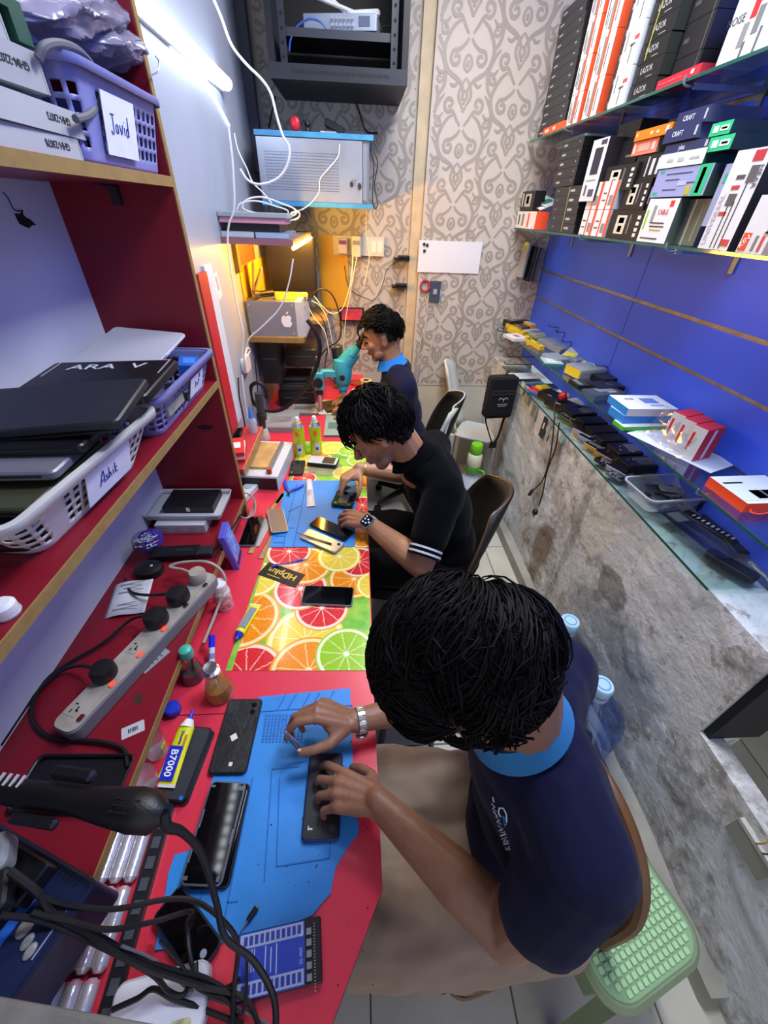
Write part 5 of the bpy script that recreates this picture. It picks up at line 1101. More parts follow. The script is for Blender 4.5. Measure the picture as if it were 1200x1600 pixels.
MB().at((L_ * .5, -.002, .009), (0, .10, 0)).rbox((0, 0, 0), (L_ * .75, .022, .0008), .001, 0).build('silver_label', hm('#8f9fb4', .3, metal=.4), t)
t, L_ = squeeze('cream_tube', 'white squeezed tube lying on the far mat', P(483, 752, z=ZT + .016), P(486, 790, z=ZT + .008), .034, mat('tube_white', srgb('#c9ccd6'), .3, var=.2, vscale=25), hm('#aab0bc', .4), .012)
text('TGS', .022, hm('#7d8494', .4), t, TR((L_ * .55, 0, .0105), (0, .14, 0)) @ Matrix.Rotation(pi, 4, 'Z'))
# ---- card, board
c, w_, h_, rot = fl4((420, 880), (478, 897), (460, 920), (403, 896), ZT + .002)
t = thing('packing_card', 'black card with gold HDplus print lying on the citrus sheet', 'card', (c.x, c.y, ZT + .0022), rot); MB().box((0, 0, .0006), (w_, h_, .0012)).build('card', hm('#14120f', .35), t)
gold = mat('gold_print', srgb('#d6bb4a'), .35, .3); text('HDplus', .034, gold, t, TR((.0, .004, .0014), (0, 0, pi)), bold=.02, sx=1.05); MB().box((-.02, -.018, .0014), (.05, .0025, .0004)).build('gold_rule', gold, t)
c, w_, h_, rot = fl4((364, 1463), (497, 1431), (507, 1533), (371, 1567), ZT + .016)
t = thing('test_board', 'blue printed battery test board with dark end at the near bench', 'test board', (c.x, c.y, ZT), rot)
MB().rbox((0, 0, .007), (w_, h_, .014), .002, .001).build('casing', m_blk, t); MB().box((-.012, 0, .0143), (w_ - .030, h_ - .002, .0010)).build('printed_face', mat('board_blue', srgb('#2444b4'), .3), t)
wh = hm('#b9c4dc', .4); fx = -.012
for s in (-1, 1):
    MB().box((fx, s * (h_ / 2 - .011), .0150), (w_ - .034, .017, .0006)).build('print_strip', hm('#9fb0d4', .4), t)
    for i in range(11): MB().box((fx - w_ / 2 + .026 + i * (w_ - .05) / 10, s * (h_ / 2 - .011), .0155), (.0058, .011, .0004)).build('print_cell', hm('#2c3f9c', .4), t)
mb = MB(); [mb.box((fx - .010 + (i % 3) * .009, 0, .0150), (.0016, .034 - .006 * (i % 2), .0004)) for i in range(3)]; [mb.box((fx - .040 + i * .004, .004, .0150), (.0014, .026, .0004)) for i in range(4)]; mb.build('print_lines', wh, t)['kind'] = 'stuff'
MB().lathe([(.004, 0), (.004, .0005), (.0001, .0005)], 12, c=(.036, .022, .0149)).build('round_mark', wh, t); text('SS-909', .007, wh, t, TR((.036, -.004, .0150), (0, 0, pi / 2)))
for i in range(5): MB().box((w_ / 2 - .020, h_ / 2 - .016 - i * .013, .0155), (.008, .008, .003)).build('connector', hm('#8a8f98', .35), t)
mb = MB(); [mb.box((w_ / 2 - .011, h_ / 2 - .008 - i * .0036, .0150), (.0025, .0014, .0008)) for i in range(22)]; mb.build('pin_row', hm('#a9a48a', .3, metal=.7), t)['kind'] = 'stuff'
# ---- silver foil tubes along the shelf edge and their rail
t = thing('foil_roll_tray', 'black rail tray beside the foil rolls under the shelf', 'tray', (-.395, .10, ZT), radians(2)); MB().box((0, 0, .006), (.026, .42, .012)).build('rail', hm('#1b1c22', .4), t); mb = MB(); [mb.box((.0, -.19 + i * .03, .0126), (.014, .018, .002)) for i in range(13)]; mb.build('rail_clips', hm('#6d7480', .3, metal=.6), t)['kind'] = 'stuff'
m_foil = mat('foil', srgb('#d6d2da'), .22, .45, bump=.2, bscale=45)
fo = MB(); fo.M = Euler((pi / 2, 0, 0)).to_matrix().to_4x4(); fo.lathe([(.0001, -.052), (.006, -.052), (.0125, -.045), (.0125, .045), (.006, .052), (.0001, .052)], 14); fme = fo.mesh('foil_skin', m_foil)
for j in range(4):
    for i in range(3):
        t = thing('foil_roll', 'silver foil roll, %s row from the hot air gun, %s the bench edge' % (('first', 'second', 'third', 'fourth')[j], ('nearest to', 'middle from', 'farthest from')[i]), 'roll', (-.428 - i * .0255, .235 - j * .108, ZT + .0125), radians(2), 'silver foil rolls'); link('foil_skin', fme, t); MB().cyl((0, .045, 0), (0, .049, 0), .0128, n=14).build('seam_band', hm('#c98a9a', .4), t)
# ---- bottles and jars
def flask(label, px, r, h, liquid, caph, capm, neck=.35):
    c = P(*px, z=ZT); t = thing('dropper_flask', label, 'flask', (c.x, c.y, ZT))
    MB().lathe([(.0001, .001), (r * .92, .001), (r, .006), (r * .96, h * .18), (r * .55, h * .72), (r * neck, h * .80), (r * neck, h * .9)], 28, close=False).build('glass', glassy('flask_glass', (.90, .90, .88), .07), t)
    MB().lathe([(.0001, .003), (r * .9, .003), (r * .95, .008), (r * .9, h * .18), (r * .80, h * .34), (.0001, h * .34)], 24, close=False).build('liquid', liquid, t)
    MB().lathe([(r * .5, h * .80), (r * .56, h * .82), (r * .56, h * .90), (r * .36, h * .93), (r * .36, h * .98), (r * .44, h), (r * .42, h * 1.03), (r * .2, h * 1.015), (.0001, h * 1.01)], 24).build('cap', capm, t)
    MB().cyl((0, 0, h * .1), (0, 0, h * .85), .0016, n=8).build('dip_tube', hm('#d8d4c8', .3), t); return t
flask('clear conical flask of amber fluid with a steel pump cap', (345, 1083), .036, .118, mat('amber', srgb('#a8763c'), .1, alpha=.75), 0, mat('brushed_cap', srgb('#c9ccd0'), .25, .9))
c = P(303, 1056, z=ZT); t = thing('brush_jar', 'smoky conical jar of brushes with a teal stopper', 'jar', (c.x, c.y, ZT)); r = .031
MB().lathe([(.0001, .001), (r, .001), (r, .01), (r * .7, .06), (r * .62, .075)], 24, close=False).build('glass', glassy('smoke_glass', (.72, .74, .75), .08), t)
MB().lathe([(r * .95, .002), (r * .95, .012), (r * .8, .03), (.0001, .03)], 20).build('sediment', hm('#3d4044', .5), t); MB().lathe([(.0001, .085), (.014, .085), (.017, .095), (.015, .115), (.008, .12), (.0001, .12)], 18, c=(.006, .004, 0)).build('stopper', hm('#3fae98', .35), t); MB().cyl((-.012, -.006, .05), (-.016, -.01, .075), .009, .010, 14).build('brass_cap', mat('brass', (0, 0, 0)), t)
for i, (dx, dy) in enumerate(((.006, .008), (-.004, .012), (.012, .0))): MB().cyl((dx * .5, dy * .5, .02), (dx * 1.6, dy * 1.6, .10), .002, n=6).build('brush_handle', hm(('#2a6a3a', '#8a6a3a', '#3a3a3a')[i], .5), t)
a, b_ = P(331, 1040, z=ZT + .012), P(331, 992, z=ZT + .060); d = b_ - a; rod('marker', 'white marker with a blue cap standing by the amber flask', 'marker', [a], [('barrel', a, a + d * .62, .0078, .0078, hm('#d4d6e4', .35)), ('print_band', a + d * .22, a + d * .4, .0080, .0080, hm('#7f86b8', .4)), ('cap', a + d * .6, b_, .0088, .0082, hm('#1f26d8', .3))])
c = P(353, 947, z=ZT); t = thing('powder_bottle', 'white bottle with red print beside the power strip end', 'bottle', (c.x, c.y, ZT)); MB().lathe([(.0001, 0), (.023, 0), (.0245, .003), (.0245, .072), (.021, .080), (.0001, .081)], 24).build('bottle_body', hm('#d6d2d4', .35), t)
MB().lathe([(.0247, .010), (.0249, .011), (.0249, .066), (.0247, .067)], 24, close=False).build('printed_wrap', mat('red_print', srgb('#c4323c'), .4, col2=srgb('#e4d8d8'), vscale=90), t); MB().lathe([(.021, .080), (.0215, .081), (.0215, .105), (.019, .108), (.0001, .108)], 24).build('cap', hm('#e2e2e6', .35), t)
c = P(370, 885, z=ZT); t = thing('phone_box', 'blue and violet phone box standing against the shelf edge', 'box', (-.432, 1.025, ZT), (0, radians(-8), radians(6))); MB().rbox((0, 0, .075), (.022, .085, .15), .003, .002).build('carton', hm('#5a5ac4', .35), t); MB().box((.0115, 0, .085), (.001, .07, .11)).build('printed_face', mat('box_print', srgb('#2f5fd0'), .3, col2=srgb('#9fb8ec'), vscale=60), t); MB().box((.0117, 0, .02), (.001, .07, .016)).build('dark_label', hm('#2a1c2e', .4), t)
for k, (a, b_, l_, m1) in enumerate(((247, 1175, 'clear cup with a yellow label half under the shelf edge', '#d6cc3a'), (236, 1232, 'clear cup with a red mark below the yellow labelled one', '#b03a46'))):
    c = P(a, b_, z=ZT); t = thing('plastic_cup', l_, 'cup', (c.x, c.y, ZT)); MB().lathe([(.0001, .001), (.020, .001), (.026, .06), (.027, .062)], 24, close=False).build('cup_wall', mat('cup_frost', srgb('#cfcfd8'), .3, alpha=.6), t); MB().at((.0245, -.003, .035), (0, .12, -.1)).rbox((0, 0, 0), (.0012, .016, .020), .0005).build('label', hm(m1, .4), t)
c = P(272, 1112, z=ZT); t = thing('bottle_cap', 'blue round cap peeking out under the shelf edge', 'cap', (c.x, c.y, ZT)); MB().lathe([(.017, 0), (.018, .003), (.018, .022), (.015, .025), (.0001, .026)], 20).build('cap_body', hm('#2336b8', .35), t); MB().lathe([(.0182, .003), (.0187, .004), (.0187, .007), (.0182, .008)], 20, close=False).build('rim', hm('#1b2a94', .35), t)
# dust and solder blobs on the near bench top
mb = MB()
for i in range(46):
    a, b_ = rnd.uniform(400, 585), rnd.uniform(1090, 1560); q = P(a, b_, z=ZT + .0042); 
    if q.x > .02: continue
    mb.ellip((q.x, q.y, q.z), (rnd.uniform(.0008, .0022), rnd.uniform(.0006, .0018), .0005), 6, 4)
tag(mb.build('solder_debris', hm('#22262c', .5)), 'dark crumbs and solder specks scattered over the near bench', 'debris', None, 'stuff')
# ================================================================== RIGHT-HAND SHELVES
m_gl = glassy('shelf_glass', (.87, .94, .92), .09, .02); m_ge = mat('glass_edge_green', srgb('#2c5a50'), .1, spec=.7)
ZG1, ZG2, ZB, ZC = .935, 1.134, 1.694, 2.083          # tops of the four glass shelves
def glass_shelf(label, y0, y1, z, x0=.98, brk=()):
    t = thing('glass_shelf', label, 'shelf', (XB - .001, (y0 + y1) / 2, z)); MB().bb((x0 + .0015, y0, z - .008), (XB - .001, y1, z)).build('pane', m_gl, t, True); MB().bb((x0, y0, z - .008), (x0 + .0015, y1, z)).build('polished_edge', m_ge, t, True)
    for y in brk:
        mb = MB(); mb.bb((x0 + .03, y - .004, z - .022), (XB - .002, y + .004, z - .0085)); mb.bb((XB - .006, y - .010, z - .07), (XB - .002, y + .010, z - .0085)); mb.tube([(x0 + .035, y, z - .015), (x0 + .01, y, z - .016), (x0 - .004, y, z - .010), (x0 - .006, y, z + .006)], .003, 6); mb.build('bracket', m_steel, t, True)
    return t
glass_shelf('lowest glass shelf lying on top of the peeling wall', .70, 2.70, ZG1, .975)
glass_shelf('second glass shelf just above the wall top, holding phone cases', .60, 2.92, ZG2, .985, (.9, 1.9, 2.8))
glass_shelf('third glass shelf, crowded with cable and earphone boxes', .85, 2.95, ZB, .955, (1.42, 2.02, 2.62))
glass_shelf('top glass shelf with the tall stacks of black boxes', .95, 2.95, ZC, .95, (1.62, 2.45))
ORD = 'lowest second third fourth fifth sixth seventh eighth ninth tenth eleventh twelfth thirteenth fourteenth fifteenth'.split()
def pbox(name, label, x, y0, y1, z0, z1, dep, front, side=None, decals=(), texts=(), rot=0., group=None, top=None):
    """a carton whose front looks to -x; y0 near end, y1 far end; decals (u0,v0,u1,v1,colour) with u from far (0) to near (1)"""
    L_, h = y1 - y0, z1 - z0; t = thing(name, label, 'box', (x, (y0 + y1) / 2, z0), rot, group)
    f, s_, tp = hm(front, .42), hm(side or front, .45), hm(top or side or front, .45)
    mb = MB(); mb.box((dep / 2, 0, h / 2), (dep, L_, h - .0006), 1, {4: 0, 1: 2, 2: 1}); mb.build('carton', [f, s_, tp], t)
    for q in decals:
        u0, v0, u1, v1, c = q[:5]; MB().box((-.0004, L_ / 2 - (u0 + u1) / 2 * L_, (v0 + v1) / 2 * h), (.0008, abs(u1 - u0) * L_, abs(v1 - v0) * h)).build(q[5] if len(q) > 5 else 'print_patch', hm(c, .4), t)
    for s, u, v, sz, c in texts: text(s, sz, hm(c, .4), t, TR((-.0010, L_ / 2 - u * L_, v * h), FRONT_NX))
    return t
def yz(px, py, x): p = P(px, py, x=x); return p.y, p.z
def pq(name, label, x, bl, br, tl, dep, *a, z0=None, **k):
    ya, za = yz(*bl, x); yb, _ = yz(*br, x); _, zt = yz(*tl, x); za = za if z0 is None else z0
    return pbox(name, label, x, yb, ya, za, zt, dep, *a, **k)
# ---- top shelf -------------------------------------------------------------
XT = .962
y_a = yz(840, 212, XT)[0]; y_b = yz(880, 190, XT)[0]; y_a = min(y_a, 2.93)
for i in range(13):
    z0 = ZC + .0005 + i * .0335; j = rnd.uniform(-.012, .012)
    pbox('earphone_box', ORD[i] + ' black box of the stack by the wallpaper, top shelf', XT + .004, y_b + j + .012 * i * .25, y_a + j, z0, z0 + .033, .07, '#2f3036', '#0c0c0f', [(.08, .45, .22, .62, '#b9bac0'), (.80, .48, .86, .64, '#9a9ba2')], group='black boxes stacked by the wallpaper')
yc = y_b - .02
for i, (w_, h_, n_) in enumerate(((.12, .105, 4), (.13, .12, 4))):
    for k in range(n_):
        z0 = ZC + .001 + k * (h_ + .001); y1 = yc - i * .155
        pbox('cable_box', '%s white and orange cable box, %s column beside the black stack, top shelf' % (ORD[k], 'farther' if i == 0 else 'nearer'), XT + .008 + i * .004, y1 - w_, y1, z0, z0 + h_, .15, '#d9dde4', '#d4502a', [(.50, 0, .62, 1, '#e0502e'), (.36, .1, .50, .95, '#77797d'), (.10, .25, .16, .8, '#4c5056', 'cable_picture'), (.22, .15, .27, .6, '#5b6066', 'cable_picture'), (.70, .2, .76, .75, '#5b6066', 'cable_picture')], group='white and orange cable boxes')
pbox('cable_box', 'flat orange box at the foot of the black stack, top shelf', XT - .008, y_b - .03, y_a - .10, ZC + .0006, ZC + .028, .012, '#ef5a24', '#d94a1a', [(.1, .3, .3, .7, '#f6d8c8'), (.5, .3, .62, .7, '#f6d8c8')])
yd = yc - .32
for k in range(5):
    z0 = ZC + .001 + k * .062; pbox('earphone_box', ORD[k] + ' small black box between the orange and white stacks', XT + .03, yd - .065, yd, z0, z0 + .061, .12, '#2e2d33', '#141418', [(.2, .35, .4, .6, '#8f9096'), (.75, .6, .85, .72, '#c9cacd')], group='small black boxes between the stacks')
ye = yd - .075
for k in range(4):
    z0 = ZC + .001 + k * .105; pbox('cable_box', ORD[k] + ' white cable box of the stack beside the LAZOR boxes', XT + .006, ye - .11, ye, z0, z0 + .104, .14, '#d7dbe2', '#c2c6ce', [(.15, .45, .2, .9, '#3c4046', 'cable_picture'), (.55, .1, .6, .55, '#3c4046', 'cable_picture'), (.45, .5, .75, .56, '#555a60', 'cable_picture'), (.62, .62, .9, .72, '#c4434e')], group='white cable boxes beside the LAZOR stack')
yf = ye - .125
for k in range(9):
    z0 = ZC + .001 + k * .047; j = rnd.uniform(-.006, .006); b_ = pbox('charger_box', ORD[k] + ' black LAZOR box of its stack on the top shelf', XT + .014, yf - .16 + j, yf + j, z0, z0 + .0465, .16, '#15161b', '#1c1f1c', [(.0, .04, .16, .96, '#23242a'), (.50, .16, .72, .20, '#8f9096')], [('LAZOR', .45, .58, .022, '#9ea0a6')], group='black LAZOR boxes')
tag(MB().tube([(XT + .011, yf - .05, ZC + .10), (XT + .010, yf - .055, ZC + .18), (XT + .010, yf - .065, ZC + .27), (XT + .010, yf - .07, ZC + .37)], .0014, 5).build('rubber_band', hm('#a8a83a', .5)), 'yellow rubber band over the black LAZOR boxes', 'rubber band')
yg = yf - .175
for k in range(4):
    z0 = ZC + .001 + k * .075; pbox('charger_box', ORD[k] + ' plain black box beside the LAZOR stack', XT + .05, yg - .13, yg, z0, z0 + .074, .13, '#1a1b20', '#101014', [(.86, .0, .89, 1, '#4a4b50'), (.1, .4, .3, .55, '#3f4046')], group='plain black boxes beside the LAZOR stack')
pq('charger_box', 'red box lying on the top shelf in front of the black ones', .958, (1019, 157), (1086, 132), (1026, 128), .07, '#cf2338', '#8c1626', [(.80, .35, .86, .75, '#f0d8d8'), (.06, .5, .6, .56, '#e27a86')], z0=ZC + .0006)
yh = yz(1110, 128, .965)[0]
pbox('cable_box', 'large white box with a red and grey cable picture, top shelf', .963, yh - .20, yh, ZC + .0006, ZC + .155, .10, '#dfe2e6', '#9a9ca0', [(.34, .45, .44, .95, '#b82a32'), (.44, .60, .70, .72, '#9fa2a8', 'cable_picture'), (.46, .25, .56, .55, '#6d7177', 'plug_picture'), (.28, .15, .38, .42, '#7d8187', 'plug_picture'), (.38, .0, .42, .2, '#5b5f66', 'cable_picture'), (.60, .0, .64, .3, '#5b5f66', 'cable_picture')], [('NOISE', .10, .5, .022, '#2a2c30')])
pbox('cable_box', 'grey box with white lettering on top of the large white cable box', .962, yh - .25, yh + .03, ZC + .157, ZC + .215, .10, '#3a3d4c', '#8f8d92', [(.0, 0, .22, 1, '#a9aab0')], [('PD  Fast charge', .62, .5, .020, '#c9cbd4')])
pbox('cable_box', 'white and lime box near the top edge of the shelf', .985, yh - .16, yh + .02, ZC + .217, ZC + .34, .10, '#dfe6d8', '#b9c4b0', [(.45, 0, 1, 1, '#a6d62a'), (.1, .2, .3, .6, '#c9c48a')])
pbox('cable_box', 'black box behind the large white cable box on the top shelf', 1.07, yh - .05, yh + .12, ZC + .0006, ZC + .12, .10, '#17181c', '#1d1e22', [(.2, .6, .5, .7, '#7a6f4a')])
# ---- third shelf -----------------------------------------------------------
XS = .967
pq('cable_box', 'white and orange box at the far end of the third shelf', XS, (805, 356), (834, 356), (807, 330), .07, '#dfe1e6', '#e2502c', [(.1, .2, .18, .8, '#4a4d52', 'cable_picture'), (.3, .15, .4, .85, '#77797d'), (.6, .1, .68, .9, '#d8522e')], z0=ZB + .0006)
pq('earphone_box', 'small black box with a clear window at the far end, third shelf', XS + .004, (812, 329), (831, 330), (813, 300), .06, '#1b1b1f', '#0f0f12', [(.3, .2, .75, .85, '#b9b8ac', 'clear_window'), (.42, .35, .62, .75, '#55575c', 'earphone_picture'), (.08, .2, .16, .9, '#d0d0d0')])
t = thing('paper_bundle', 'white and green folded leaflets behind the small black boxes', 'leaflets', (1.05, 2.78, ZB + .10), (.2, -.3, .2)); MB().box((0, 0, .02), (.12, .14, .003)).build('leaflet', hm('#d6dee0', .5), t); MB().at((.01, -.01, .028), (.15, .1, .2)).box((0, 0, 0), (.10, .12, .003)).build('leaflet', hm('#cfd8da', .5), t); MB().at((.0, -.02, .034), (.1, .1, .25)).box((0, 0, 0), (.07, .03, .002)).build('green_print', hm('#2c9a78', .5), t); MB().box((0, 0, -.04), (.10, .10, .118)).build('backing_card', hm('#c4ccce', .5), t)
yA, yB = yz(856, 358, XS)[0], yz(894, 362, XS)[0]
for k in range(5):
    z0 = ZB + .0006 + k * .0345; pbox('earphone_box', ORD[k] + ' black box of the wide stack with a rubber band, third shelf', XS + .004, yB + .006 * k, yA + .006 * k, z0, z0 + .0342, .12, '#2b2c32', '#131318', [(.62, .4, .78, .66, '#a4a5ab'), (.12, .5, .17, .66, '#8a8b92')], group='wide stack of black boxes on the third shelf')
tag(MB().tube([(XS + .0015, (yA + yB) / 2 - .02, ZB + .005), (XS + .0015, (yA + yB) / 2 - .01, ZB + .09), (XS + .0015, (yA + yB) / 2, ZB + .17)], .0014, 5).build('rubber_band', hm('#9a8f4a', .5)), 'tan rubber band round the wide black stack', 'rubber band')
yA, yB = yz(873, 250, XS + .01)[0], yz(906, 240, XS + .01)[0]
for k in range(5):
    z0 = ZB + .176 + k * .0335; pbox('earphone_box', ORD[k] + ' black box of the upper stack by the tall white box', XS + .014, yB, yA, z0, z0 + .033, .11, '#2a2b30', '#0d0d10', [(.1, .4, .28, .64, '#a4a5ab'), (.82, .5, .87, .66, '#8a8b92')], group='upper stack of black boxes on the third shelf')
pq('earphone_box', 'slate box with white lettering on the upper black stack', XS + .02, (868, 232), (912, 218), (872, 222), .10, '#3a4a56', '#b9c4c4', [(.35, .4, .6, .6, '#c4ccd0'), (.7, .4, .78, .6, '#c4ccd0')])
yA, yB = yz(910, 292, .958)[0], yz(934, 285, .958)[0]
t = pbox('phone_box', 'tall white and maroon phone box standing above the third shelf', .958, yB, yA, ZB + .115, ZB + .31, .115, '#cfd2e0', '#241a26', [(.28, .44, .78, .86, '#23263c', 'phone_picture'), (.55, .9, .9, .97, '#3a3d52'), (.2, .10, .32, .28, '#4a4d5c'), (.5, .08, .85, .2, '#4a4d5c'), (.15, .34, .8, .36, '#8a8d9a')])
for i in range(2):
    for k in range(2):
        y1 = yz(905, 360, XS)[0] - i * .115; z0 = ZB + .0006 + k * .088
        pbox('cable_box', ('lower ' if k == 0 else 'upper ') + ('farther ' if i == 0 else 'nearer ') + 'white and red cable box of the block below the tall box', XS, y1 - .112, y1, z0, z0 + .087, .11, '#d9dbe2', '#b8bac2', [(.42, 0, .5, 1, '#d8362e'), (.85, 0, 1, 1, '#e0502e'), (.58, .15, .82, .5, '#85878c', 'cable_picture'), (.1, .55, .34, .6, '#4a4d52', 'cable_picture'), (.1, .3, .34, .35, '#4a4d52', 'cable_picture')], group='white and red cable boxes on the third shelf')
def window_box(label, bl, br, tl, x=XS, z0=None, dep=.10):
    return pq('earphone_box', label, x, bl, br, tl, dep, '#17171a', '#101013', [(.22, .18, .52, .82, '#c9c8ba', 'clear_window'), (.30, .55, .46, .74, '#3d3f44', 'earphone_picture'), (.32, .24, .44, .46, '#3d3f44', 'earphone_picture'), (.84, .70, .92, .82, '#d6d6d6', 'round_icon'), (.84, .50, .92, .62, '#d6d6d6', 'round_icon'), (.84, .30, .92, .42, '#d6d6d6', 'round_icon'), (.84, .12, .92, .24, '#d6d6d6', 'round_icon'), (.62, .2, .65, .85, '#77787e')], z0=z0)
window_box('black window box low on the third shelf beside the cable box', (946, 369), (993, 377), (952, 328), z0=ZB + .0006)
window_box('black window box above the white and red cable boxes', (938, 300), (986, 294), (944, 262), XS + .004)
window_box('plain black window box above the low window box', (968, 328), (1004, 327), (974, 282), XS + .012)
pq('earphone_box', 'dark box with white bars beside the lavender cable box', XS + .02, (993, 328), (1016, 326), (998, 282), .10, '#1d1d22', '#141418', [(.2, .1, .28, .9, '#c4c6cc'), (.5, .2, .7, .75, '#b9c0d0')])
pq('earphone_box', 'dark box under the salmon box with two white bars', XS + .016, (985, 282), (1030, 276), (990, 246), .10, '#1b1b20', '#141418', [(.45, .1, .49, .9, '#c4c6cc'), (.60, .15, .70, .8, '#c9ccd4'), (.80, .15, .88, .8, '#c9ccd4')])
pq('earphone_box', 'black box behind the tall white box with grey lettering', XS + .05, (950, 262), (992, 252), (956, 226), .10, '#1f1f25', '#131317', [(.1, .6, .2, .72, '#7a7b80'), (.6, .3, .9, .4, '#6a6b70')])
pq('earphone_box', 'topmost black box beside the orange box', XS + .06, (960, 226), (995, 215), (966, 196), .10, '#202127', '#131317', [(.1, .3, .3, .5, '#4a4b50')])
pq('charger_box', 'bright orange box on the third shelf stack', XS + .006, (990, 222), (1048, 205), (994, 206), .09, '#ee7a1c', '#b9601a', [(.05, .4, .08, .7, '#f6e0c4'), (.45, .35, .52, .65, '#f6d8b0'), (.62, .35, .68, .6, '#f6d8b0'), (.86, .2, .93, .8, '#f8e6d0', 'round_icon')])
pq('charger_box', 'salmon box under the bright orange one', XS + .012, (985, 245), (1024, 236), (988, 224), .09, '#ee7a6a', '#8d8468', [(.06, .15, .12, .85, '#f4d6d0'), (.25, .25, .7, .8, '#f09a8c'), (.8, .25, .9, .8, '#f2c4ba')])
def craft(label, bl, br, tl, txt, x, dep=.13, side='#4a4e66'):
    return pq('charger_box', label, x, bl, br, tl, dep, '#26305e', side, [(.92, .2, .97, .8, '#b9bccc')], [(txt, .42, .5, .017, '#dfe2ee')])
craft('topmost navy CRAFT box with a slate side', (1053, 202), (1104, 183), (1058, 178), 'CRAFT', XS + .004, .16)
craft('lower navy CRAFT box with a dark side', (1034, 226), (1087, 213), (1040, 203), 'CRAFT', XS + .002)
craft('navy box with thin script under the CRAFT boxes', (1036, 243), (1104, 234), (1040, 228), 'plus', XS + .006)
for k, (bl, br, tl, l_) in enumerate((((1106, 215), (1139, 208), (1112, 194), 'upper green fronted box with two white code labels'), ((1102, 239), (1140, 232), (1108, 216), 'lower green fronted box with two white code labels'))):
    pq('charger_box', l_, XS + .002, bl, br, tl, .20, '#1fb981', '#1c2624', [(.16, .25, .40, .75, '#dfe8e4', 'code_label'), (.50, .3, .88, .7, '#dfe8e4', 'code_label'), (.56, .42, .82, .58, '#2c3a36', 'code_bars')])
pq('cable_box', 'white box end with faint handwriting and a dark green side', XS, (1026, 265), (1096, 257), (1030, 243), .12, '#cfdcdc', '#1c4a34', [(.2, .4, .34, .6, '#9fb0b4'), (.45, .35, .58, .6, '#9fb0b4'), (.7, .4, .9, .55, '#9fb0b4')])
pq('cable_box', 'lavender box picturing a splitter cable with a green end', XS + .002, (1015, 309), (1096, 309), (1027, 266), .12, '#8f98cc', '#2a3a36', [(.78, 0, .97, 1, '#22b07c'), (.84, .1, .90, .9, '#d6e02a'), (.20, .78, .68, .81, '#2b3050', 'cable_picture'), (.22, .58, .48, .61, '#2b3050', 'cable_picture'), (.22, .24, .48, .27, '#2b3050', 'cable_picture'), (.48, .38, .64, .52, '#a9aed0', 'plug_picture'), (.64, .44, .78, .47, '#2b3050', 'cable_picture'), (.66, .05, .74, .35, '#b0a83a'), (.04, .1, .12, .2, '#1fa88c'), (.06, .85, .14, .95, '#1fa88c')])
pq('cable_box', 'white box with a forked cable picture and CABLE lettering', XS - .001, (993, 379), (1036, 384), (1012, 311), .12, '#d8dbe4', '#45504c', [(.06, .3, .12, .75, '#86c43a'), (.25, .45, .35, .85, '#8a8d92', 'cable_picture'), (.30, .44, .75, .47, '#2c2e33', 'cable_picture'), (.30, .36, .78, .39, '#2c2e33', 'cable_picture'), (.34, .28, .72, .31, '#b0a03a', 'cable_picture'), (.10, .08, .7, .11, '#2c2e33', 'cable_picture'), (.74, .82, .86, .95, '#d8323c')], [('CABLE', .60, .70, .018, '#c8343c')], z0=ZB + .0006)
pq('cable_box', 'tall grey translucent box beside the CABLE box', XS + .03, (1050, 386), (1080, 389), (1062, 312), .10, '#4d5652', '#39423e', [(.3, .0, .4, 1, '#8a938e'), (.7, .1, .8, .9, '#6a736e')], z0=ZB + .0006)
yA, yB = yz(1088, 391, .958)[0], yz(1133, 396, .958)[0]
pbox('earphone_box', 'tall white UNIVERSAL earphone box with red chevrons', .958, yB, yA, ZB + .0006, ZB + .205, .05, '#d5d8e2', '#17171b', [(.55, .88, .85, .98, '#b8323e'), (.30, .72, .55, .76, '#4a4d58', 'chevron'), (.28, .62, .52, .66, '#b8323e', 'chevron'), (.30, .46, .55, .58, '#4c4f58', 'earphone_picture'), (.22, .36, .46, .40, '#b8323e', 'chevron'), (.62, .68, .85, .84, '#55585f', 'earphone_picture'), (.40, .02, .43, .46, '#2c2e36', 'cable_picture'), (.54, .02, .57, .5, '#2c2e36', 'cable_picture'), (.68, .02, .71, .68, '#2c2e36', 'cable_picture'), (.70, .05, .95, .12, '#b8323e')])
t = [o for o in COL.objects if o.get('label', '').startswith('tall white UNIVERSAL')][0]; text('UNIVERSAL', .022, hm('#a9aebc', .4), t, TR((-.001, (yA - yB) * .36, .065), FRONT_NX) @ Matrix.Rotation(pi / 2, 4, 'Z')); text('HEAR', .018, hm('#4a4d58', .4), t, TR((-.001, -(yA - yB) * .40, .15), FRONT_NX) @ Matrix.Rotation(-pi / 2, 4, 'Z'))
yA = yB - .03; yB = yA - .17
pbox('earphone_box', 'white KIN box with pale ear cup and red stripes, third shelf', .958, yB, yA, ZB + .0006, ZB + .115, .09, '#d3d6de', '#a9abb4', [(.02, .04, .16, .36, '#d8402e', 'brand_patch'), (.38, .36, .62, .78, '#a99fa8', 'ear_cup_picture'), (.36, .34, .80, .40, '#b39a9a', 'headband_picture'), (.25, .05, .30, .32, '#6a6d74', 'stripe'), (.36, .05, .41, .32, '#b8323e', 'stripe'), (.48, .0, .66, .32, '#7d7886', 'ear_cup_picture'), (.80, .05, .85, .32, '#b8323e', 'stripe')], [('HEAR', .45, .86, .020, '#2c2e36')])
t = [o for o in COL.objects if o.get('label', '').startswith('white KIN box')][0]; text('KIN', .018, hm('#f2e6e2', .4), t, TR((-.0015, .17 * .41, .023), FRONT_NX) @ Matrix.Rotation(.9, 4, 'Z'))
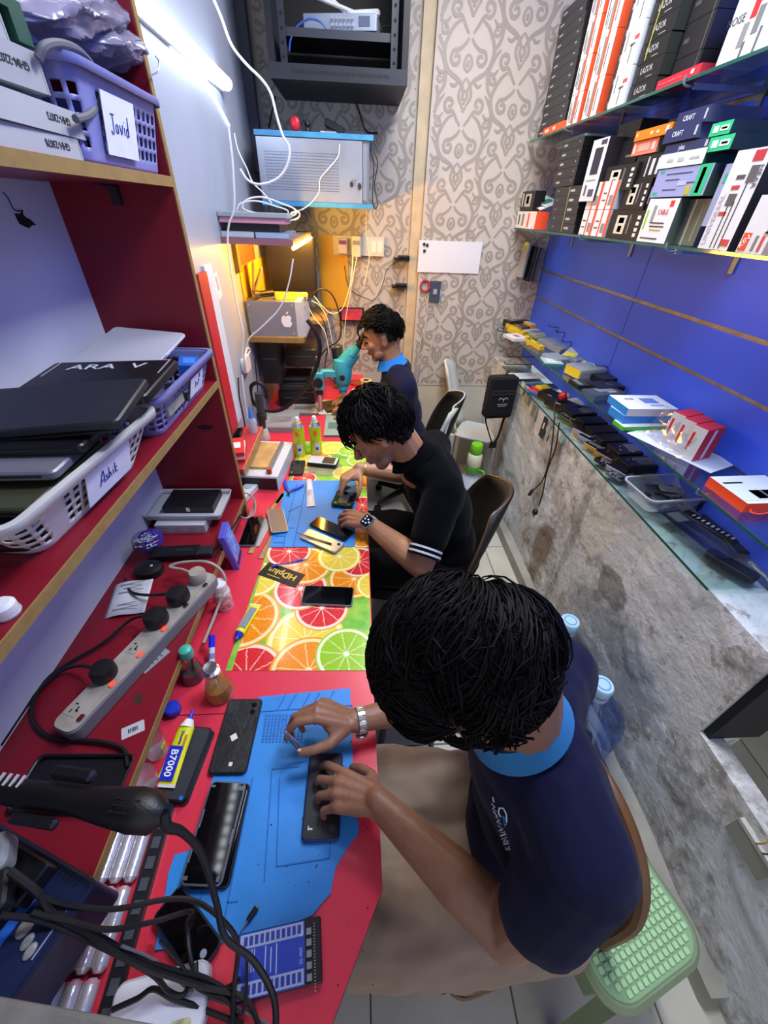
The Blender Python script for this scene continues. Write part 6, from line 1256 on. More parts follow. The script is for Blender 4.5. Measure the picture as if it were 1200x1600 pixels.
t = pbox('earphone_box', 'second white KIN box resting on the one with ear cups', .960, yB - .03, yA - .03, ZB + .116, ZB + .20, .09, '#d3d6de', '#a9abb4', [(.0, .15, .22, .85, '#b8232e', 'brand_patch'), (.22, .3, .3, .8, '#c4c6ce')])
text('KIN', .024, hm('#f2e6e2', .4), t, TR((-.0015, .17 * .39, .042), FRONT_NX) @ Matrix.Rotation(.5, 4, 'Z'))
pbox('earphone_box', 'teal and lavender box peeking out beside the UNIVERSAL box', .985, yA + .16, yA + .20, ZB + .05, ZB + .185, .08, '#8f9ac0', '#2b3a3a', [(.3, .7, .8, .85, '#22a08a')])
# clear pouches hung below the third shelf at the far end
for k, (a, b_, l_, c) in enumerate(((822, 392, 'pale pouch hanging below the far end of the third shelf', '#9aa0a4'), (832, 398, 'black pouch hanging below the far end of the third shelf', '#26262a'), (841, 400, 'grey pouch hanging next to the blue slat wall', '#77797d'))):
    p_ = P(a, b_, x=1.06 + k * .05); t = thing('hanging_pouch', l_, 'pouch', (p_.x, p_.y, p_.z), (0, .06, .2)); MB().rbox((0, 0, -.05), (.020, .07, .19), .004, .002).build('pouch', hm(c, .3), t); MB().tube([(0, 0, .045), (0, .0, .07), (.02, 0, .085)], .002).build('hook', m_steel, t)
    if k == 0: MB().box((-.0105, 0, .035), (.001, .03, .02)).build('label', hm('#d8d82a', .4), t)
# ---- second glass shelf (flat things) --------------------------------------
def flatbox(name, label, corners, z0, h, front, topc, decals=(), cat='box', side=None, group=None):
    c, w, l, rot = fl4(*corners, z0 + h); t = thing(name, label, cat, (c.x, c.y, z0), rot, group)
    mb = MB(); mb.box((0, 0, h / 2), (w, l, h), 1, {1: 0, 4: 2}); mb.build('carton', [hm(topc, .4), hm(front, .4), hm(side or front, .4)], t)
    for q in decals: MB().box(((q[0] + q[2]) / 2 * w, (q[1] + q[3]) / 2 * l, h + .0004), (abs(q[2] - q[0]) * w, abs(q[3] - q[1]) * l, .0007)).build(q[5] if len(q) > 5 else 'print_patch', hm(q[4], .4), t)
    return t
z2 = ZG2 + .0005
flatbox('battery_box', 'white topped yellow box at the far end of the second glass shelf', ((818, 497), (843, 497), (845, 506), (818, 507)), z2, .035, '#e2a41e', '#d6d6da', [(-.25, -.3, .2, .3, '#8f9099')])
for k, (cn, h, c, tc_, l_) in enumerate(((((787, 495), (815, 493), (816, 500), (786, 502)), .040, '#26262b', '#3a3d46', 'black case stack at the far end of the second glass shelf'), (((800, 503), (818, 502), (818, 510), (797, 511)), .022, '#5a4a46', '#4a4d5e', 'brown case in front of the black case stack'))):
    flatbox('phone_case', l_, cn, z2, h, c, tc_, [(-.3, -.4, -.2, .4, '#c4a42a')], 'phone case')
flatbox('parts_box', 'small white box at the front edge of the second glass shelf', ((793, 521), (815, 521), (820, 528), (796, 530)), z2, .016, '#c9cacb', '#d8d8da', [(-.1, -.2, .2, .2, '#b06a74')])
for k, (cn, l_) in enumerate(((((797, 505), (804, 505), (808, 511), (802, 512)), 'yellow clip behind the small white box'), (((806, 512), (813, 511), (812, 518), (805, 519)), 'yellow clip beside the small white box'), (((822, 524), (828, 524), (828, 533), (821, 532)), 'yellow clip in front of the grey blisters'), (((833, 529), (840, 528), (839, 541), (832, 540)), 'yellow clip at the clear phone cases'))):
    flatbox('label_clip', l_, cn, z2, .022, '#c9a81e', '#dfc02a', [(-.3, -.3, .3, -.1, '#8a741a')], 'clip', group='yellow clips on the glass shelf')
flatbox('blister_pack', 'grey blister with a white card on the second glass shelf', ((826, 516), (852, 513), (848, 521), (826, 522)), z2, .018, '#8f9296', '#b4b6ba', [(-.35, -.3, .3, .2, '#6f737a')], 'blister pack')
flatbox('blister_pack', 'olive blister under the grey one with the white card', ((830, 522), (858, 519), (860, 525), (833, 527)), z2, .012, '#7f8a4a', '#8f9a6a', [(-.3, -.2, .3, .2, '#a9b08a')], 'blister pack')
m_case = mat('clear_case', srgb('#a9b4bd'), .15, alpha=.55, coat=.3)
for k, (cn, h, l_) in enumerate(((((846, 527), (882, 526), (890, 534), (852, 537)), .030, 'stack of clear phone cases, farther one on the glass shelf'), (((862, 536), (893, 535), (894, 541), (868, 545)), .028, 'clear phone case with tan edge nearer than the first'), (((853, 551), (875, 550), (880, 560), (858, 561)), .022, 'clear case lying on the teal blister'), (((885, 552), (912, 551), (920, 561), (892, 562)), .020, 'clear case beside the teal blister'))):
    c, w, l, rot = fl4(*cn, z2 + h); t = thing('phone_case', l_, 'phone case', (c.x, c.y, z2), rot, 'clear phone cases')
    for q in range(3): MB().rbox((.003 * q, -.003 * q, h * (q + .5) / 3), (w, l, h / 3 - .001), .006, .001).build('clear_shell', m_case, t)
    MB().rbox((0, 0, h * .3), (w * .8, l * .8, .006), .004).build('backing_card', hm(('#6f7a8a', '#9a8a6a', '#8fa0b0', '#7f8f9f')[k], .5), t)
flatbox('blister_pack', 'teal edged blister pack on the second glass shelf', ((843, 556), (876, 562), (878, 567), (852, 570)), z2, .014, '#2f7468', '#9fb4bc', [(-.3, -.3, .3, .3, '#c4d0d4')], 'blister pack')
for cn, l_ in ((((885, 550), (897, 543), (907, 549), (893, 556)), 'grey card with a yellow label leaning by the slat wall'), (((915, 560), (942, 550), (947, 555), (920, 565)), 'white card with a yellow label leaning by the slat wall')):
    c, w, l, rot = fl4(*cn, z2 + .03); t = thing('label_card', l_, 'card', (c.x, c.y, z2 + .026), (0, -.15, rot)); MB().box((0, 0, 0), (w, l, .002)).build('card', hm('#b9bcc0', .4), t); MB().box((-w * .25, 0, .0014), (w * .35, l * .8, .0008)).build('yellow_label', hm('#dfe02a', .4), t)
    MB().box((0, 0, -.014), (w * .5, .003, .024)).build('prop', hm('#8f9296', .5), t)
c, w, l, rot = fl4((893, 568), (932, 566), (940, 577), (900, 580), z2 + .045); t = thing('clear_box', 'clear box with yellow sides tied with a green string', 'box', (c.x, c.y, z2), rot); MB().rbox((0, 0, .024), (w, l, .045), .003).build('clear_shell', m_case, t); MB().rbox((0, 0, .018), (w * .9, l * .9, .030), .003).build('goods', hm('#8f8f70', .5), t); MB().box((-w / 2 - .0008, 0, .024), (.001, l * .9, .038)).build('yellow_label', hm('#d6bb2a', .4), t); MB().lathe([(.012, 0), (.012, .0008), (.0001, .0008)], 16, c=(w * .2, 0, .0468)).build('round_sticker', hm('#3f9a9a', .4), t)
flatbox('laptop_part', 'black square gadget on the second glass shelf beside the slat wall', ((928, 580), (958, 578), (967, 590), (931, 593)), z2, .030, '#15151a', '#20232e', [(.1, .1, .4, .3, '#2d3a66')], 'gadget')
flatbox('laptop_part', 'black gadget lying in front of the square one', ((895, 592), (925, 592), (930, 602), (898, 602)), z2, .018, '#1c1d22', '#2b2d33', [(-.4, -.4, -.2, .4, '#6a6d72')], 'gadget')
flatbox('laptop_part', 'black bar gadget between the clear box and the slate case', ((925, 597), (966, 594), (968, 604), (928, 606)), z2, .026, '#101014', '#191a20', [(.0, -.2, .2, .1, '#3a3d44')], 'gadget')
flatbox('gadget_case', 'slate blue case with a pale label on the second glass shelf', ((914, 607), (962, 604), (975, 614), (926, 619)), z2, .022, '#4a5a70', '#3a4250', [(-.2, -.1, .35, .35, '#6f7a86'), (.05, -.3, .3, -.1, '#8f979f')], 'case')
flatbox('charger_box', 'lowest white box with green edges of the three stacked boxes', ((962, 655), (1050, 655), (1056, 664), (972, 668)), z2, .016, '#3fae2a', '#d6dbe0', side='#4fc42a')
flatbox('charger_box', 'blue edged box in the middle of the three stacked boxes', ((960, 634), (1046, 634), (1054, 648), (970, 650)), z2 + .0165, .030, '#2a7ed0', '#d0d6de', [(-.4, -.4, .4, -.3, '#bcd0e6')], side='#2f8ae0')
t = flatbox('charger_box', 'white topmost box with a blue charger picture of the three', ((960, 617), (1036, 619), (1049, 638), (974, 639)), z2 + .047, .028, '#b9bcc4', '#d4d8e2', [(.0, -.1, .3, .25, '#5a7ac4', 'charger_picture'), (-.3, .15, -.22, .25, '#7a8298'), (-.2, .15, -.12, .25, '#7a8298'), (.05, -.3, .32, -.22, '#6a86c8')], side='#2f8ae0')
c, w, l, rot = fl4((1006, 671), (1056, 669), (1110, 722), (1080, 748), z2); tag(MB().at((c.x, c.y, z2 + .0004), (0, 0, rot)).box((0, 0, 0), (w, l, .0006)).build('paper_sheet', hm('#c4cbe0', .6)), 'white paper sheet lying under the red boxes', 'paper')
for k in range(3):
    c = P(1096 + k * 22, 716 + k * 2, z=z2 + .0); t = thing('phone_box', ['farthest', 'middle', 'nearest'][k] + ' red and white box of the three wrapped boxes', 'box', (1.105, 1.20 - k * .052, z2), radians(18), 'wrapped red and white boxes')
    mb = MB(); mb.box((0, 0, .055), (.085, .045, .11), 1, {1: 2, 4: 0, 2: 1}); mb.build('carton', [hm('#d2d4d8', .4), hm('#c22a2e', .4), hm('#b8262c', .4)], t); MB().box((-.0428, .012, .06), (.001, .008, .06)).build('red_tab', hm('#d6362e', .4), t); MB().box((0, -.0228, .055), (.012, .001, .10)).build('white_band', hm('#d8d8dc', .4), t)
t = thing('plastic_wrap', 'crinkled clear wrap around the red and white boxes', 'wrap', (1.09, 1.15, z2)); mb = MB(); vs = []
for j in range(11):
    for i in range(13):
        u, v = i / 12, j / 10; vs.append((1.035 + .045 * v + .010 * noise.noise(Vector((u * 6, v * 6, 2))), 1.275 - .20 * u + .006 * noise.noise(Vector((u * 9, v * 9, 7))), z2 + .004 + .10 * v + .006 * noise.noise(Vector((u * 8, v * 7, 5)))))
mb.add(vs, [(j * 13 + i, j * 13 + i + 1, (j + 1) * 13 + i + 1, (j + 1) * 13 + i) for j in range(10) for i in range(12)]); mb.build('wrap_film', glassy('clear_film', (1, 1, 1)), t, True)
flatbox('charger_box', 'flat orange and white box with a hang loop on the second glass shelf', ((1110, 744), (1195, 743), (1262, 783), (1168, 788)), z2, .030, '#ef4f1e', '#c9d0da', [(-.48, -.4, -.02, .4, '#c2cad6'), (.02, -.4, .48, .4, '#c9d0da'), (-.2, -.35, .2, -.05, '#5f6674'), (-.44, .2, -.1, .26, '#8f96a2')], side='#e8481c')
t = thing('hang_loop', 'orange plastic hang loop at the edge of the flat orange box', 'hang loop', P(1180, 800, z=z2 + .01)); MB().tube([P(a, b_, z=z2 + .012) for a, b_ in ((1172, 800), (1175, 792), (1190, 788), (1204, 790), (1202, 800), (1185, 803), (1172, 800))], .0022, 6).build('loop', hm('#ef4f1e', .4), t, True); MB().box(P(1190, 786, z=z2 + .012) - t.location, (.03, .014, .002)).build('tab', hm('#ef4f1e', .4), t)
for k, (a, b_) in enumerate(((872, 512), (882, 520), (893, 535), (948, 573))):
    p_ = P(a, b_, x=XB - .004); tag(MB().tube([p_ + Vector((0, 0, -.03)), p_, p_ + Vector((-.05, 0, .004)), p_ + Vector((-.06, 0, .016))], .0022, 6).build('wall_hook', hm('#22252c', .4)), ['black display hook over the farthest clear cases', 'black display hook beside the first, over the clear cases', 'black display hook above the yellow labelled card', 'black display hook above the black square gadget'][k], 'hook', 'display hooks on the slat wall')
# ---- lowest glass shelf: opened phones and parts ---------------------------
z1 = ZG1 + .0005
flatbox('paper_pad', 'white sheet at the far end of the lowest glass shelf', ((795, 583), (842, 582), (853, 591), (804, 592)), z1, .002, '#c9cbd2', '#d4d6de', [(-.3, -.1, .3, .0, '#bcbec8')], 'paper')
flatbox('booklet', 'dark blue booklet beside the white sheet on the lowest glass shelf', ((820, 599), (866, 600), (872, 606), (830, 608)), z1, .012, '#c4c6cc', '#232c5c', [(-.4, -.4, -.2, .4, '#3a4684')], 'booklet')
for k, (cn, c1, c2, l_, zz) in enumerate(((((829, 606), (846, 604), (853, 614), (838, 618)), '#2a7ed8', '#d8322a', 'blue booklet lowest of the three bright ones', 0), (((834, 603), (850, 602), (857, 611), (843, 613)), '#c42a2a', '#d84a2a', 'red booklet between the blue and yellow ones', .010), (((838, 601), (856, 601), (860, 606), (845, 608)), '#d6d02a', '#e8de2a', 'yellow booklet on top of the three bright ones', .020))):
    flatbox('booklet', l_, cn, z1 + zz, .0095, c1, c2, [(-.3, -.2, .3, .2, c1)], 'booklet')
for k, (cn, l_, h) in enumerate(((((851, 610), (870, 607), (884, 622), (864, 627)), 'long black box behind the red ball on the lowest glass shelf', .028), (((864, 622), (884, 618), (896, 634), (876, 640)), 'long black box in front of the red ball, lowest glass shelf', .030))):
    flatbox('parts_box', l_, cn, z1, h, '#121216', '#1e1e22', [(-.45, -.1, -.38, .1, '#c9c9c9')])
c = P(880, 620, z=z1 + .055); t = thing('candy_ball', 'shiny red wrapped ball with a white label on the phone shelf', 'ball', (c.x, c.y, z1 + .031)); mb = MB(); mb.ellip((0, 0, .026), (.026, .026, .026), 20, 14); mb.build('red_wrap', mat('red_wrap', srgb('#c41c26'), .2, bump=.3, bscale=90, coat=.5), t); MB().at((.016, -.012, .034), (.3, .9, -.5)).lathe([(.014, 0), (.013, .006), (.0001, .008)], 16).build('white_label', hm('#d6c8d4', .4), t)
flatbox('parts_box', 'white tapered box beside the red ball on the phone shelf', ((888, 621), (918, 623), (924, 631), (884, 634)), z1, .028, '#a9aba8', '#b9bbb8', [(-.2, -.2, .2, .2, '#a4a6a4')])
def innards(t, w, h, z):
    mb = MB(); [mb.box((rnd.uniform(-.38, .38) * w, rnd.uniform(-.34, .34) * h, z), (rnd.uniform(.004, .014), rnd.uniform(.004, .012), .0012)) for _ in range(9)]; mb.build('bare_contacts', hm('#a9b0b8', .35, metal=.4), t)['kind'] = 'stuff'
    MB().rbox((w * .06, 0, z + .0002), (w * .42, h * .62, .0016), .003, 0).build('battery_plate', hm('#69717b', .35, metal=.3), t)
BIG = [(((884, 637), (938, 636), (946, 646), (893, 648)), 'opened black phone at the far end of the phone row', '#15151a', innards), (((902, 651), (958, 650), (965, 660), (910, 662)), 'plain black phone, second in the phone row', '#0f0f13', None), (((915, 664), (973, 664), (982, 674), (924, 676)), 'plain black phone, third in the phone row', '#101014', None),
       (((930, 677), (990, 677), (1000, 687), (938, 689)), 'black phone with a plum edge in the phone row', '#2b1c26', None), (((953, 692), (1010, 691), (1022, 707), (964, 710)), 'opened phone with a gold edge in the phone row', '#1a1a20', innards), (((967, 713), (1024, 712), (1038, 728), (982, 731)), 'opened phone with silver plate, nearest in the phone row', '#1b1d22', innards)]
for k, (cn, l_, c, ex) in enumerate(BIG): phone('phone', l_, cn, z1 + .034, .034, frame_m=hm(c, .35), face_m=mat('phone_dark_face', srgb('#121318'), .22), extras=ex, r=.008)
SM = [(((874, 642), (890, 641), (905, 660), (890, 662)), 'green circuit phone frame at the shelf front', '#3d5a4a', .012, innards), (((896, 660), (908, 659), (917, 668), (905, 670)), 'dark small phone frame at the shelf front', '#26282e', .014, None), (((902, 667), (914, 665), (924, 680), (914, 683)), 'red striped pale phone standing in the front row', '#a9a4b0', .022, None),
      (((907, 677), (916, 676), (927, 688), (919, 691)), 'blue white phone edge in the front row', '#8a93b8', .018, None), (((920, 690), (934, 688), (944, 704), (932, 708)), 'gold edged phone frame, farther one in the front row', '#b0904a', .016, innards), (((936, 702), (948, 700), (960, 716), (948, 720)), 'gold edged phone frame, nearer one in the front row', '#a98a48', .018, None),
      (((937, 714), (948, 712), (962, 730), (950, 734)), 'plum dark phone frame in the front row', '#2c2434', .014, innards), (((956, 724), (966, 722), (982, 740), (970, 745)), 'silver edged phone frame next to the clear tub', '#a4aab2', .020, None), (((952, 736), (962, 734), (975, 748), (964, 752)), 'grey phone frame at the foot of the clear tub', '#5d636a', .010, innards)]
for cn, l_, c, h, ex in SM: phone('bare_phone', l_, cn, z1 + h, h, frame_m=hm(c, .3, metal=.4), face_m=mat('phone_dark_face', (0, 0, 0)), extras=ex, r=.006)['category'] = 'phone frame'
c, w, l, rot = fl4((982, 742), (1074, 745), (1100, 772), (1012, 788), z1 + .06)
t = thing('clear_tub', 'clear plastic tub of phone parts on the lowest glass shelf', 'tub', (c.x, c.y, z1), rot); mb = MB(); o1, o2 = rrect(w * .82, l * .82, .02, 5), rrect(w, l, .025, 5); k = len(o1); mb.prism(o1, 0, .002); mb.add([(p[0], p[1], .002) for p in o1] + [(p[0], p[1], .06) for p in o2], [(i, (i + 1) % k, k + (i + 1) % k, k + i) for i in range(k)]); mb.build('tub_wall', mat('tub_clear', srgb('#b9c0cc'), .2, alpha=.38, coat=.4), t)
mb = MB(); o3 = rrect(w + .012, l + .012, .03, 5); mb.add([(p[0], p[1], .060) for p in o2] + [(p[0], p[1], .060) for p in o3] + [(p[0], p[1], .054) for p in o3], [(a * k + i, a * k + (i + 1) % k, (a + 1) * k + (i + 1) % k, (a + 1) * k + i) for a in range(2) for i in range(k)]); solid(mb.build('tub_rim', mat('tub_rim', srgb('#c4cad6'), .25, alpha=.7), t), .0015)
for k, (dx, dy, dz, a_, b2, rz, c_) in enumerate(((-.01, .01, .045, .10, .05, -.3, '#2b2d36'), (.02, -.005, .052, .08, .035, -.35, '#8a8f9c'), (-.03, -.02, .03, .07, .04, .6, '#3a3d44'), (.04, .02, .035, .07, .04, .2, '#1b1c20'))):
    q = thing('phone_part', ['dark plate in the clear tub', 'grey plate lying on top in the clear tub', 'dark frame low in the clear tub', 'black board by the tub wall'][k], 'phone part', TR((c.x, c.y, z1), (0, 0, rot)) @ Vector((dx, dy, dz)), (.1, .08 * (k - 1), rot + rz)); MB().rbox((0, 0, 0), (a_, b2, .004), .005, .001).build('plate', hm(c_, .35), q); MB().box((a_ * .3, 0, .0024), (.01, .012, .001)).build('connector', hm('#6a6f76', .3), q)
mb = MB(); [mb.box((rnd.uniform(-.3, .3) * w, rnd.uniform(-.3, .3) * l, .012 + rnd.uniform(0, .012)), (rnd.uniform(.006, .02), rnd.uniform(.004, .012), .004)) for _ in range(40)]; o = mb.build('small_parts', hm('#4d525a', .3, metal=.4)); o.location = t.location; o.rotation_euler = t.rotation_euler; tag(o, 'heap of tiny phone parts at the bottom of the clear tub', 'parts', None, 'stuff')
phone('bare_phone', 'long bare phone frame with white contacts near the shelf end', ((1072, 797), (1086, 794), (1150, 846), (1140, 852)), z1 + .016, .012, frame_m=hm('#2b2d33', .35), extras=lambda t, w, h, z: [MB().box((0, -h * .4 + i * h * .09, z + .0004), (w * .4, h * .035, .001)).build('white_contact', hm('#b9bcc0', .3), t) for i in range(9)] and None)['category'] = 'phone frame'
phone('tablet_part', 'dark tablet sheet leaning beside the slat wall at the shelf end', ((1086, 800), (1112, 806), (1182, 862), (1160, 866)), z1 + .012, .006, frame_m=hm('#26272e', .3), face_m=hm('#22242e', .2))['category'] = 'tablet'
phone('battery_pack', 'navy black battery pack at the near end of the lowest glass shelf', ((1094, 863), (1112, 862), (1192, 890), (1186, 905)), z1 + .022, .02, frame_m=hm('#14141e', .45), face_m=hm('#181824', .5), r=.012)['category'] = 'battery pack'
c, w, l, rot = fl4((1028, 795), (1062, 796), (1150, 868), (1120, 880), z1 + .02); t = thing('clear_sleeve', 'clear plastic sleeve lying over the lowest glass shelf', 'sleeve', (c.x, c.y, z1 + .024), (0, 0, rot)); mb = MB(); mb.box((0, 0, 0), (w, l, .002)); mb.build('film', glassy('smoke_film', (.62, .62, .66), .10, .08), t); MB().rbox((0, l * .3, .0015), (w * .6, l * .2, .002), .004).build('label', hm('#4a4d54', .4), t)
t = thing('black_brush', 'small black brush head stuck at the corner of the clear tub', 'brush', P(1095, 788, z=z1 + .03)); [MB().tube([(0, 0, -.03), (.004 * math.sin(i), .004 * cos(i), .0), (.016 * math.sin(i * 1.7), .014 * cos(i * 1.7), .022)], [.003, .002, .0008], 5).build('bristle_tuft', m_blk, t) for i in range(6)]
# things hung below the edge of the lowest shelf
for k, (a, b_, w_, h_, c_, l_) in enumerate(((816, 606, .05, .07, '#b9b6a8', 'pale card taped under the shelf edge by the bag'), (823, 624, .05, .05, '#8f8a70', 'olive card taped under the shelf edge'), (834, 642, .06, .09, '#a9aaa6', 'barred card taped under the shelf edge'), (849, 668, .05, .11, '#2c2c30', 'dark card hanging under the shelf edge'), (857, 672, .03, .11, '#8f9a98', 'grey strip hanging beside the dark card'), (871, 700, .03, .08, '#8a7a62', 'brown strip hanging beside the cables'), (878, 684, .03, .05, '#9fb4b4', 'pale teal strip hanging under the shelf edge'))):
    p_ = P(a, b_, x=.984); t = thing('hanging_card', l_, 'card', (.984, p_.y, p_.z), (0, .04, 0)); MB().box((0, 0, 0), (.003, w_, h_)).build('card', hm(c_, .5), t)
    if k == 2: [MB().box((-.0018, -.02 + i * .013, 0), (.0008, .006, h_ * .8)).build('dark_bar', hm('#2a2c2e', .5), t) for i in range(4)]
    if k in (0, 3): MB().box((-.0018, 0, .01), (.0008, w_ * .25, h_ * .3)).build('pale_mark', hm('#d8d8d4', .5), t)
    MB().tube([(0, 0, h_ / 2 - .002), (0, 0, ZG1 - .009 - p_.z)], .001, 5).build('string', hm('#8a8a86', .6), t)
t = thing('mains_lead', 'black power cord with two ends hanging on the peeling wall', 'cord', P(864, 640, x=.972)); 
MB().tube([P(a, b_, x=.970) for a, b_ in ((866, 655), (863, 690), (858, 720), (848, 750), (834, 765), (829, 770))], .0035, 7).build('cord', m_pl, t, True); MB().tube([P(a, b_, x=.966) for a, b_ in ((874, 660), (868, 700), (855, 735), (848, 770), (842, 790))], .0035, 7).build('cord', m_pl, t, True)
MB().cyl(P(832, 766, x=.968), P(827, 773, x=.968), .009, .010, 10).build('connector', m_pl, t, True); q = P(836, 800, x=.962); mb = MB(); mb.ellip(q, (.016, .018, .020), 14, 10); [mb.box((q.x - .002, q.y + s * .008, q.z - .026), (.003, .004, .016)) for s in (-1, 1)]; mb.build('plug_head', m_pl, t, True); MB().tube([P(867, 655, x=.968), P(866, 640, x=.972), P(868, 625, x=.98)], .0035, 6).build('cord', m_pl, t, True)
# shoulder bag on the shelf corner
m_bagk = cloth('black_nylon', srgb('#16161c'), 700)
p_ = P(781, 620, x=.885); t = thing('shoulder_bag', 'small black shoulder bag hanging from the shelf corner', 'bag', p_, radians(8)); bw, bh = .185, .265
mb = MB(); mb.at((0, 0, 0), (pi / 2, 0, 0)); mb.rbox((0, 0, 0), (bw, bh, .075), .022, .012, 5); mb.build('bag_body', m_bagk, t); mb = MB(); mb.at((0, -.042, -.025), (pi / 2, 0, 0)); mb.rbox((0, 0, 0), (bw * .88, bh * .62, .018), .018, .006, 5); pk = mb.build('front_pocket', m_bagk, t)
MB().box((0, -.0515, .035), (bw * .80, .003, .004)).build('zip', hm('#3a3a40', .4), pk); MB().rbox((0, 0, .112), (.05, .02, .02), .006).build('top_loop', m_bagk, t)
mb = MB(); mb.tube([(-.03, -.053, .0), (-.02, -.0535, .012), (.0, -.0535, .004), (.02, -.0535, .012), (.03, -.053, .0)], .0016, 5); mb.tube([(0, -.0535, .004), (0, -.0535, -.012)], .0018, 5); mb.build('emblem', hm('#c4c4cc', .5), pk)['kind'] = 'stuff'
for i, wd in enumerate((.07, .055)): MB().box((0, -.0525, -.028 - i * .012), (wd, .001, .005)).build('printed_line', hm('#8d8d96', .5), pk)
for s in (-1, 1):
    pts = [(s * .07, .0, -.11), (s * .060, .0, -.17), (s * .03 + .015, -.01, -.27), (.02, -.01, -.34)]; MB().tube(pts, .014, 8, flat=.22).build('strap', m_bagk, t)
MB().rbox((.02, -.01, -.335), (.05, .016, .04), .004).build('strap_buckle', hm('#0e0e12', .4), t); MB().tube([(0, 0, .11), (.012, 0, .145), (.03, 0, .165)], .007, 7, flat=.4).build('hang_loop', m_bagk, t)
for k, (a, b_) in enumerate(((784, 516), (796, 568), (800, 556))):
    p_ = P(a, b_, x=1.0); tag(MB().tube([p_ + Vector((.17, 0, -.004)), p_ + Vector((.02, 0, -.006)), p_ + Vector((-.025, 0, -.004)), p_ + Vector((-.035, 0, .012))], .0032, 6).build('wall_hook', hm('#2a2d34', .4)), ['dark hook at the far corner of the second glass shelf', 'dark hook rod the shoulder bag hangs by', 'dark hook rod above the white sheet'][k], 'hook', 'dark hook rods at the shelf corner')
# ================================================================== FAR END
m_rack = mat('rack_black', srgb('#12151c'), .5, .1, var=.1, vscale=8)
RX0, RX1, RY, RZ = -.388, .225, 2.60, 2.205
t = thing('network_rack', 'black open wall rack with recorder at the top of the end wall', 'rack', ((RX0 + RX1) / 2, YF, RZ)); B = lambda lo, hi: MB().bb(lo, hi)
B((RX0, RY, RZ), (RX1, YF - .002, RZ + .05)).build('base_plate', m_rack, t, True); B((RX0, YF - .012, RZ + .05), (RX1, YF - .002, RZ + .62)).build('back_plate', hm('#14161c', .6), t, True); B((RX0, RY, RZ + .60), (RX1, YF - .002, RZ + .64)).build('top_plate', m_rack, t, True)
for x in (RX0, RX1 - .028): B((x, RY, RZ + .05), (x + .028, RY + .03, RZ + .60)).build('post', m_rack, t, True); B((x + .008, RY + .03, RZ + .05), (x + .016, YF - .012, RZ + .60)).build('side_plate', hm('#2b303c', .5), t, True)
B((RX0, RY - .004, RZ + .0), (RX1, RY, RZ + .05)).build('front_lip', hm('#1d222d', .4), t, True)
for x in (RX0 + .045, RX1 - .075):
    rl = B((x, RY + .06, RZ + .05), (x + .03, RY + .064, RZ + .60)).build('hole_rail', hm('#262b36', .4), t, True)
    for i in range(12): MB().cyl((x + .015, RY + .0585, RZ + .08 + i * .042), (x + .015, RY + .0602, RZ + .08 + i * .042), .006, n=8).build('rail_hole', hm('#07080b', .8), rl, True)
mb = MB(); [mb.box((RX0 + .10 + i * .0095, RY - .0045, RZ + .025), (.004, .001, .012)) for i in range(46)]; mb.build('vent_slots', hm('#0b0d12', .8), t, True)['kind'] = 'stuff'
B((RX0 + .05, RY + .08, RZ + .165), (RX1 - .05, YF - .03, RZ + .172)).build('shelf_plate', hm('#22262f', .4), t, True); B((RX0 + .05, RY + .076, RZ + .145), (RX1 - .05, RY + .08, RZ + .172)).build('shelf_lip', hm('#2c313c', .4), t, True)
t = thing('video_recorder', 'silver recorder with rows of connectors on the rack shelf', 'recorder', (-.06, 2.80, RZ + .173), radians(-10)); MB().rbox((0, 0, .028), (.33, .20, .052), .004, .002).build('casing', mat('recorder_silver', srgb('#9aa6b8'), .35, .5), t)
for i in range(12): MB().cyl((-.03 + (i % 6) * .018, -.1005, .018 + (i // 6) * .020), (-.03 + (i % 6) * .018, -.112, .018 + (i // 6) * .020), .0055, n=10).build('connector', hm('#c9cfd8', .3, metal=.8), t)
MB().box((.11, -.1008, .030), (.05, .001, .03)).build('port_label', hm('#4a5870', .4), t)
t = thing('router', 'white router with two aerials lying in the rack', 'router', (.02, 2.78, RZ + .227), (0, -.15, .3)); MB().rbox((0, 0, .012), (.16, .10, .024), .02, .006).build('casing', hm('#a9b0b8', .4), t); MB().cyl((-.05, .02, .02), (-.27, .02, .17), .008, .0075, 10).build('aerial', hm('#b9bfc4', .4), t); MB().cyl((-.03, -.03, .015), (-.24, -.04, .075), .008, .0075, 10).build('aerial', hm('#a4aab0', .4), t)
tag(MB().tube([P(a, b_, y=2.68) for a, b_ in ((452, 80), (454, 62), (464, 42), (482, 30), (500, 34), (512, 48), (520, 58))], .004, 6).build('network_cable', hm('#2c4fa0', .4)), 'blue network cable arching inside the black rack', 'cable')
tag(MB().tube([P(a, b_, y=2.72) for a, b_ in ((598, 66), (594, 52), (598, 42), (610, 40))], .0025, 6).build('cable', m_pl), 'thin black cable beside the recorder in the rack', 'cable')
tag(MB().tube([P(a, b_, y=YF - .01) for a, b_ in ((556, 160), (563, 180), (572, 205), (590, 208))], .004, 6).build('cable', m_pl), 'black cable dropping from the rack to the cabinet top', 'cable')
tag(MB().tube([P(a, b_, y=YF - .01) for a, b_ in ((430, 150), (425, 175), (420, 200))], .004, 6).build('cable', m_pl), 'black cable dropping at the back of the rack beside the corner', 'cable')
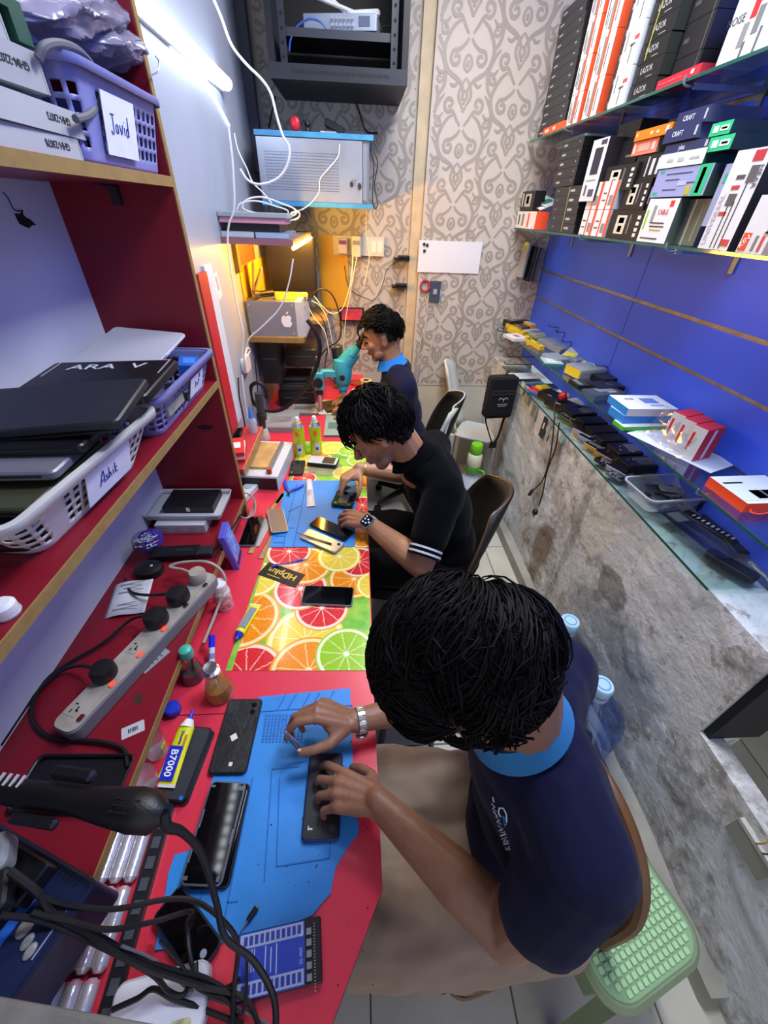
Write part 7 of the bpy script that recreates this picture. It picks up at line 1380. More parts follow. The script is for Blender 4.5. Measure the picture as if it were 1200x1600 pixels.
# silver cabinet on blue boards
CX0, CX1, CY0 = -.487, .02, 2.60; m_cab = mat('cabinet_silver', srgb('#a9b2c4'), .28, .7, var=.15, vscale=6); m_bb = mat('blue_board', srgb('#3f8fc4'), .4, var=.2, vscale=14)
for z_, l_ in ((1.755, 'blue edged board below the silver cabinet'), (2.018, 'blue edged board on top of the silver cabinet')):
    o = B((-.492, 2.60, z_), (.075, YF - .002, z_ + .02)).build('wall_board', [m_bb]); tag(o, l_, 'board')
t = thing('wall_cabinet', 'silver perforated metal cabinet with keys in its lock', 'cabinet', (-.23, 2.8, 1.776)); B((CX0, CY0 + .012, 1.776), (CX1 + .035, YF - .004, 2.016)).build('casing', hm('#7d8596', .35, metal=.6), t, True); dr = B((CX0, CY0 + .002, 1.776), (CX1, CY0 + .012, 2.014)).build('door', m_cab, t, True)
for r_ in range(7): 
    mb = MB(); [mb.box((-.452 + i * .0095, CY0 + .0016, 1.825 + r_ * .022 + s * .005), (.005, .001, .0028)) for i in range(38) for s in (-1, 1)]; mb.build('slot_row', hm('#2b3040', .7), dr, True)['kind'] = 'stuff'
MB().cyl((-.015, CY0 + .002, 1.88), (-.015, CY0 - .012, 1.88), .012, n=16).build('lock', mat('brushed_cap', (0, 0, 0)), dr, True); B((-.016, CY0 - .012, 1.845), (-.014, CY0 - .010, 1.888)).build('key', m_steel, dr, True)
mb = MB(); mb.ellip((.006, CY0 - .008, 1.845), (.010, .003, .014), 12, 8); mb.build('key_head', hm('#22252c', .4), dr, True); mb = MB(); mb.ellip((-.034, CY0 - .006, 1.852), (.008, .003, .012), 12, 8); mb.build('key_head', hm('#22252c', .4), dr, True)
B((.024, CY0 + .006, 1.79), (.045, CY0 + .012, 2.005)).build('hole_rail', hm('#8f97a4', .35, metal=.6), t, True)
t = thing('desk_tool', 'round red alarm button on the cabinet top', 'button', P(462, 205, y=2.68)); t.location.z = 2.0385; MB().lathe([(.001, 0), (.026, 0), (.026, .006), (.001, .006)], 24).build('base', m_blk, t); mb = MB(); mb.ellip((0, 0, .034), (.024, .012, .028), 18, 12); mb.build('red_disc', hm('#cf2030', .35), t)
t = thing('desk_tool', 'small black bulb beside the red button', 'tool', P(481, 208, y=2.69)); t.location.z = 2.0385; MB().lathe([(.012, 0), (.014, .01), (.010, .022), (.016, .034), (.012, .044), (.0001, .046)], 16).build('bulb_body', m_blk, t); MB().tube([(0, 0, .04), (-.015, 0, .05), (-.03, 0, .03)], .002).build('wire', m_blk, t)
t = thing('desk_tool', 'black folded tool on the cabinet top with a chrome strip', 'tool', P(530, 210, y=2.70)); t.location.z = 2.0385; MB().at((-.02, 0, .03), (0, .35, 0)).rbox((0, 0, 0), (.10, .06, .03), .01, .004).build('grip', m_blk, t); MB().rbox((.03, 0, .011), (.20, .045, .022), .006, .003).build('body', hm('#2a2d33', .4), t); MB().rbox((-.05, -.03, .006), (.08, .02, .010), .003).build('chrome_strip', mat('steel_links', (0, 0, 0)), t)
tag(MB().tube([P(a, b_, y=2.62) for a, b_ in ((582, 232), (590, 255), (585, 290), (590, 318), (586, 326), (582, 310), (584, 260), (580, 236))], .003, 6).build('cable', m_pl), 'black cable looping beside the silver cabinet', 'cable')
# small shelf by the monitor
MS_Y0, MS_Z = 2.02, 1.642; ms = thing('small_shelf', 'small wooden shelf with pink edge holding keyboards', 'shelf', (-.42, MS_Y0, MS_Z)); B((XL + .001, MS_Y0, MS_Z - .022), (-.275, 2.82, MS_Z)).build('shelf_board', mat('shelf_ply', srgb('#8a6a5a'), .6, var=.3, vscale=20), ms, True); B((XL + .001, MS_Y0 - .002, MS_Z - .022), (-.275, MS_Y0, MS_Z)).build('edge_strip', hm('#8d5f66', .5), ms, True)
B((XL + .002, 2.16, 1.50), (XL + .02, 2.20, MS_Z - .023)).build('support', mat('raw_mdf', (0, 0, 0)), ms, True)
B2 = lambda name, l_, lo, hi, c_, cat, ed=None: (lambda t: (MB().bb(lo, hi).build('body', hm(c_, .4), t, True), MB().bb((lo[0], lo[1] - .001, lo[2] + .002), (hi[0], lo[1], hi[2] - .002)).build('edge_print', hm(ed or c_, .4), t, True)))(thing(name, l_, cat, ((lo[0] + hi[0]) / 2, (lo[1] + hi[1]) / 2, lo[2])))
B2('laptop', 'white slim laptop on the small shelf beside the wall', (-.568, 2.03, MS_Z + .0005), (-.435, 2.27, MS_Z + .022), '#8f97a4', 'laptop', '#b9c2cc'); B2('laptop', 'pale blue slim laptop next to the white one on the small shelf', (-.428, 2.03, MS_Z + .0005), (-.292, 2.27, MS_Z + .022), '#6f7f9c', 'laptop', '#9fb0cc')
B2('laptop', 'dark laptop under the pink keyboard box', (-.545, 2.05, MS_Z + .0225), (-.33, 2.30, MS_Z + .05), '#22252c', 'laptop'); B2('keyboard_box', 'pink and white keyboard box on the small shelf', (-.566, 2.03, MS_Z + .0505), (-.30, 2.18, MS_Z + .070), '#c48a9c', 'box', '#d89aac'); B2('keyboard', 'pale keyboard on the pink box under the coiled cables', (-.566, 2.02, MS_Z + .0705), (-.29, 2.18, MS_Z + .086), '#9aa3ac', 'keyboard')
def coil(label, pts, r=.0035, m=None, y=2.2): return tag(MB().tube([P(a, b_, y=y) for a, b_ in pts], r, 6).build('white_cable', m or hm('#d4d8da', .4)), label, 'cable', 'white cables by the small shelf')
coil('white cable coil lying on the keyboard', ((370, 330), (376, 318), (400, 314), (430, 322), (450, 330), (440, 340), (405, 334), (380, 326), (386, 312), (410, 308), (440, 318), (462, 328), (455, 338), (420, 336)))
coil('second white cable coil at the front of the keyboard', ((388, 336), (420, 342), (455, 344), (468, 338), (464, 330), (450, 338), (455, 346)), y=2.14)
coil('thick white cable arching from the ceiling to the small shelf', ((330, -10), (345, 25), (362, 70), (385, 100), (410, 125), (424, 148), (432, 180), (442, 212), (452, 230), (450, 255), (435, 278), (408, 288), (388, 282), (375, 264)), .0048, y=2.05)
coil('thin white cable from the cabinet front to the coils', ((531, 225), (528, 245), (512, 265), (500, 280), (498, 300), (485, 318), (470, 328), (455, 332)), .003, y=2.585)
coil('white cable pair hanging from the LED strip to the shelf', ((366, 208), (372, 235), (385, 262), (395, 285), (410, 300), (425, 318)), .003, y=2.25)
coil('white conduit running down the clad wall to the bench', ((357, 196), (364, 260), (366, 325), (358, 350), (356, 380), (362, 430), (372, 485), (380, 520), (378, 560)), .004, y=1.98)
coil('white cable from the warm strip in front of the silver computer', ((458, 405), (452, 440), (438, 480), (410, 510), (390, 528), (384, 545)), .0035, y=2.0)
# silver computer on a board
m_al = mat('aluminium_case', srgb('#8b93a6'), .32, .5, var=.08, vscale=6)
t = thing('computer', 'grey aluminium computer with a white apple emblem on a wall board', 'computer', (-.42, 2.3, 1.216)); B((-.556, 2.20, 1.216), (-.318, 2.50, 1.378)).build('casing', m_al, t, True)
mb = MB(); mb.at((-.318, 2.20, 1.216)); mb.add([(0, 0, 0), (.042, 0, 0), (.030, 0, .162), (0, 0, .162), (0, .30, 0), (.042, .30, 0), (.030, .30, .162), (0, .30, .162)], [(0, 1, 2, 3), (7, 6, 5, 4), (1, 5, 6, 2), (0, 4, 5, 1), (3, 2, 6, 7)]); mb.build('front_bezel', hm('#a4acba', .35), t, True)
mb = MB(); ap = [(0, .020), (.010, .027), (.022, .024), (.029, .014), (.023, .004), (.024, -.006), (.031, -.012), (.024, -.027), (.014, -.034), (.004, -.031), (-.006, -.034), (-.016, -.028), (-.026, -.012), (-.027, .006), (-.020, .022), (-.009, .026)]
mb.at((-.368, 2.1992, 1.292), (pi / 2, 0, 0)); mb.prism([(a * .92, b_ * .92) for a, b_ in ap], 0, .0008); mb.prism([(.001, .029), (.010, .033), (.014, .043), (.004, .039)], 0, .0008); mb.build('emblem', hm('#d2d8e4', .4), t, True)['kind'] = 'stuff'
for x, z_ in ((-.545, 1.362), (-.335, 1.362), (-.545, 1.232), (-.335, 1.232)): MB().cyl((x, 2.20, z_), (x, 2.1985, z_), .004, n=8).build('screw', hm('#d0d4da', .3, metal=.7), t, True)
MB().cyl((-.297, 2.30, 1.33), (-.284, 2.30, 1.33), .014, n=14).build('round_badge', hm('#2f5fd0', .4), t, True)
o = B((XL + .001, 2.18, 1.190), (-.285, 2.52, 1.2155)).build('wall_board', mat('raw_mdf', (0, 0, 0))); tag(o, 'wooden board carrying the grey computer', 'board')
# things on the computer
t = thing('flashlight', 'dark torch lying on the grey computer', 'torch', (-.46, 2.27, 1.379), .7); MB().at((0, 0, .022)).cyl((-.05, 0, 0), (.03, 0, 0), .016, n=16).build('barrel', m_blk, t); MB().cyl((-.05, 0, .022), (-.075, 0, .022), .020, .022, 16).build('head', hm('#4a4034', .4), t); MB().cyl((-.0752, 0, .022), (-.076, 0, .022), .017, n=16).build('lens', hm('#6a6458', .2), t)
t = thing('plastic_pouch', 'clear pouch leaning on the wall above the computer', 'pouch', (-.545, 2.33, 1.379), (0, .15, .2)); MB().rbox((0, 0, .075), (.012, .11, .15), .004, .002).build('pouch', mat('pouch_tan', srgb('#8d8468'), .3, alpha=.8), t); MB().at((.02, .01, .07), (.2, .3, .1)).rbox((0, 0, 0), (.01, .05, .13), .003).build('card_inside', hm('#a8a394', .4), t)
t = thing('tool_box', 'small yellow box on the grey computer', 'box', (-.37, 2.27, 1.379), .12); MB().rbox((0, 0, .014), (.10, .05, .028), .003, .001).build('carton', hm('#d6d022', .4), t); MB().box((0, 0, .0285), (.07, .02, .001)).build('slot', hm('#8a841a', .5), t)
t = thing('tool_box', 'flat yellow ruler piece behind the small yellow box', 'ruler', (-.33, 2.37, 1.379), .1); MB().rbox((0, 0, .004), (.12, .06, .008), .003).build('strip', hm('#d8c42a', .4), t); MB().box((0, 0, .0083), (.09, .004, .0006)).build('scale_line', hm('#6a5a1a', .5), t)
# monitor
MQ = [P(417, 376, y=2.78), P(496, 374, y=2.74), P(494, 452, y=2.74), P(418, 468, y=2.78)]; cM = sum(MQ, Vector()) / 4; wM = .285
t = thing('monitor', 'dark old monitor standing in the yellow lit corner', 'monitor', (cM.x, cM.y, cM.z - .15), (0, 0, .12)); MB().rbox((0, 0, .15), (wM, .05, .30), .006).build('casing', hm('#1a1712', .4), t); MB().box((0, -.0256, .165), (wM - .03, .001, .245)).build('screen', mat('dead_screen', srgb('#26221c'), .25), t); MB().box((.0, -.0258, .022), (wM - .03, .001, .02)).build('chin', hm('#2b261d', .35), t); MB().rbox((0, .03, -.05), (.09, .06, .10), .01).build('neck', m_blk, t)
o = B((XL + .001, 2.62, 1.190), (-.20, YF - .002, 1.21)).build('wall_board', mat('raw_mdf', (0, 0, 0))); tag(o, 'wooden board under the dark monitor', 'board')
MB().rbox((0, .02, -.095), (.20, .14, .012), .01).build('foot', m_blk, t)
o = B((XL + .001, 2.62, 1.50), (XL + .012, 2.66, 1.63)); tag(B((XL + .001, 2.22, 1.52), (XL + .008, 2.58, 1.63)).build('painted_glow_panel', hm('#d8471c', .45)), 'orange panel painting warm light on the wall under the small shelf', 'panel'); tag(B((XL + .001, 2.22, 1.22), (XL + .006, 3.0, 1.515)).build('painted_glow_panel', hm('#d8a92c', .5)), 'yellow panel painting warm light on the wall behind the monitor', 'panel'); tag(B((-.255, YF - .009, 1.20), (-.07, YF - .001, 1.62)).build('painted_glow_panel', hm('#cf9f2e', .5)), 'yellow panel painting warm light on the end wall beside the monitor', 'panel')  # warm strip's glow on the walls, put into the colour of flat panels
# sockets, whiteboard, wall phones
t = thing('socket_box', 'long white socket box with plugs on the end wall', 'socket', P(585, 385, y=YF)); MB().bb((-.26, -.03, -.05), (.06, 0, .05)).build('box', hm('#c4c0b6', .4), t); 
for i in range(2): MB().bb((-.02 + i * .04, -.034, -.03), (.01 + i * .04, -.03, .03)).build('switch', hm('#d8d4ca', .4), t)
for k, (dx, c_, l_) in enumerate(((-.20, '#c8b8c4', 'white and violet phone charger in the socket box'), (-.115, '#c9c4ba', 'tall white adapter in the socket box'))): q = thing('charger', l_, 'charger', t.location + Vector((dx, -.055, .0)), 0); MB().rbox((0, 0, 0), (.06, .05, .08 + k * .03), .008, .004).build('casing', hm(c_, .4), q); MB().box((0, -.0255, .02), (.045, .001, .022)).build('label', hm('#6a2f86' if k == 0 else '#8a8a86', .4), q)
t = thing('whiteboard', 'small white board on the damask wallpaper', 'board', P(702, 402, y=YP)); MB().bb((-.20, -.010, -.085), (.20, -.0005, .085)).build('panel', hm('#d2d4de', .3), t); [MB().cyl((a, -.010, b_), (a, -.016, b_), .009, n=12).build('magnet', hm('#22242a', .4), t) for a, b_ in ((-.17, .065), (-.15, .060), (-.165, .03))]
for k, (a, b_, l_) in enumerate(((628, 405, 'upper black phone holder on the end wall'), (624, 448, 'lower black phone holder on the end wall'))): q = P(a, b_, y=YF - .06); t = thing('phone_holder', l_, 'phone holder', q); MB().rbox((0, .02, 0), (.10, .075, .014), .008, .003).build('tray', m_blk, t); MB().rbox((.01, -.005, .014), (.075, .05, .014), .008, .004).build('phone_cradle', hm('#1d1a18', .4), t)
tag(MB().tube([P(a, b_, y=YF - .02) for a, b_ in ((622, 408), (605, 420), (598, 445), (585, 468), (572, 466), (550, 455), (542, 440), (538, 415))], .0022, 6).build('cable', m_pl), 'thin black cable sagging from the upper phone holder', 'cable')
q = P(550, 491, y=YF - .05); t = thing('wall_phone', 'phone with a red and violet screen on the end wall', 'phone', q); MB().at((0, 0, 0), (pi / 2, 0, 0)).rbox((0, 0, 0), (.165, .085, .012), .006, .002).build('frame', m_blk, t); MB().at((0, -.0066, 0), (pi / 2, 0, 0)).rbox((0, 0, 0), (.14, .070, .001), .003, 0).build('screen', mat('red_screen', (.6, .05, .03), .3, emit=.2, col2=(.05, .01, .14), vscale=14), t); MB().bb((-.03, .006, -.02), (.03, .048, .02)).build('wall_mount', m_blk, t)
t = thing('wall_switch', 'dark blue switch box with a red cord ring on the wallpaper', 'switch', P(679, 455, y=YP)); MB().bb((-.035, -.02, -.06), (.035, -.0005, .06)).build('plate', hm('#3a4156', .4), t); MB().bb((-.012, -.026, -.015), (.012, -.02, .015)).build('rocker', hm('#8f97a8', .4), t); mb = MB(); mb.tube([(-.068 + .030 * cos(i * pi / 6), -.012, .03 + .032 * sin(i * pi / 6)) for i in range(13)], .006, 7); mb.build('red_ring', hm('#a8283c', .4), t)
for k, pts in enumerate((((664, 462), (668, 485), (664, 510), (656, 540), (652, 580), (650, 600)), ((676, 470), (680, 500), (676, 530), (670, 560), (672, 595)))): tag(MB().tube([P(a, b_, y=YP - .008) for a, b_ in pts], .003, 6).build('white_cable', hm('#c4c0b4', .4)), ['white cable down the wallpaper beside the batten', 'white cable down the wallpaper under the switch box'][k], 'cable')
for k, pts in enumerate((((573, 330), (572, 365), (577, 400), (572, 430), (568, 450)), ((559, 395), (552, 430), (545, 470), (540, 500), (535, 560), (530, 600)), ((552, 395), (548, 440), (536, 480), (520, 490), (505, 480), (490, 462)), ((487, 470), (500, 478), (512, 500), (520, 540), (528, 590), (540, 620)), ((482, 480), (490, 495), (508, 520), (515, 560)))):
    tag(MB().tube([P(a, b_, y=2.9 - .12 * k) for a, b_ in pts], .003, 6).build('white_cable', hm('#d8cdb0', .4)), ['white cable hanging from the cabinet past the sockets', 'cream cable from the sockets down to the bench', 'cream cable from the sockets to the computer', 'cream cable from the computer down to the bench', 'short cream cable curling behind the computer'][k], 'cable', 'cream cables at the far bench')
for k, (pts, r_, yy) in enumerate(((((480, 470), (500, 452), (520, 462), (532, 500), (530, 530), (510, 545), (498, 560)), .004, 2.45), (((480, 500), (494, 520), (500, 545), (492, 580), (470, 615), (440, 640), (410, 640), (394, 625), (392, 605), (402, 598), (414, 606), (417, 622)), .010, 2.05), (((485, 480), (505, 500), (512, 540), (508, 580), (525, 600)), .003, 2.5))):
    tag(MB().tube([P(a, b_, y=yy) for a, b_ in pts], r_, 8).build('cable', m_pl), ['black cable arching from the computer to the microscope', 'thick black hose of the hot air handle', 'thin black cable behind the microscope'][k], 'cable')
# teal trinocular microscope
m_teal = mat('teal_enamel', srgb('#3aa0b4'), .35, var=.08, vscale=10)
t = thing('microscope', 'teal stereo microscope on a steel post at the far bench', 'microscope', (-.165, 2.36, ZT))
MB().rbox((.03, .02, .008), (.24, .22, .016), .02, .003).build('base_plate', hm('#c4c2b4', .4), t); MB().cyl((-.07, -.06, .016), (-.07, -.06, .34), .013, n=16).build('post', mat('steel_links', (0, 0, 0)), t)
MB().rbox((-.07, -.06, .205), (.055, .055, .10), .01, .004).build('focus_block', m_teal, t); MB().cyl((-.07, -.088, .205), (-.07, -.112, .205), .026, n=20).build('focus_knob', m_blk, t); MB().cyl((-.07, -.06, .125), (-.07, -.06, .155), .020, n=16).build('post_clamp', m_blk, t)
MB().rbox((.0, -.02, .235), (.12, .04, .04), .008, .004).build('arm', m_teal, t)
mb = MB(); mb.at((.065, 0, 0)); mb.lathe([(.030, .135), (.036, .14), (.036, .165), (.044, .17), (.053, .19), (.058, .27), (.050, .31), (.0001, .32)], 20); hd = mb.build('body', m_teal, t); MB().at((.065, 0, 0)).lathe([(.022, .11), (.024, .112), (.024, .135), (.030, .137), (.0001, .138)], 20).build('objective', m_teal, t); MB().at((.065, 0, 0)).lathe([(.0305, .148), (.033, .149), (.033, .162), (.0305, .163)], 20, close=False).build('zoom_ring', m_blk, t)
MB().cyl((.065, -.046, .22), (.065, -.058, .22), .016, n=16).build('zoom_knob', m_blk, t); MB().cyl((.07, 0, .27), (.135, 0, .355), .050, .042, 18).build('head_tube', m_teal, t)
for s in (-1, 1): MB().cyl((.125, s * .030, .34), (.165, s * .030, .395), .019, .017, 16).build('eyepiece_tube', m_teal, t); MB().cyl((.160, s * .030, .388), (.205, s * .030, .445), .020, .019, 16).build('eyepiece', m_blk, t)
MB().cyl((.03, .01, .30), (.02, .01, .37), .017, n=14).build('camera_port', m_blk, t)
c = P(528, 560, y=2.75); t = thing('solder_jar', 'clear jar with a red band and black lid behind the microscope', 'jar', (c.x, 2.75, ZT + .0)); MB().lathe([(.035, 0), (.036, .005), (.036, .20), (.0001, .20)], 20).build('jar_body', mat('amber_jar', srgb('#b98a2a'), .25, alpha=.7), t); MB().lathe([(.037, .20), (.037, .215), (.0001, .215)], 20).build('red_band', hm('#d8401c', .4), t); MB().lathe([(.034, .215), (.034, .28), (.030, .285), (.0001, .285)], 20).build('lid', hm('#5a564c', .35, metal=.4), t)
for k, (a, b_, r_, c_, l_) in enumerate(((572, 598, .040, '#d8c48a', 'farther cream tape roll by the person at the microscope'), (560, 614, .045, '#d0b880', 'nearer cream tape roll by the person at the microscope'))): c = P(a, b_, z=ZT + .03); t = thing('tape_roll', l_, 'tape roll', (c.x, c.y, ZT)); MB().lathe([(r_ * .55, 0), (r_, 0), (r_, .05), (r_ * .55, .05)], 24, close=False).build('tape', hm(c_, .5), t); MB().lathe([(r_ * .5, .002), (r_ * .55, .002), (r_ * .55, .048), (r_ * .5, .048)], 24, close=False).build('core', hm('#8a6a3a', .6), t)
c = P(558, 600, z=ZT); t = thing('lens_dish', 'round red edged lens dish at the end of the far bench', 'dish', (c.x, c.y, ZT)); MB().lathe([(.0001, .001), (.05, .001), (.052, .014), (.048, .015), (.046, .005), (.0001, .004)], 24).build('dish', hm('#c43a2a', .3), t); MB().lathe([(.0001, .0042), (.045, .005)], 24, close=False).build('pad', hm('#8a4a3a', .4), t)
# ---- back of the middle bench
c, w, l, rot = fl4((400, 688), (452, 690), (440, 745), (372, 742), ZT + .075); sx = w; sy = l
t = thing('separator_station', 'white heating station with a wooden plate on top', 'heating station', (c.x, c.y, ZT), rot); mb = MB(); mb.rbox((0, 0, .037), (sx, sy, .074), .008, .003); mb.build('casing', hm('#c9ccd2', .35), t); MB().box((0, -sy / 2 - .0006, .034), (sx * .94, .001, .058)).build('front_panel', hm('#1f2026', .4), t)
MB().rbox((-.02, .01, .080), (sx * .62, sy * .72, .012), .004, .002).build('wooden_plate', mat('plate_wood', srgb('#c9a468'), .55, var=.35, vscale=18), t)
for s in (-1, 1): MB().rbox((-.02 + s * sx * .36, .0, .082), (.016, sy * .82, .020), .003, .002).build('clamp_bar', hm('#8a8a8c', .35, metal=.5), t)
MB().rbox((sx * .28, -sy * .42, .084), (.018, .02, .03), .003).build('red_clamp', hm('#a8442c', .4), t)
for k, (a, b_, l_) in enumerate(((470, 711, 'yellow spray can beside the heating station'), (495, 709, 'yellow spray can beside the person in black'))):
    c = P(a, b_, z=ZT); t = thing('spray_can', l_, 'spray can', (c.x, c.y, ZT), .2 * k, 'yellow spray cans'); MB().lathe([(.028, 0), (.029, .003), (.029, .155), (.027, .163), (.018, .175), (.017, .178), (.0001, .179)], 24).build('can', mat('can_yellow', srgb('#c9d41c'), .25, .3, var=.1, vscale=20), t); MB().lathe([(.0285, .158), (.0295, .160), (.019, .178), (.0185, .176)], 24, close=False).build('shoulder', mat('brushed_cap', (0, 0, 0)), t); MB().lathe([(.011, .178), (.012, .18), (.012, .195), (.008, .205), (.0001, .206)], 16).build('nozzle', hm('#dfe0e0', .4), t)
    mb = MB(); n = 10; vs = [(.0293 * cos(-1.9 + .9 * i / n), .0293 * sin(-1.9 + .9 * i / n), z_) for z_ in (.02, .075) for i in range(n + 1)]; mb.add(vs, [(i, i + 1, n + 2 + i, n + 1 + i) for i in range(n)]); lb = mb.build('white_label', hm('#c4cadc', .4), t); mb = MB(); vs = [(.0293 * cos(-2.0 + .6 * i / n), .0293 * sin(-2.0 + .6 * i / n), z_) for z_ in (.115, .14) for i in range(n + 1)]; mb.add(vs, [(i, i + 1, n + 2 + i, n + 1 + i) for i in range(n)]); mb.build('red_mark', hm('#d8742a', .4), t); MB().box((.0295 * cos(-1.5), .0295 * sin(-1.5), .045), (.012, .002, .014)).build('dark_print', hm('#2a3350', .4), t)
c = P(412, 690, z=ZT); t = thing('hot_air_tool', 'dark grey hot air handle standing in its holder', 'hot air gun', (c.x, c.y + .02, ZT)); MB().lathe([(.03, 0), (.034, .01), (.03, .04), (.022, .07)], 20).build('holder', hm('#b9b9b6', .4), t); MB().cyl((0, 0, .03), (.01, .0, .26), .017, .021, 16).build('handle', hm('#34383f', .4), t); MB().cyl((.006, 0, .12), (.007, 0, .15), .026, .026, 16).build('collar', hm('#2a2d33', .4), t); MB().rbox((.004, -.02, .14), (.012, .008, .03), .003).build('switch', hm('#1a1c20', .4), t)
t = thing('power_strip', 'white power strip with a coiled cable beside the heating station', 'power strip', P(390, 770, z=ZT), 1.25); MB().rbox((0, 0, .016), (.24, .055, .032), .012, .004).build('casing', hm('#c9ccd0', .4), t); [MB().lathe([(.016, .032), (.016, .035), (.0001, .035)], 14, c=(-.07 + i * .07, 0, 0)).build('socket', hm('#a9adb2', .4), t) for i in range(3)]
MB().tube([(.11, 0, .03), (.13, .0, .06), (.10, .02, .08), (.06, .0, .06)], .008).build('grey_plug', hm('#7d8288', .4), t)
tag(MB().tube([P(372 + 16 * cos(i * 1.2) + 8 + i * .4, 790 + 20 * sin(i * 1.2), z=ZT + .045 + .003 * i) for i in range(14)], .0024, 6).build('cable', hm('#8a8d90', .4)), 'thin grey cable coiled on the white power strip', 'cable')
tag(MB().tube([P(a, b_, z=z_) for a, b_, z_ in ((335, 870, .86), (350, 845, .87), (372, 810, .86), (382, 795, .82), (378, 780, .79))], .003, 6).build('cable', m_pl), 'thin black cable running round the shelf corner to the bench', 'cable')
# red ledge on the wall with books
t = thing('wall_ledge', 'small red ledge on the clad wall with wooden front', 'ledge', (XL, 1.60, .90)); B((XL + .001, 1.40, .885), (-.475, 1.80, .90)).build('ledge_board', hm('#b3303a', .45), t, True); B((-.475, 1.40, .865), (-.470, 1.80, .90)).build('edge_strip', mat('wood_strip', (0, 0, 0)), t, True)
for k, (a, z_, c_, l_) in enumerate(((1.52, .9005, '#c8242c', 'red and white box lowest on the red ledge'), (1.515, .9175, '#d8d4d4', 'white box under the upper red box on the ledge'), (1.51, .9345, '#c42a30', 'upper red box on the small red ledge'))): q = thing('parts_box', l_, 'box', (-.525, a, z_), .15 + .05 * k); MB().box((0, 0, .008), (.075, .14, .016)).build('carton', hm(c_, .4), q); MB().box((.0, 0, .0163), (.05, .05, .0006)).build('label', hm('#d8d8d8', .4), q)
phone('phone', 'black phone leaning on the red ledge', ((366, 668), (380, 668), (372, 695), (358, 696)), .925, .009)
c = P(371, 660, z=.90); t = thing('fluid_bottle', 'clear bottle with a blue pointed cap on the red ledge', 'bottle', (-.50, 1.74, .9005)); MB().lathe([(.0001, 0), (.019, 0), (.02, .004), (.02, .06), (.009, .075), (.0001, .076)], 18).build('bottle_body', mat('bottle_clear', srgb('#b9c4d2'), .2, alpha=.6), t); MB().lathe([(.012, .072), (.011, .085), (.003, .125), (.0001, .126)], 16).build('cap', hm('#2f7fe0', .35), t)
t = thing('plug', 'white round plug hub on the clad wall under the computer', 'plug', P(380, 568, x=XL)); MB().at((.012, 0, 0), (0, pi / 2, 0)).rbox((0, 0, 0), (.08, .11, .024), .03, .005).build('plug_body', hm('#d2d4d8', .4), t); MB().tube([(.02, .03, .03), (.03, .06, .05), (.03, .0, .07), (.03, -.06, .04), (.02, -.05, -.03)], .004).build('cable', hm('#d2d4d8', .4), t)
for k, pts in enumerate((((378, 585), (382, 620), (388, 660), (392, 690)), ((372, 590), (374, 620), (380, 650), (386, 685)), ((398, 560), (402, 600), (404, 640), (402, 670)))): tag(MB().tube([P(a, b_, x=XL + .012 + .004 * k) for a, b_ in pts], .0035, 6).build('cable', (hm('#c9cbc8', .4), m_pl, m_pl)[k]), ['white cable down the clad wall from the plug hub', 'black cable down the clad wall from the plug hub', 'black cable down the clad wall nearer the monitor'][k], 'cable')
t = thing('paper_tag', 'white paper tag stuck on the clad wall', 'paper', P(340, 447, x=XL + .004)); MB().at((0, 0, 0), (.25, 0, 0)).box((0, 0, 0), (.002, .06, .09)).build('tag_sheet', hm('#c4cadc', .6), t); MB().at((.0015, 0, .01), (.25, 0, 0)).box((0, 0, 0), (.0006, .02, .05)).build('print_line', hm('#8f98b4', .6), t)
# dark equipment under the computer board
for k, (lo, hi, c_, l_) in enumerate((((-.54, 2.25, .95), (-.44, 2.45, 1.18), '#17171a', 'black power supply under the computer board'), ((-.43, 2.40, 1.00), (-.25, 2.60, 1.10), '#2b2622', 'dark equipment box behind the black power supply'), ((-.50, 2.40, .752), (-.28, 2.62, .85), '#1d1b1e', 'black drive case on the far bench by the wall'), ((-.49, 2.41, .851), (-.29, 2.60, .90), '#2a282c', 'second black drive case stacked on the first'), ((-.48, 2.42, .901), (-.30, 2.59, .935), '#141416', 'thin black case on top of the drive cases'))):
    t = thing('equipment_box', l_, 'equipment', ((lo[0] + hi[0]) / 2, (lo[1] + hi[1]) / 2, lo[2])); mb = MB(); mb.rbox((0, 0, (hi[2] - lo[2]) / 2), (hi[0] - lo[0], hi[1] - lo[1], hi[2] - lo[2] - .001), .006, .003); mb.build('casing', hm(c_, .4), t); MB().box((.0, -(hi[1] - lo[1]) / 2 - .0005, (hi[2] - lo[2]) * .6), ((hi[0] - lo[0]) * .7, .001, .006)).build('front_slot', hm('#4a4a4e', .4), t)
for k, (cn, h, c1, c2, l_) in enumerate((((( 418, 640), (470, 640), (462, 668), (405, 668)), .03, '#8a8c90', '#9fa2a6', 'grey flat case on the far bench behind the spray cans'), (((455, 628), (500, 630), (495, 645), (448, 645)), .02, '#7d746c', '#a89f90', 'beige metal sheet on the far bench'), (((505, 628), (540, 622), (540, 638), (505, 642)), .03, '#3a2e12', '#4a3a14', 'dark gold phone on the far bench below the microscope'), (((510, 648), (535, 648), (532, 680), (505, 680)), .012, '#4a6f74', '#7f9a98', 'pale teal tray with parts behind the person in black'))):
    flatbox('bench_case', l_, cn, ZT + .0005, h, c1, c2, [(-.3, -.2, .3, .1, c1)], 'case')
t = thing('acrylic_sheet', 'clear sheet under the opened phones by the spray cans', 'sheet', P(495, 735, z=ZT + .0012), .02); MB().box((0, 0, .0015), (.24, .10, .003)).build('pane', mat('clear_acrylic', srgb('#b0a48c'), .15, alpha=.35), t); MB().box((-.02, 0, .0033), (.03, .05, .0006)).build('mark', hm('#8a7a62', .5), t)
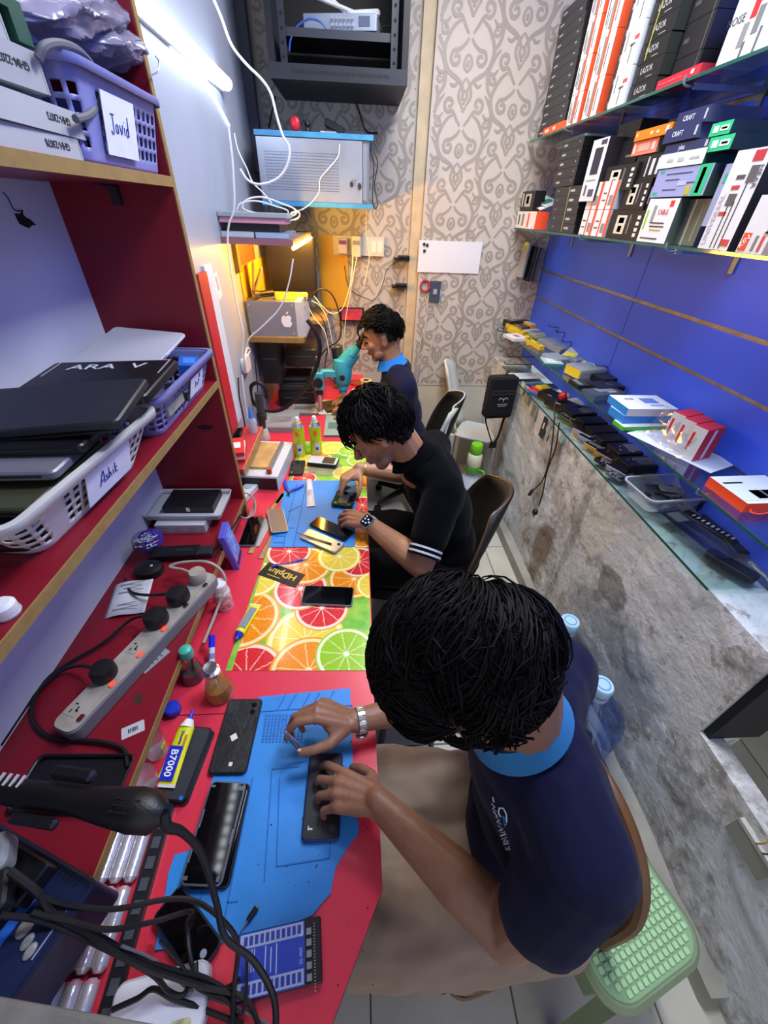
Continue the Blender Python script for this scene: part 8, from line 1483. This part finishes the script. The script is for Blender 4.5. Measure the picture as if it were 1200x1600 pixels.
# ================================================================== SEATS, BOTTLES, STOOL
m_gold = mat('brass_trim', srgb('#8d6a34'), .35, .5); m_pu = mat('black_leatherette', srgb('#080708'), .55, bump=.08, bscale=200)
def shell_chair(label, loc, rot, back_m, edge_m, back_h=.42, w=.46, seat_m=None, tilt=.22):
    t = thing('office_chair', label, 'chair', loc, rot)                     # sitter looks to -x of the chair
    MB().rbox((0, 0, .435), (.46, w, .06), .06, .018, 6).build('seat', seat_m or m_pu, t)
    n = 14; vs = []; K = 8
    for j in range(K + 1):
        v = j / K; ww = w * (.82 + .28 * math.sin(pi * min(1, v * .9 + .1)) - .25 * v ** 3)
        for i in range(n + 1):
            u = i / n - .5; vs.append((.20 + tilt * v * .6 - .10 * (2 * u) ** 2 * .8, ww * u, .43 + back_h * v * (1 - .08 * (2 * u) ** 2)))
    mb = MB(); mb.add(vs, [(j * (n + 1) + i, j * (n + 1) + i + 1, (j + 1) * (n + 1) + i + 1, (j + 1) * (n + 1) + i) for j in range(K) for i in range(n)]); solid(mb.build('backrest', back_m, t), .022)
    ring = [vs[j * (n + 1)] for j in range(K + 1)] + [vs[K * (n + 1) + i] for i in range(1, n + 1)] + [vs[j * (n + 1) + n] for j in range(K - 1, -1, -1)]; MB().tube(ring, .006, 6, 2).build('edge_piping', edge_m, t)
    MB().cyl((0, 0, .10), (0, 0, .41), .028, n=14).build('gas_post', m_blk, t)
    for i in range(5):
        a = i * 2 * pi / 5; MB().tube([(.03 * cos(a), .03 * sin(a), .11), (.24 * cos(a), .24 * sin(a), .07)], [.024, .016], 8, smooth=False).build('base_arm', m_blk, t); MB().cyl((.24 * cos(a), .24 * sin(a) - .012, .027), (.24 * cos(a), .24 * sin(a) + .012, .027), .026, n=14).build('caster', m_blk, t)
    return t
shell_chair('black chair with brown piping behind the person in black', (.275, 1.34, 0), radians(-12), m_pu, hm('#4a3420', .4), .46, .52)
t = shell_chair('black and white chair behind the person at the microscope', (.33, 2.42, 0), radians(-4), m_pu, hm('#b9bab4', .4), .42, .46)
n = 10; vs = []
for j in range(7):
    v = j / 6
    for i in range(5): u = -.5 + .36 * i / 4; vs.append((.188 + .13 * v * 1.0 - .10 * (2 * u) ** 2 * .8 - .018, .50 * u * (1 - .1 * v), .45 + .36 * v))
mb = MB(); mb.add(vs, [(j * 5 + i, j * 5 + i + 1, (j + 1) * 5 + i + 1, (j + 1) * 5 + i) for j in range(6) for i in range(4)]); solid(mb.build('white_side_pad', hm('#b4bab8', .5), t), .02)
t = thing('round_stool', 'black padded round stool between the two nearer persons', 'stool', (.17, .76, 0)); MB().lathe([(.0001, .44), (.15, .44), (.17, .455), (.17, .49), (.15, .505), (.0001, .507)], 32).build('seat', m_pu, t); MB().lathe([(.168, .445), (.174, .448), (.174, .456), (.168, .458)], 32, close=False).build('rim_band', m_gold, t)
for i in range(4): MB().cyl((.15 * cos(i * pi / 2 + .8), .15 * sin(i * pi / 2 + .8), 0), (.11 * cos(i * pi / 2 + .8), .11 * sin(i * pi / 2 + .8), .44), .012, n=10).build('leg', m_blk, t)
# wooden chair of the nearest person
m_wd = mat('chair_wood', srgb('#6d4a26'), .4, var=.3, vscale=14); t = thing('wooden_chair', 'brown wooden chair with padded seat under the nearest person', 'chair', (.385, .27, 0), radians(10))
MB().rbox((-.02, 0, .425), (.44, .42, .045), .05, .015, 6).build('seat', mat('tan_pad', srgb('#6a5434'), .45), t); MB().rbox((-.02, 0, .395), (.45, .43, .02), .05, .004, 6).build('seat_rim', m_wd, t)
for x in (-.18, .17):
    for y in (-.17, .17): MB().cyl((x * 1.08, y * 1.06, 0), (x, y, .39), .014, .018, 10).build('leg', m_wd, t)
vs = []; K = 8
ring = [(.125 + .02 * math.sin(pi * i / 12),   .205 * cos(pi * i / 12), .43 + .36 * math.sin(pi * i / 12) ** .55) for i in range(13)]; MB().tube(ring, .014, 8, 3).build('back_hoop', m_wd, t)
for y in (-.10, 0, .10): MB().cyl((.125, y, .42), (.145, y, .78 - abs(y) * .4), .010, n=8).build('back_spindle', m_wd, t)
# green plastic stool with woven top
m_gp = mat('green_plastic', srgb('#7f8f6a'), .5, var=.1, vscale=10); m_gt = mat('green_weave', srgb('#a9cf9a'), .5)
c = P(1005, 1435, z=.43); t = thing('plastic_stool', 'pale green plastic stool with a woven top by the peeling wall', 'stool', (.605, .185, 0), radians(18))
W_, D_ = .30, .36; MB().rbox((0, 0, .415), (W_, D_, .03), .07, .010, 6).build('seat_frame', m_gp, t); MB().rbox((0, 0, .431), (W_ - .03, D_ - .03, .006), .06, .002, 6).build('woven_panel', hm('#86a878', .6), t)
strip_me = MB().rbox((0, 0, 0), (.0125, .0125, .004), .002, .0012, 1).mesh('weave_square', m_gt)
nx, ny = 16, 20
for i in range(nx):
    for j in range(ny):
        x, y = (i - (nx - 1) / 2) * .0158, (j - (ny - 1) / 2) * .0158
        if abs(x) > (W_ - .045) / 2 or abs(y) > (D_ - .045) / 2 or (abs(x) - (W_ / 2 - .075) > 0 and abs(y) - (D_ / 2 - .075) > 0 and math.hypot(abs(x) - (W_ / 2 - .075), abs(y) - (D_ / 2 - .075)) > .052): continue
        link('weave_square', strip_me, t, loc=(x, y, .4355))
for s in (-1, 1):
    for q in (-1, 1):
        mb = MB(); mb.add([(s * (.10 + a) , q * (.13 + b_), z_) for z_, e in ((.40, 0), (0, .045)) for a, b_ in ((e, e), (e + .035, e), (e + .035, e + .035), (e, e + .035))], [(0, 1, 2, 3), (7, 6, 5, 4), (0, 4, 5, 1), (1, 5, 6, 2), (2, 6, 7, 3), (3, 7, 4, 0)]); mb.build('leg', m_gp, t)
for s in (-1, 1): MB().rbox((s * .135, 0, .36), (.012, .26, .08), .004).build('side_apron', m_gp, t); MB().rbox((0, s * .165, .36), (.20, .012, .08), .004).build('end_apron', m_gp, t)
mb = MB(); mb.at((-.03, .08, .4385)); mb.tube([(.022 * cos(i * pi / 6), .010 * sin(i * pi / 6), 0) for i in range(13)], .0022, 5); mb.build('finger_grip', hm('#5f6a54', .5), t)
# big water bottles
def water_bottle(label, loc, pump=False, tint=(.48, .60, .92), capc='#a9cdea', s=1.):
    t = thing('water_bottle', label, 'water bottle', loc); prof = [(.0001, .004), (.115, .004), (.132, .02), (.135, .05), (.130, .09), (.135, .10), (.135, .18), (.130, .19), (.135, .20), (.135, .29), (.128, .315), (.095, .36), (.055, .40), (.034, .42), (.030, .44), (.030, .47)]
    MB().lathe([(r * s, z_ * s) for r, z_ in prof], 32, close=False).build('bottle_shell', glassy('bottle_' + label[:6].strip(), tint, .06), t)
    if not pump:
        MB().lathe([(.031 * s, .445 * s), (.036 * s, .446 * s), (.037 * s, .478 * s), (.033 * s, .484 * s), (.0001, .485 * s)], 20).build('cap', hm(capc, .4), t); MB().lathe([(.020 * s, .4855 * s), (.022 * s, .4875 * s), (.024 * s, .4855 * s)], 20, close=False).build('cap_ring', hm('#6fa8d8', .4), t)
        mb = MB(); mb.lathe([(.0345 * s, .405 * s), (.036 * s, .405 * s), (.037 * s, .44 * s), (.0345 * s, .44 * s)], 20, close=False); mb.build('neck_label', hm('#b9c6e2', .5), t)
    else:
        MB().lathe([(.036, .44), (.046, .445), (.046, .475), (.036, .48), (.0001, .48)], 20).build('pump_base', hm('#4f9a2a', .35), t); MB().lathe([(.040, .48), (.046, .49), (.044, .56), (.036, .57), (.0001, .571)], 20).build('pump_body', hm('#d2d4b4', .4), t); MB().lathe([(.034, .571), (.037, .575), (.036, .63), (.032, .635), (.0001, .636)], 20).build('pump_head', hm('#6fb81c', .35), t); MB().tube([(.03, -.03, .46), (.05, -.06, .47), (.06, -.075, .44)], .009, 8).build('spout', hm('#4f9a2a', .35), t)
    return t
water_bottle('greyish water bottle with pale cap, farther of the two by the wall', (.83, .94, 0), tint=(.60, .66, .74))
water_bottle('blue water bottle with pale cap behind the wooden chair', (.83, .675, 0))
water_bottle('clear water bottle with a green hand pump behind the chairs', (.72, 2.14, 0), True, (.72, .78, .82))
# white plastic chair back at the far corner
t = thing('plastic_chair', 'white plastic chair back in the far corner behind the bag', 'chair', (.85, 2.78, 0), radians(62)); mb = MB(); vs = []
for j in range(9):
    v = j / 8
    for i in range(7): u = i / 6 - .5; vs.append((.24 * u * (1 - .25 * v), .12 + .14 * v - .05 * (2 * u) ** 2, .42 + .50 * v * (1 - .10 * (2 * u) ** 2)))
mb.add(vs, [(j * 7 + i, j * 7 + i + 1, (j + 1) * 7 + i + 1, (j + 1) * 7 + i) for j in range(8) for i in range(6)]); solid(mb.build('backrest', hm('#c4c8c6', .5), t), .014); MB().rbox((0, -.06, .42), (.30, .30, .02), .05, .006).build('seat', hm('#c4c8c6', .5), t)
for s in (-1, 1):
    for q in (-.24, .10): MB().cyl((s * .13, q * 1.1, 0), (s * .12, q, .41), .016, .020, 8).build('leg', hm('#c4c8c6', .5), t)
# metal stool seen through the opening
t = thing('metal_stool', 'dark metal stool standing beyond the opening', 'stool', (1.75, .30, 0), .3); MB().rbox((0, 0, .44), (.32, .32, .03), .02, .005).build('seat', hm('#2b2f33', .5), t)
for s in (-1, 1):
    for q in (-1, 1): MB().cyl((s * .16, q * .16, 0), (s * .14, q * .14, .43), .012, n=8).build('leg', hm('#4a5054', .4, metal=.5), t)
    MB().cyl((s * .15, -.15, .18), (s * .15, .15, .18), .009, n=8).build('rail', hm('#4a5054', .4, metal=.5), t)
# junction box with loose wires on the low wall
t = thing('junction_box', 'open junction box with loose wires at the foot of the low wall', 'junction box', P(1175, 1330, x=XR - .004)); MB().bb((-.008, -.05, -.035), (.004, .06, .035)).build('plate', hm('#8a8a84', .6), t); MB().bb((-.010, -.055, .03), (.006, .06, .042)).build('frame_edge', hm('#b4b4ac', .6), t)
for i in range(3): MB().tube([(-.004, -.03 + i * .02, .03), (-.02, -.04 + i * .02, .07), (-.012, -.06 + i * .03, .09)], .002, 5).build('wire', hm(('#8a5a1a', '#1a1a1a', '#a8842a')[i], .5), t)
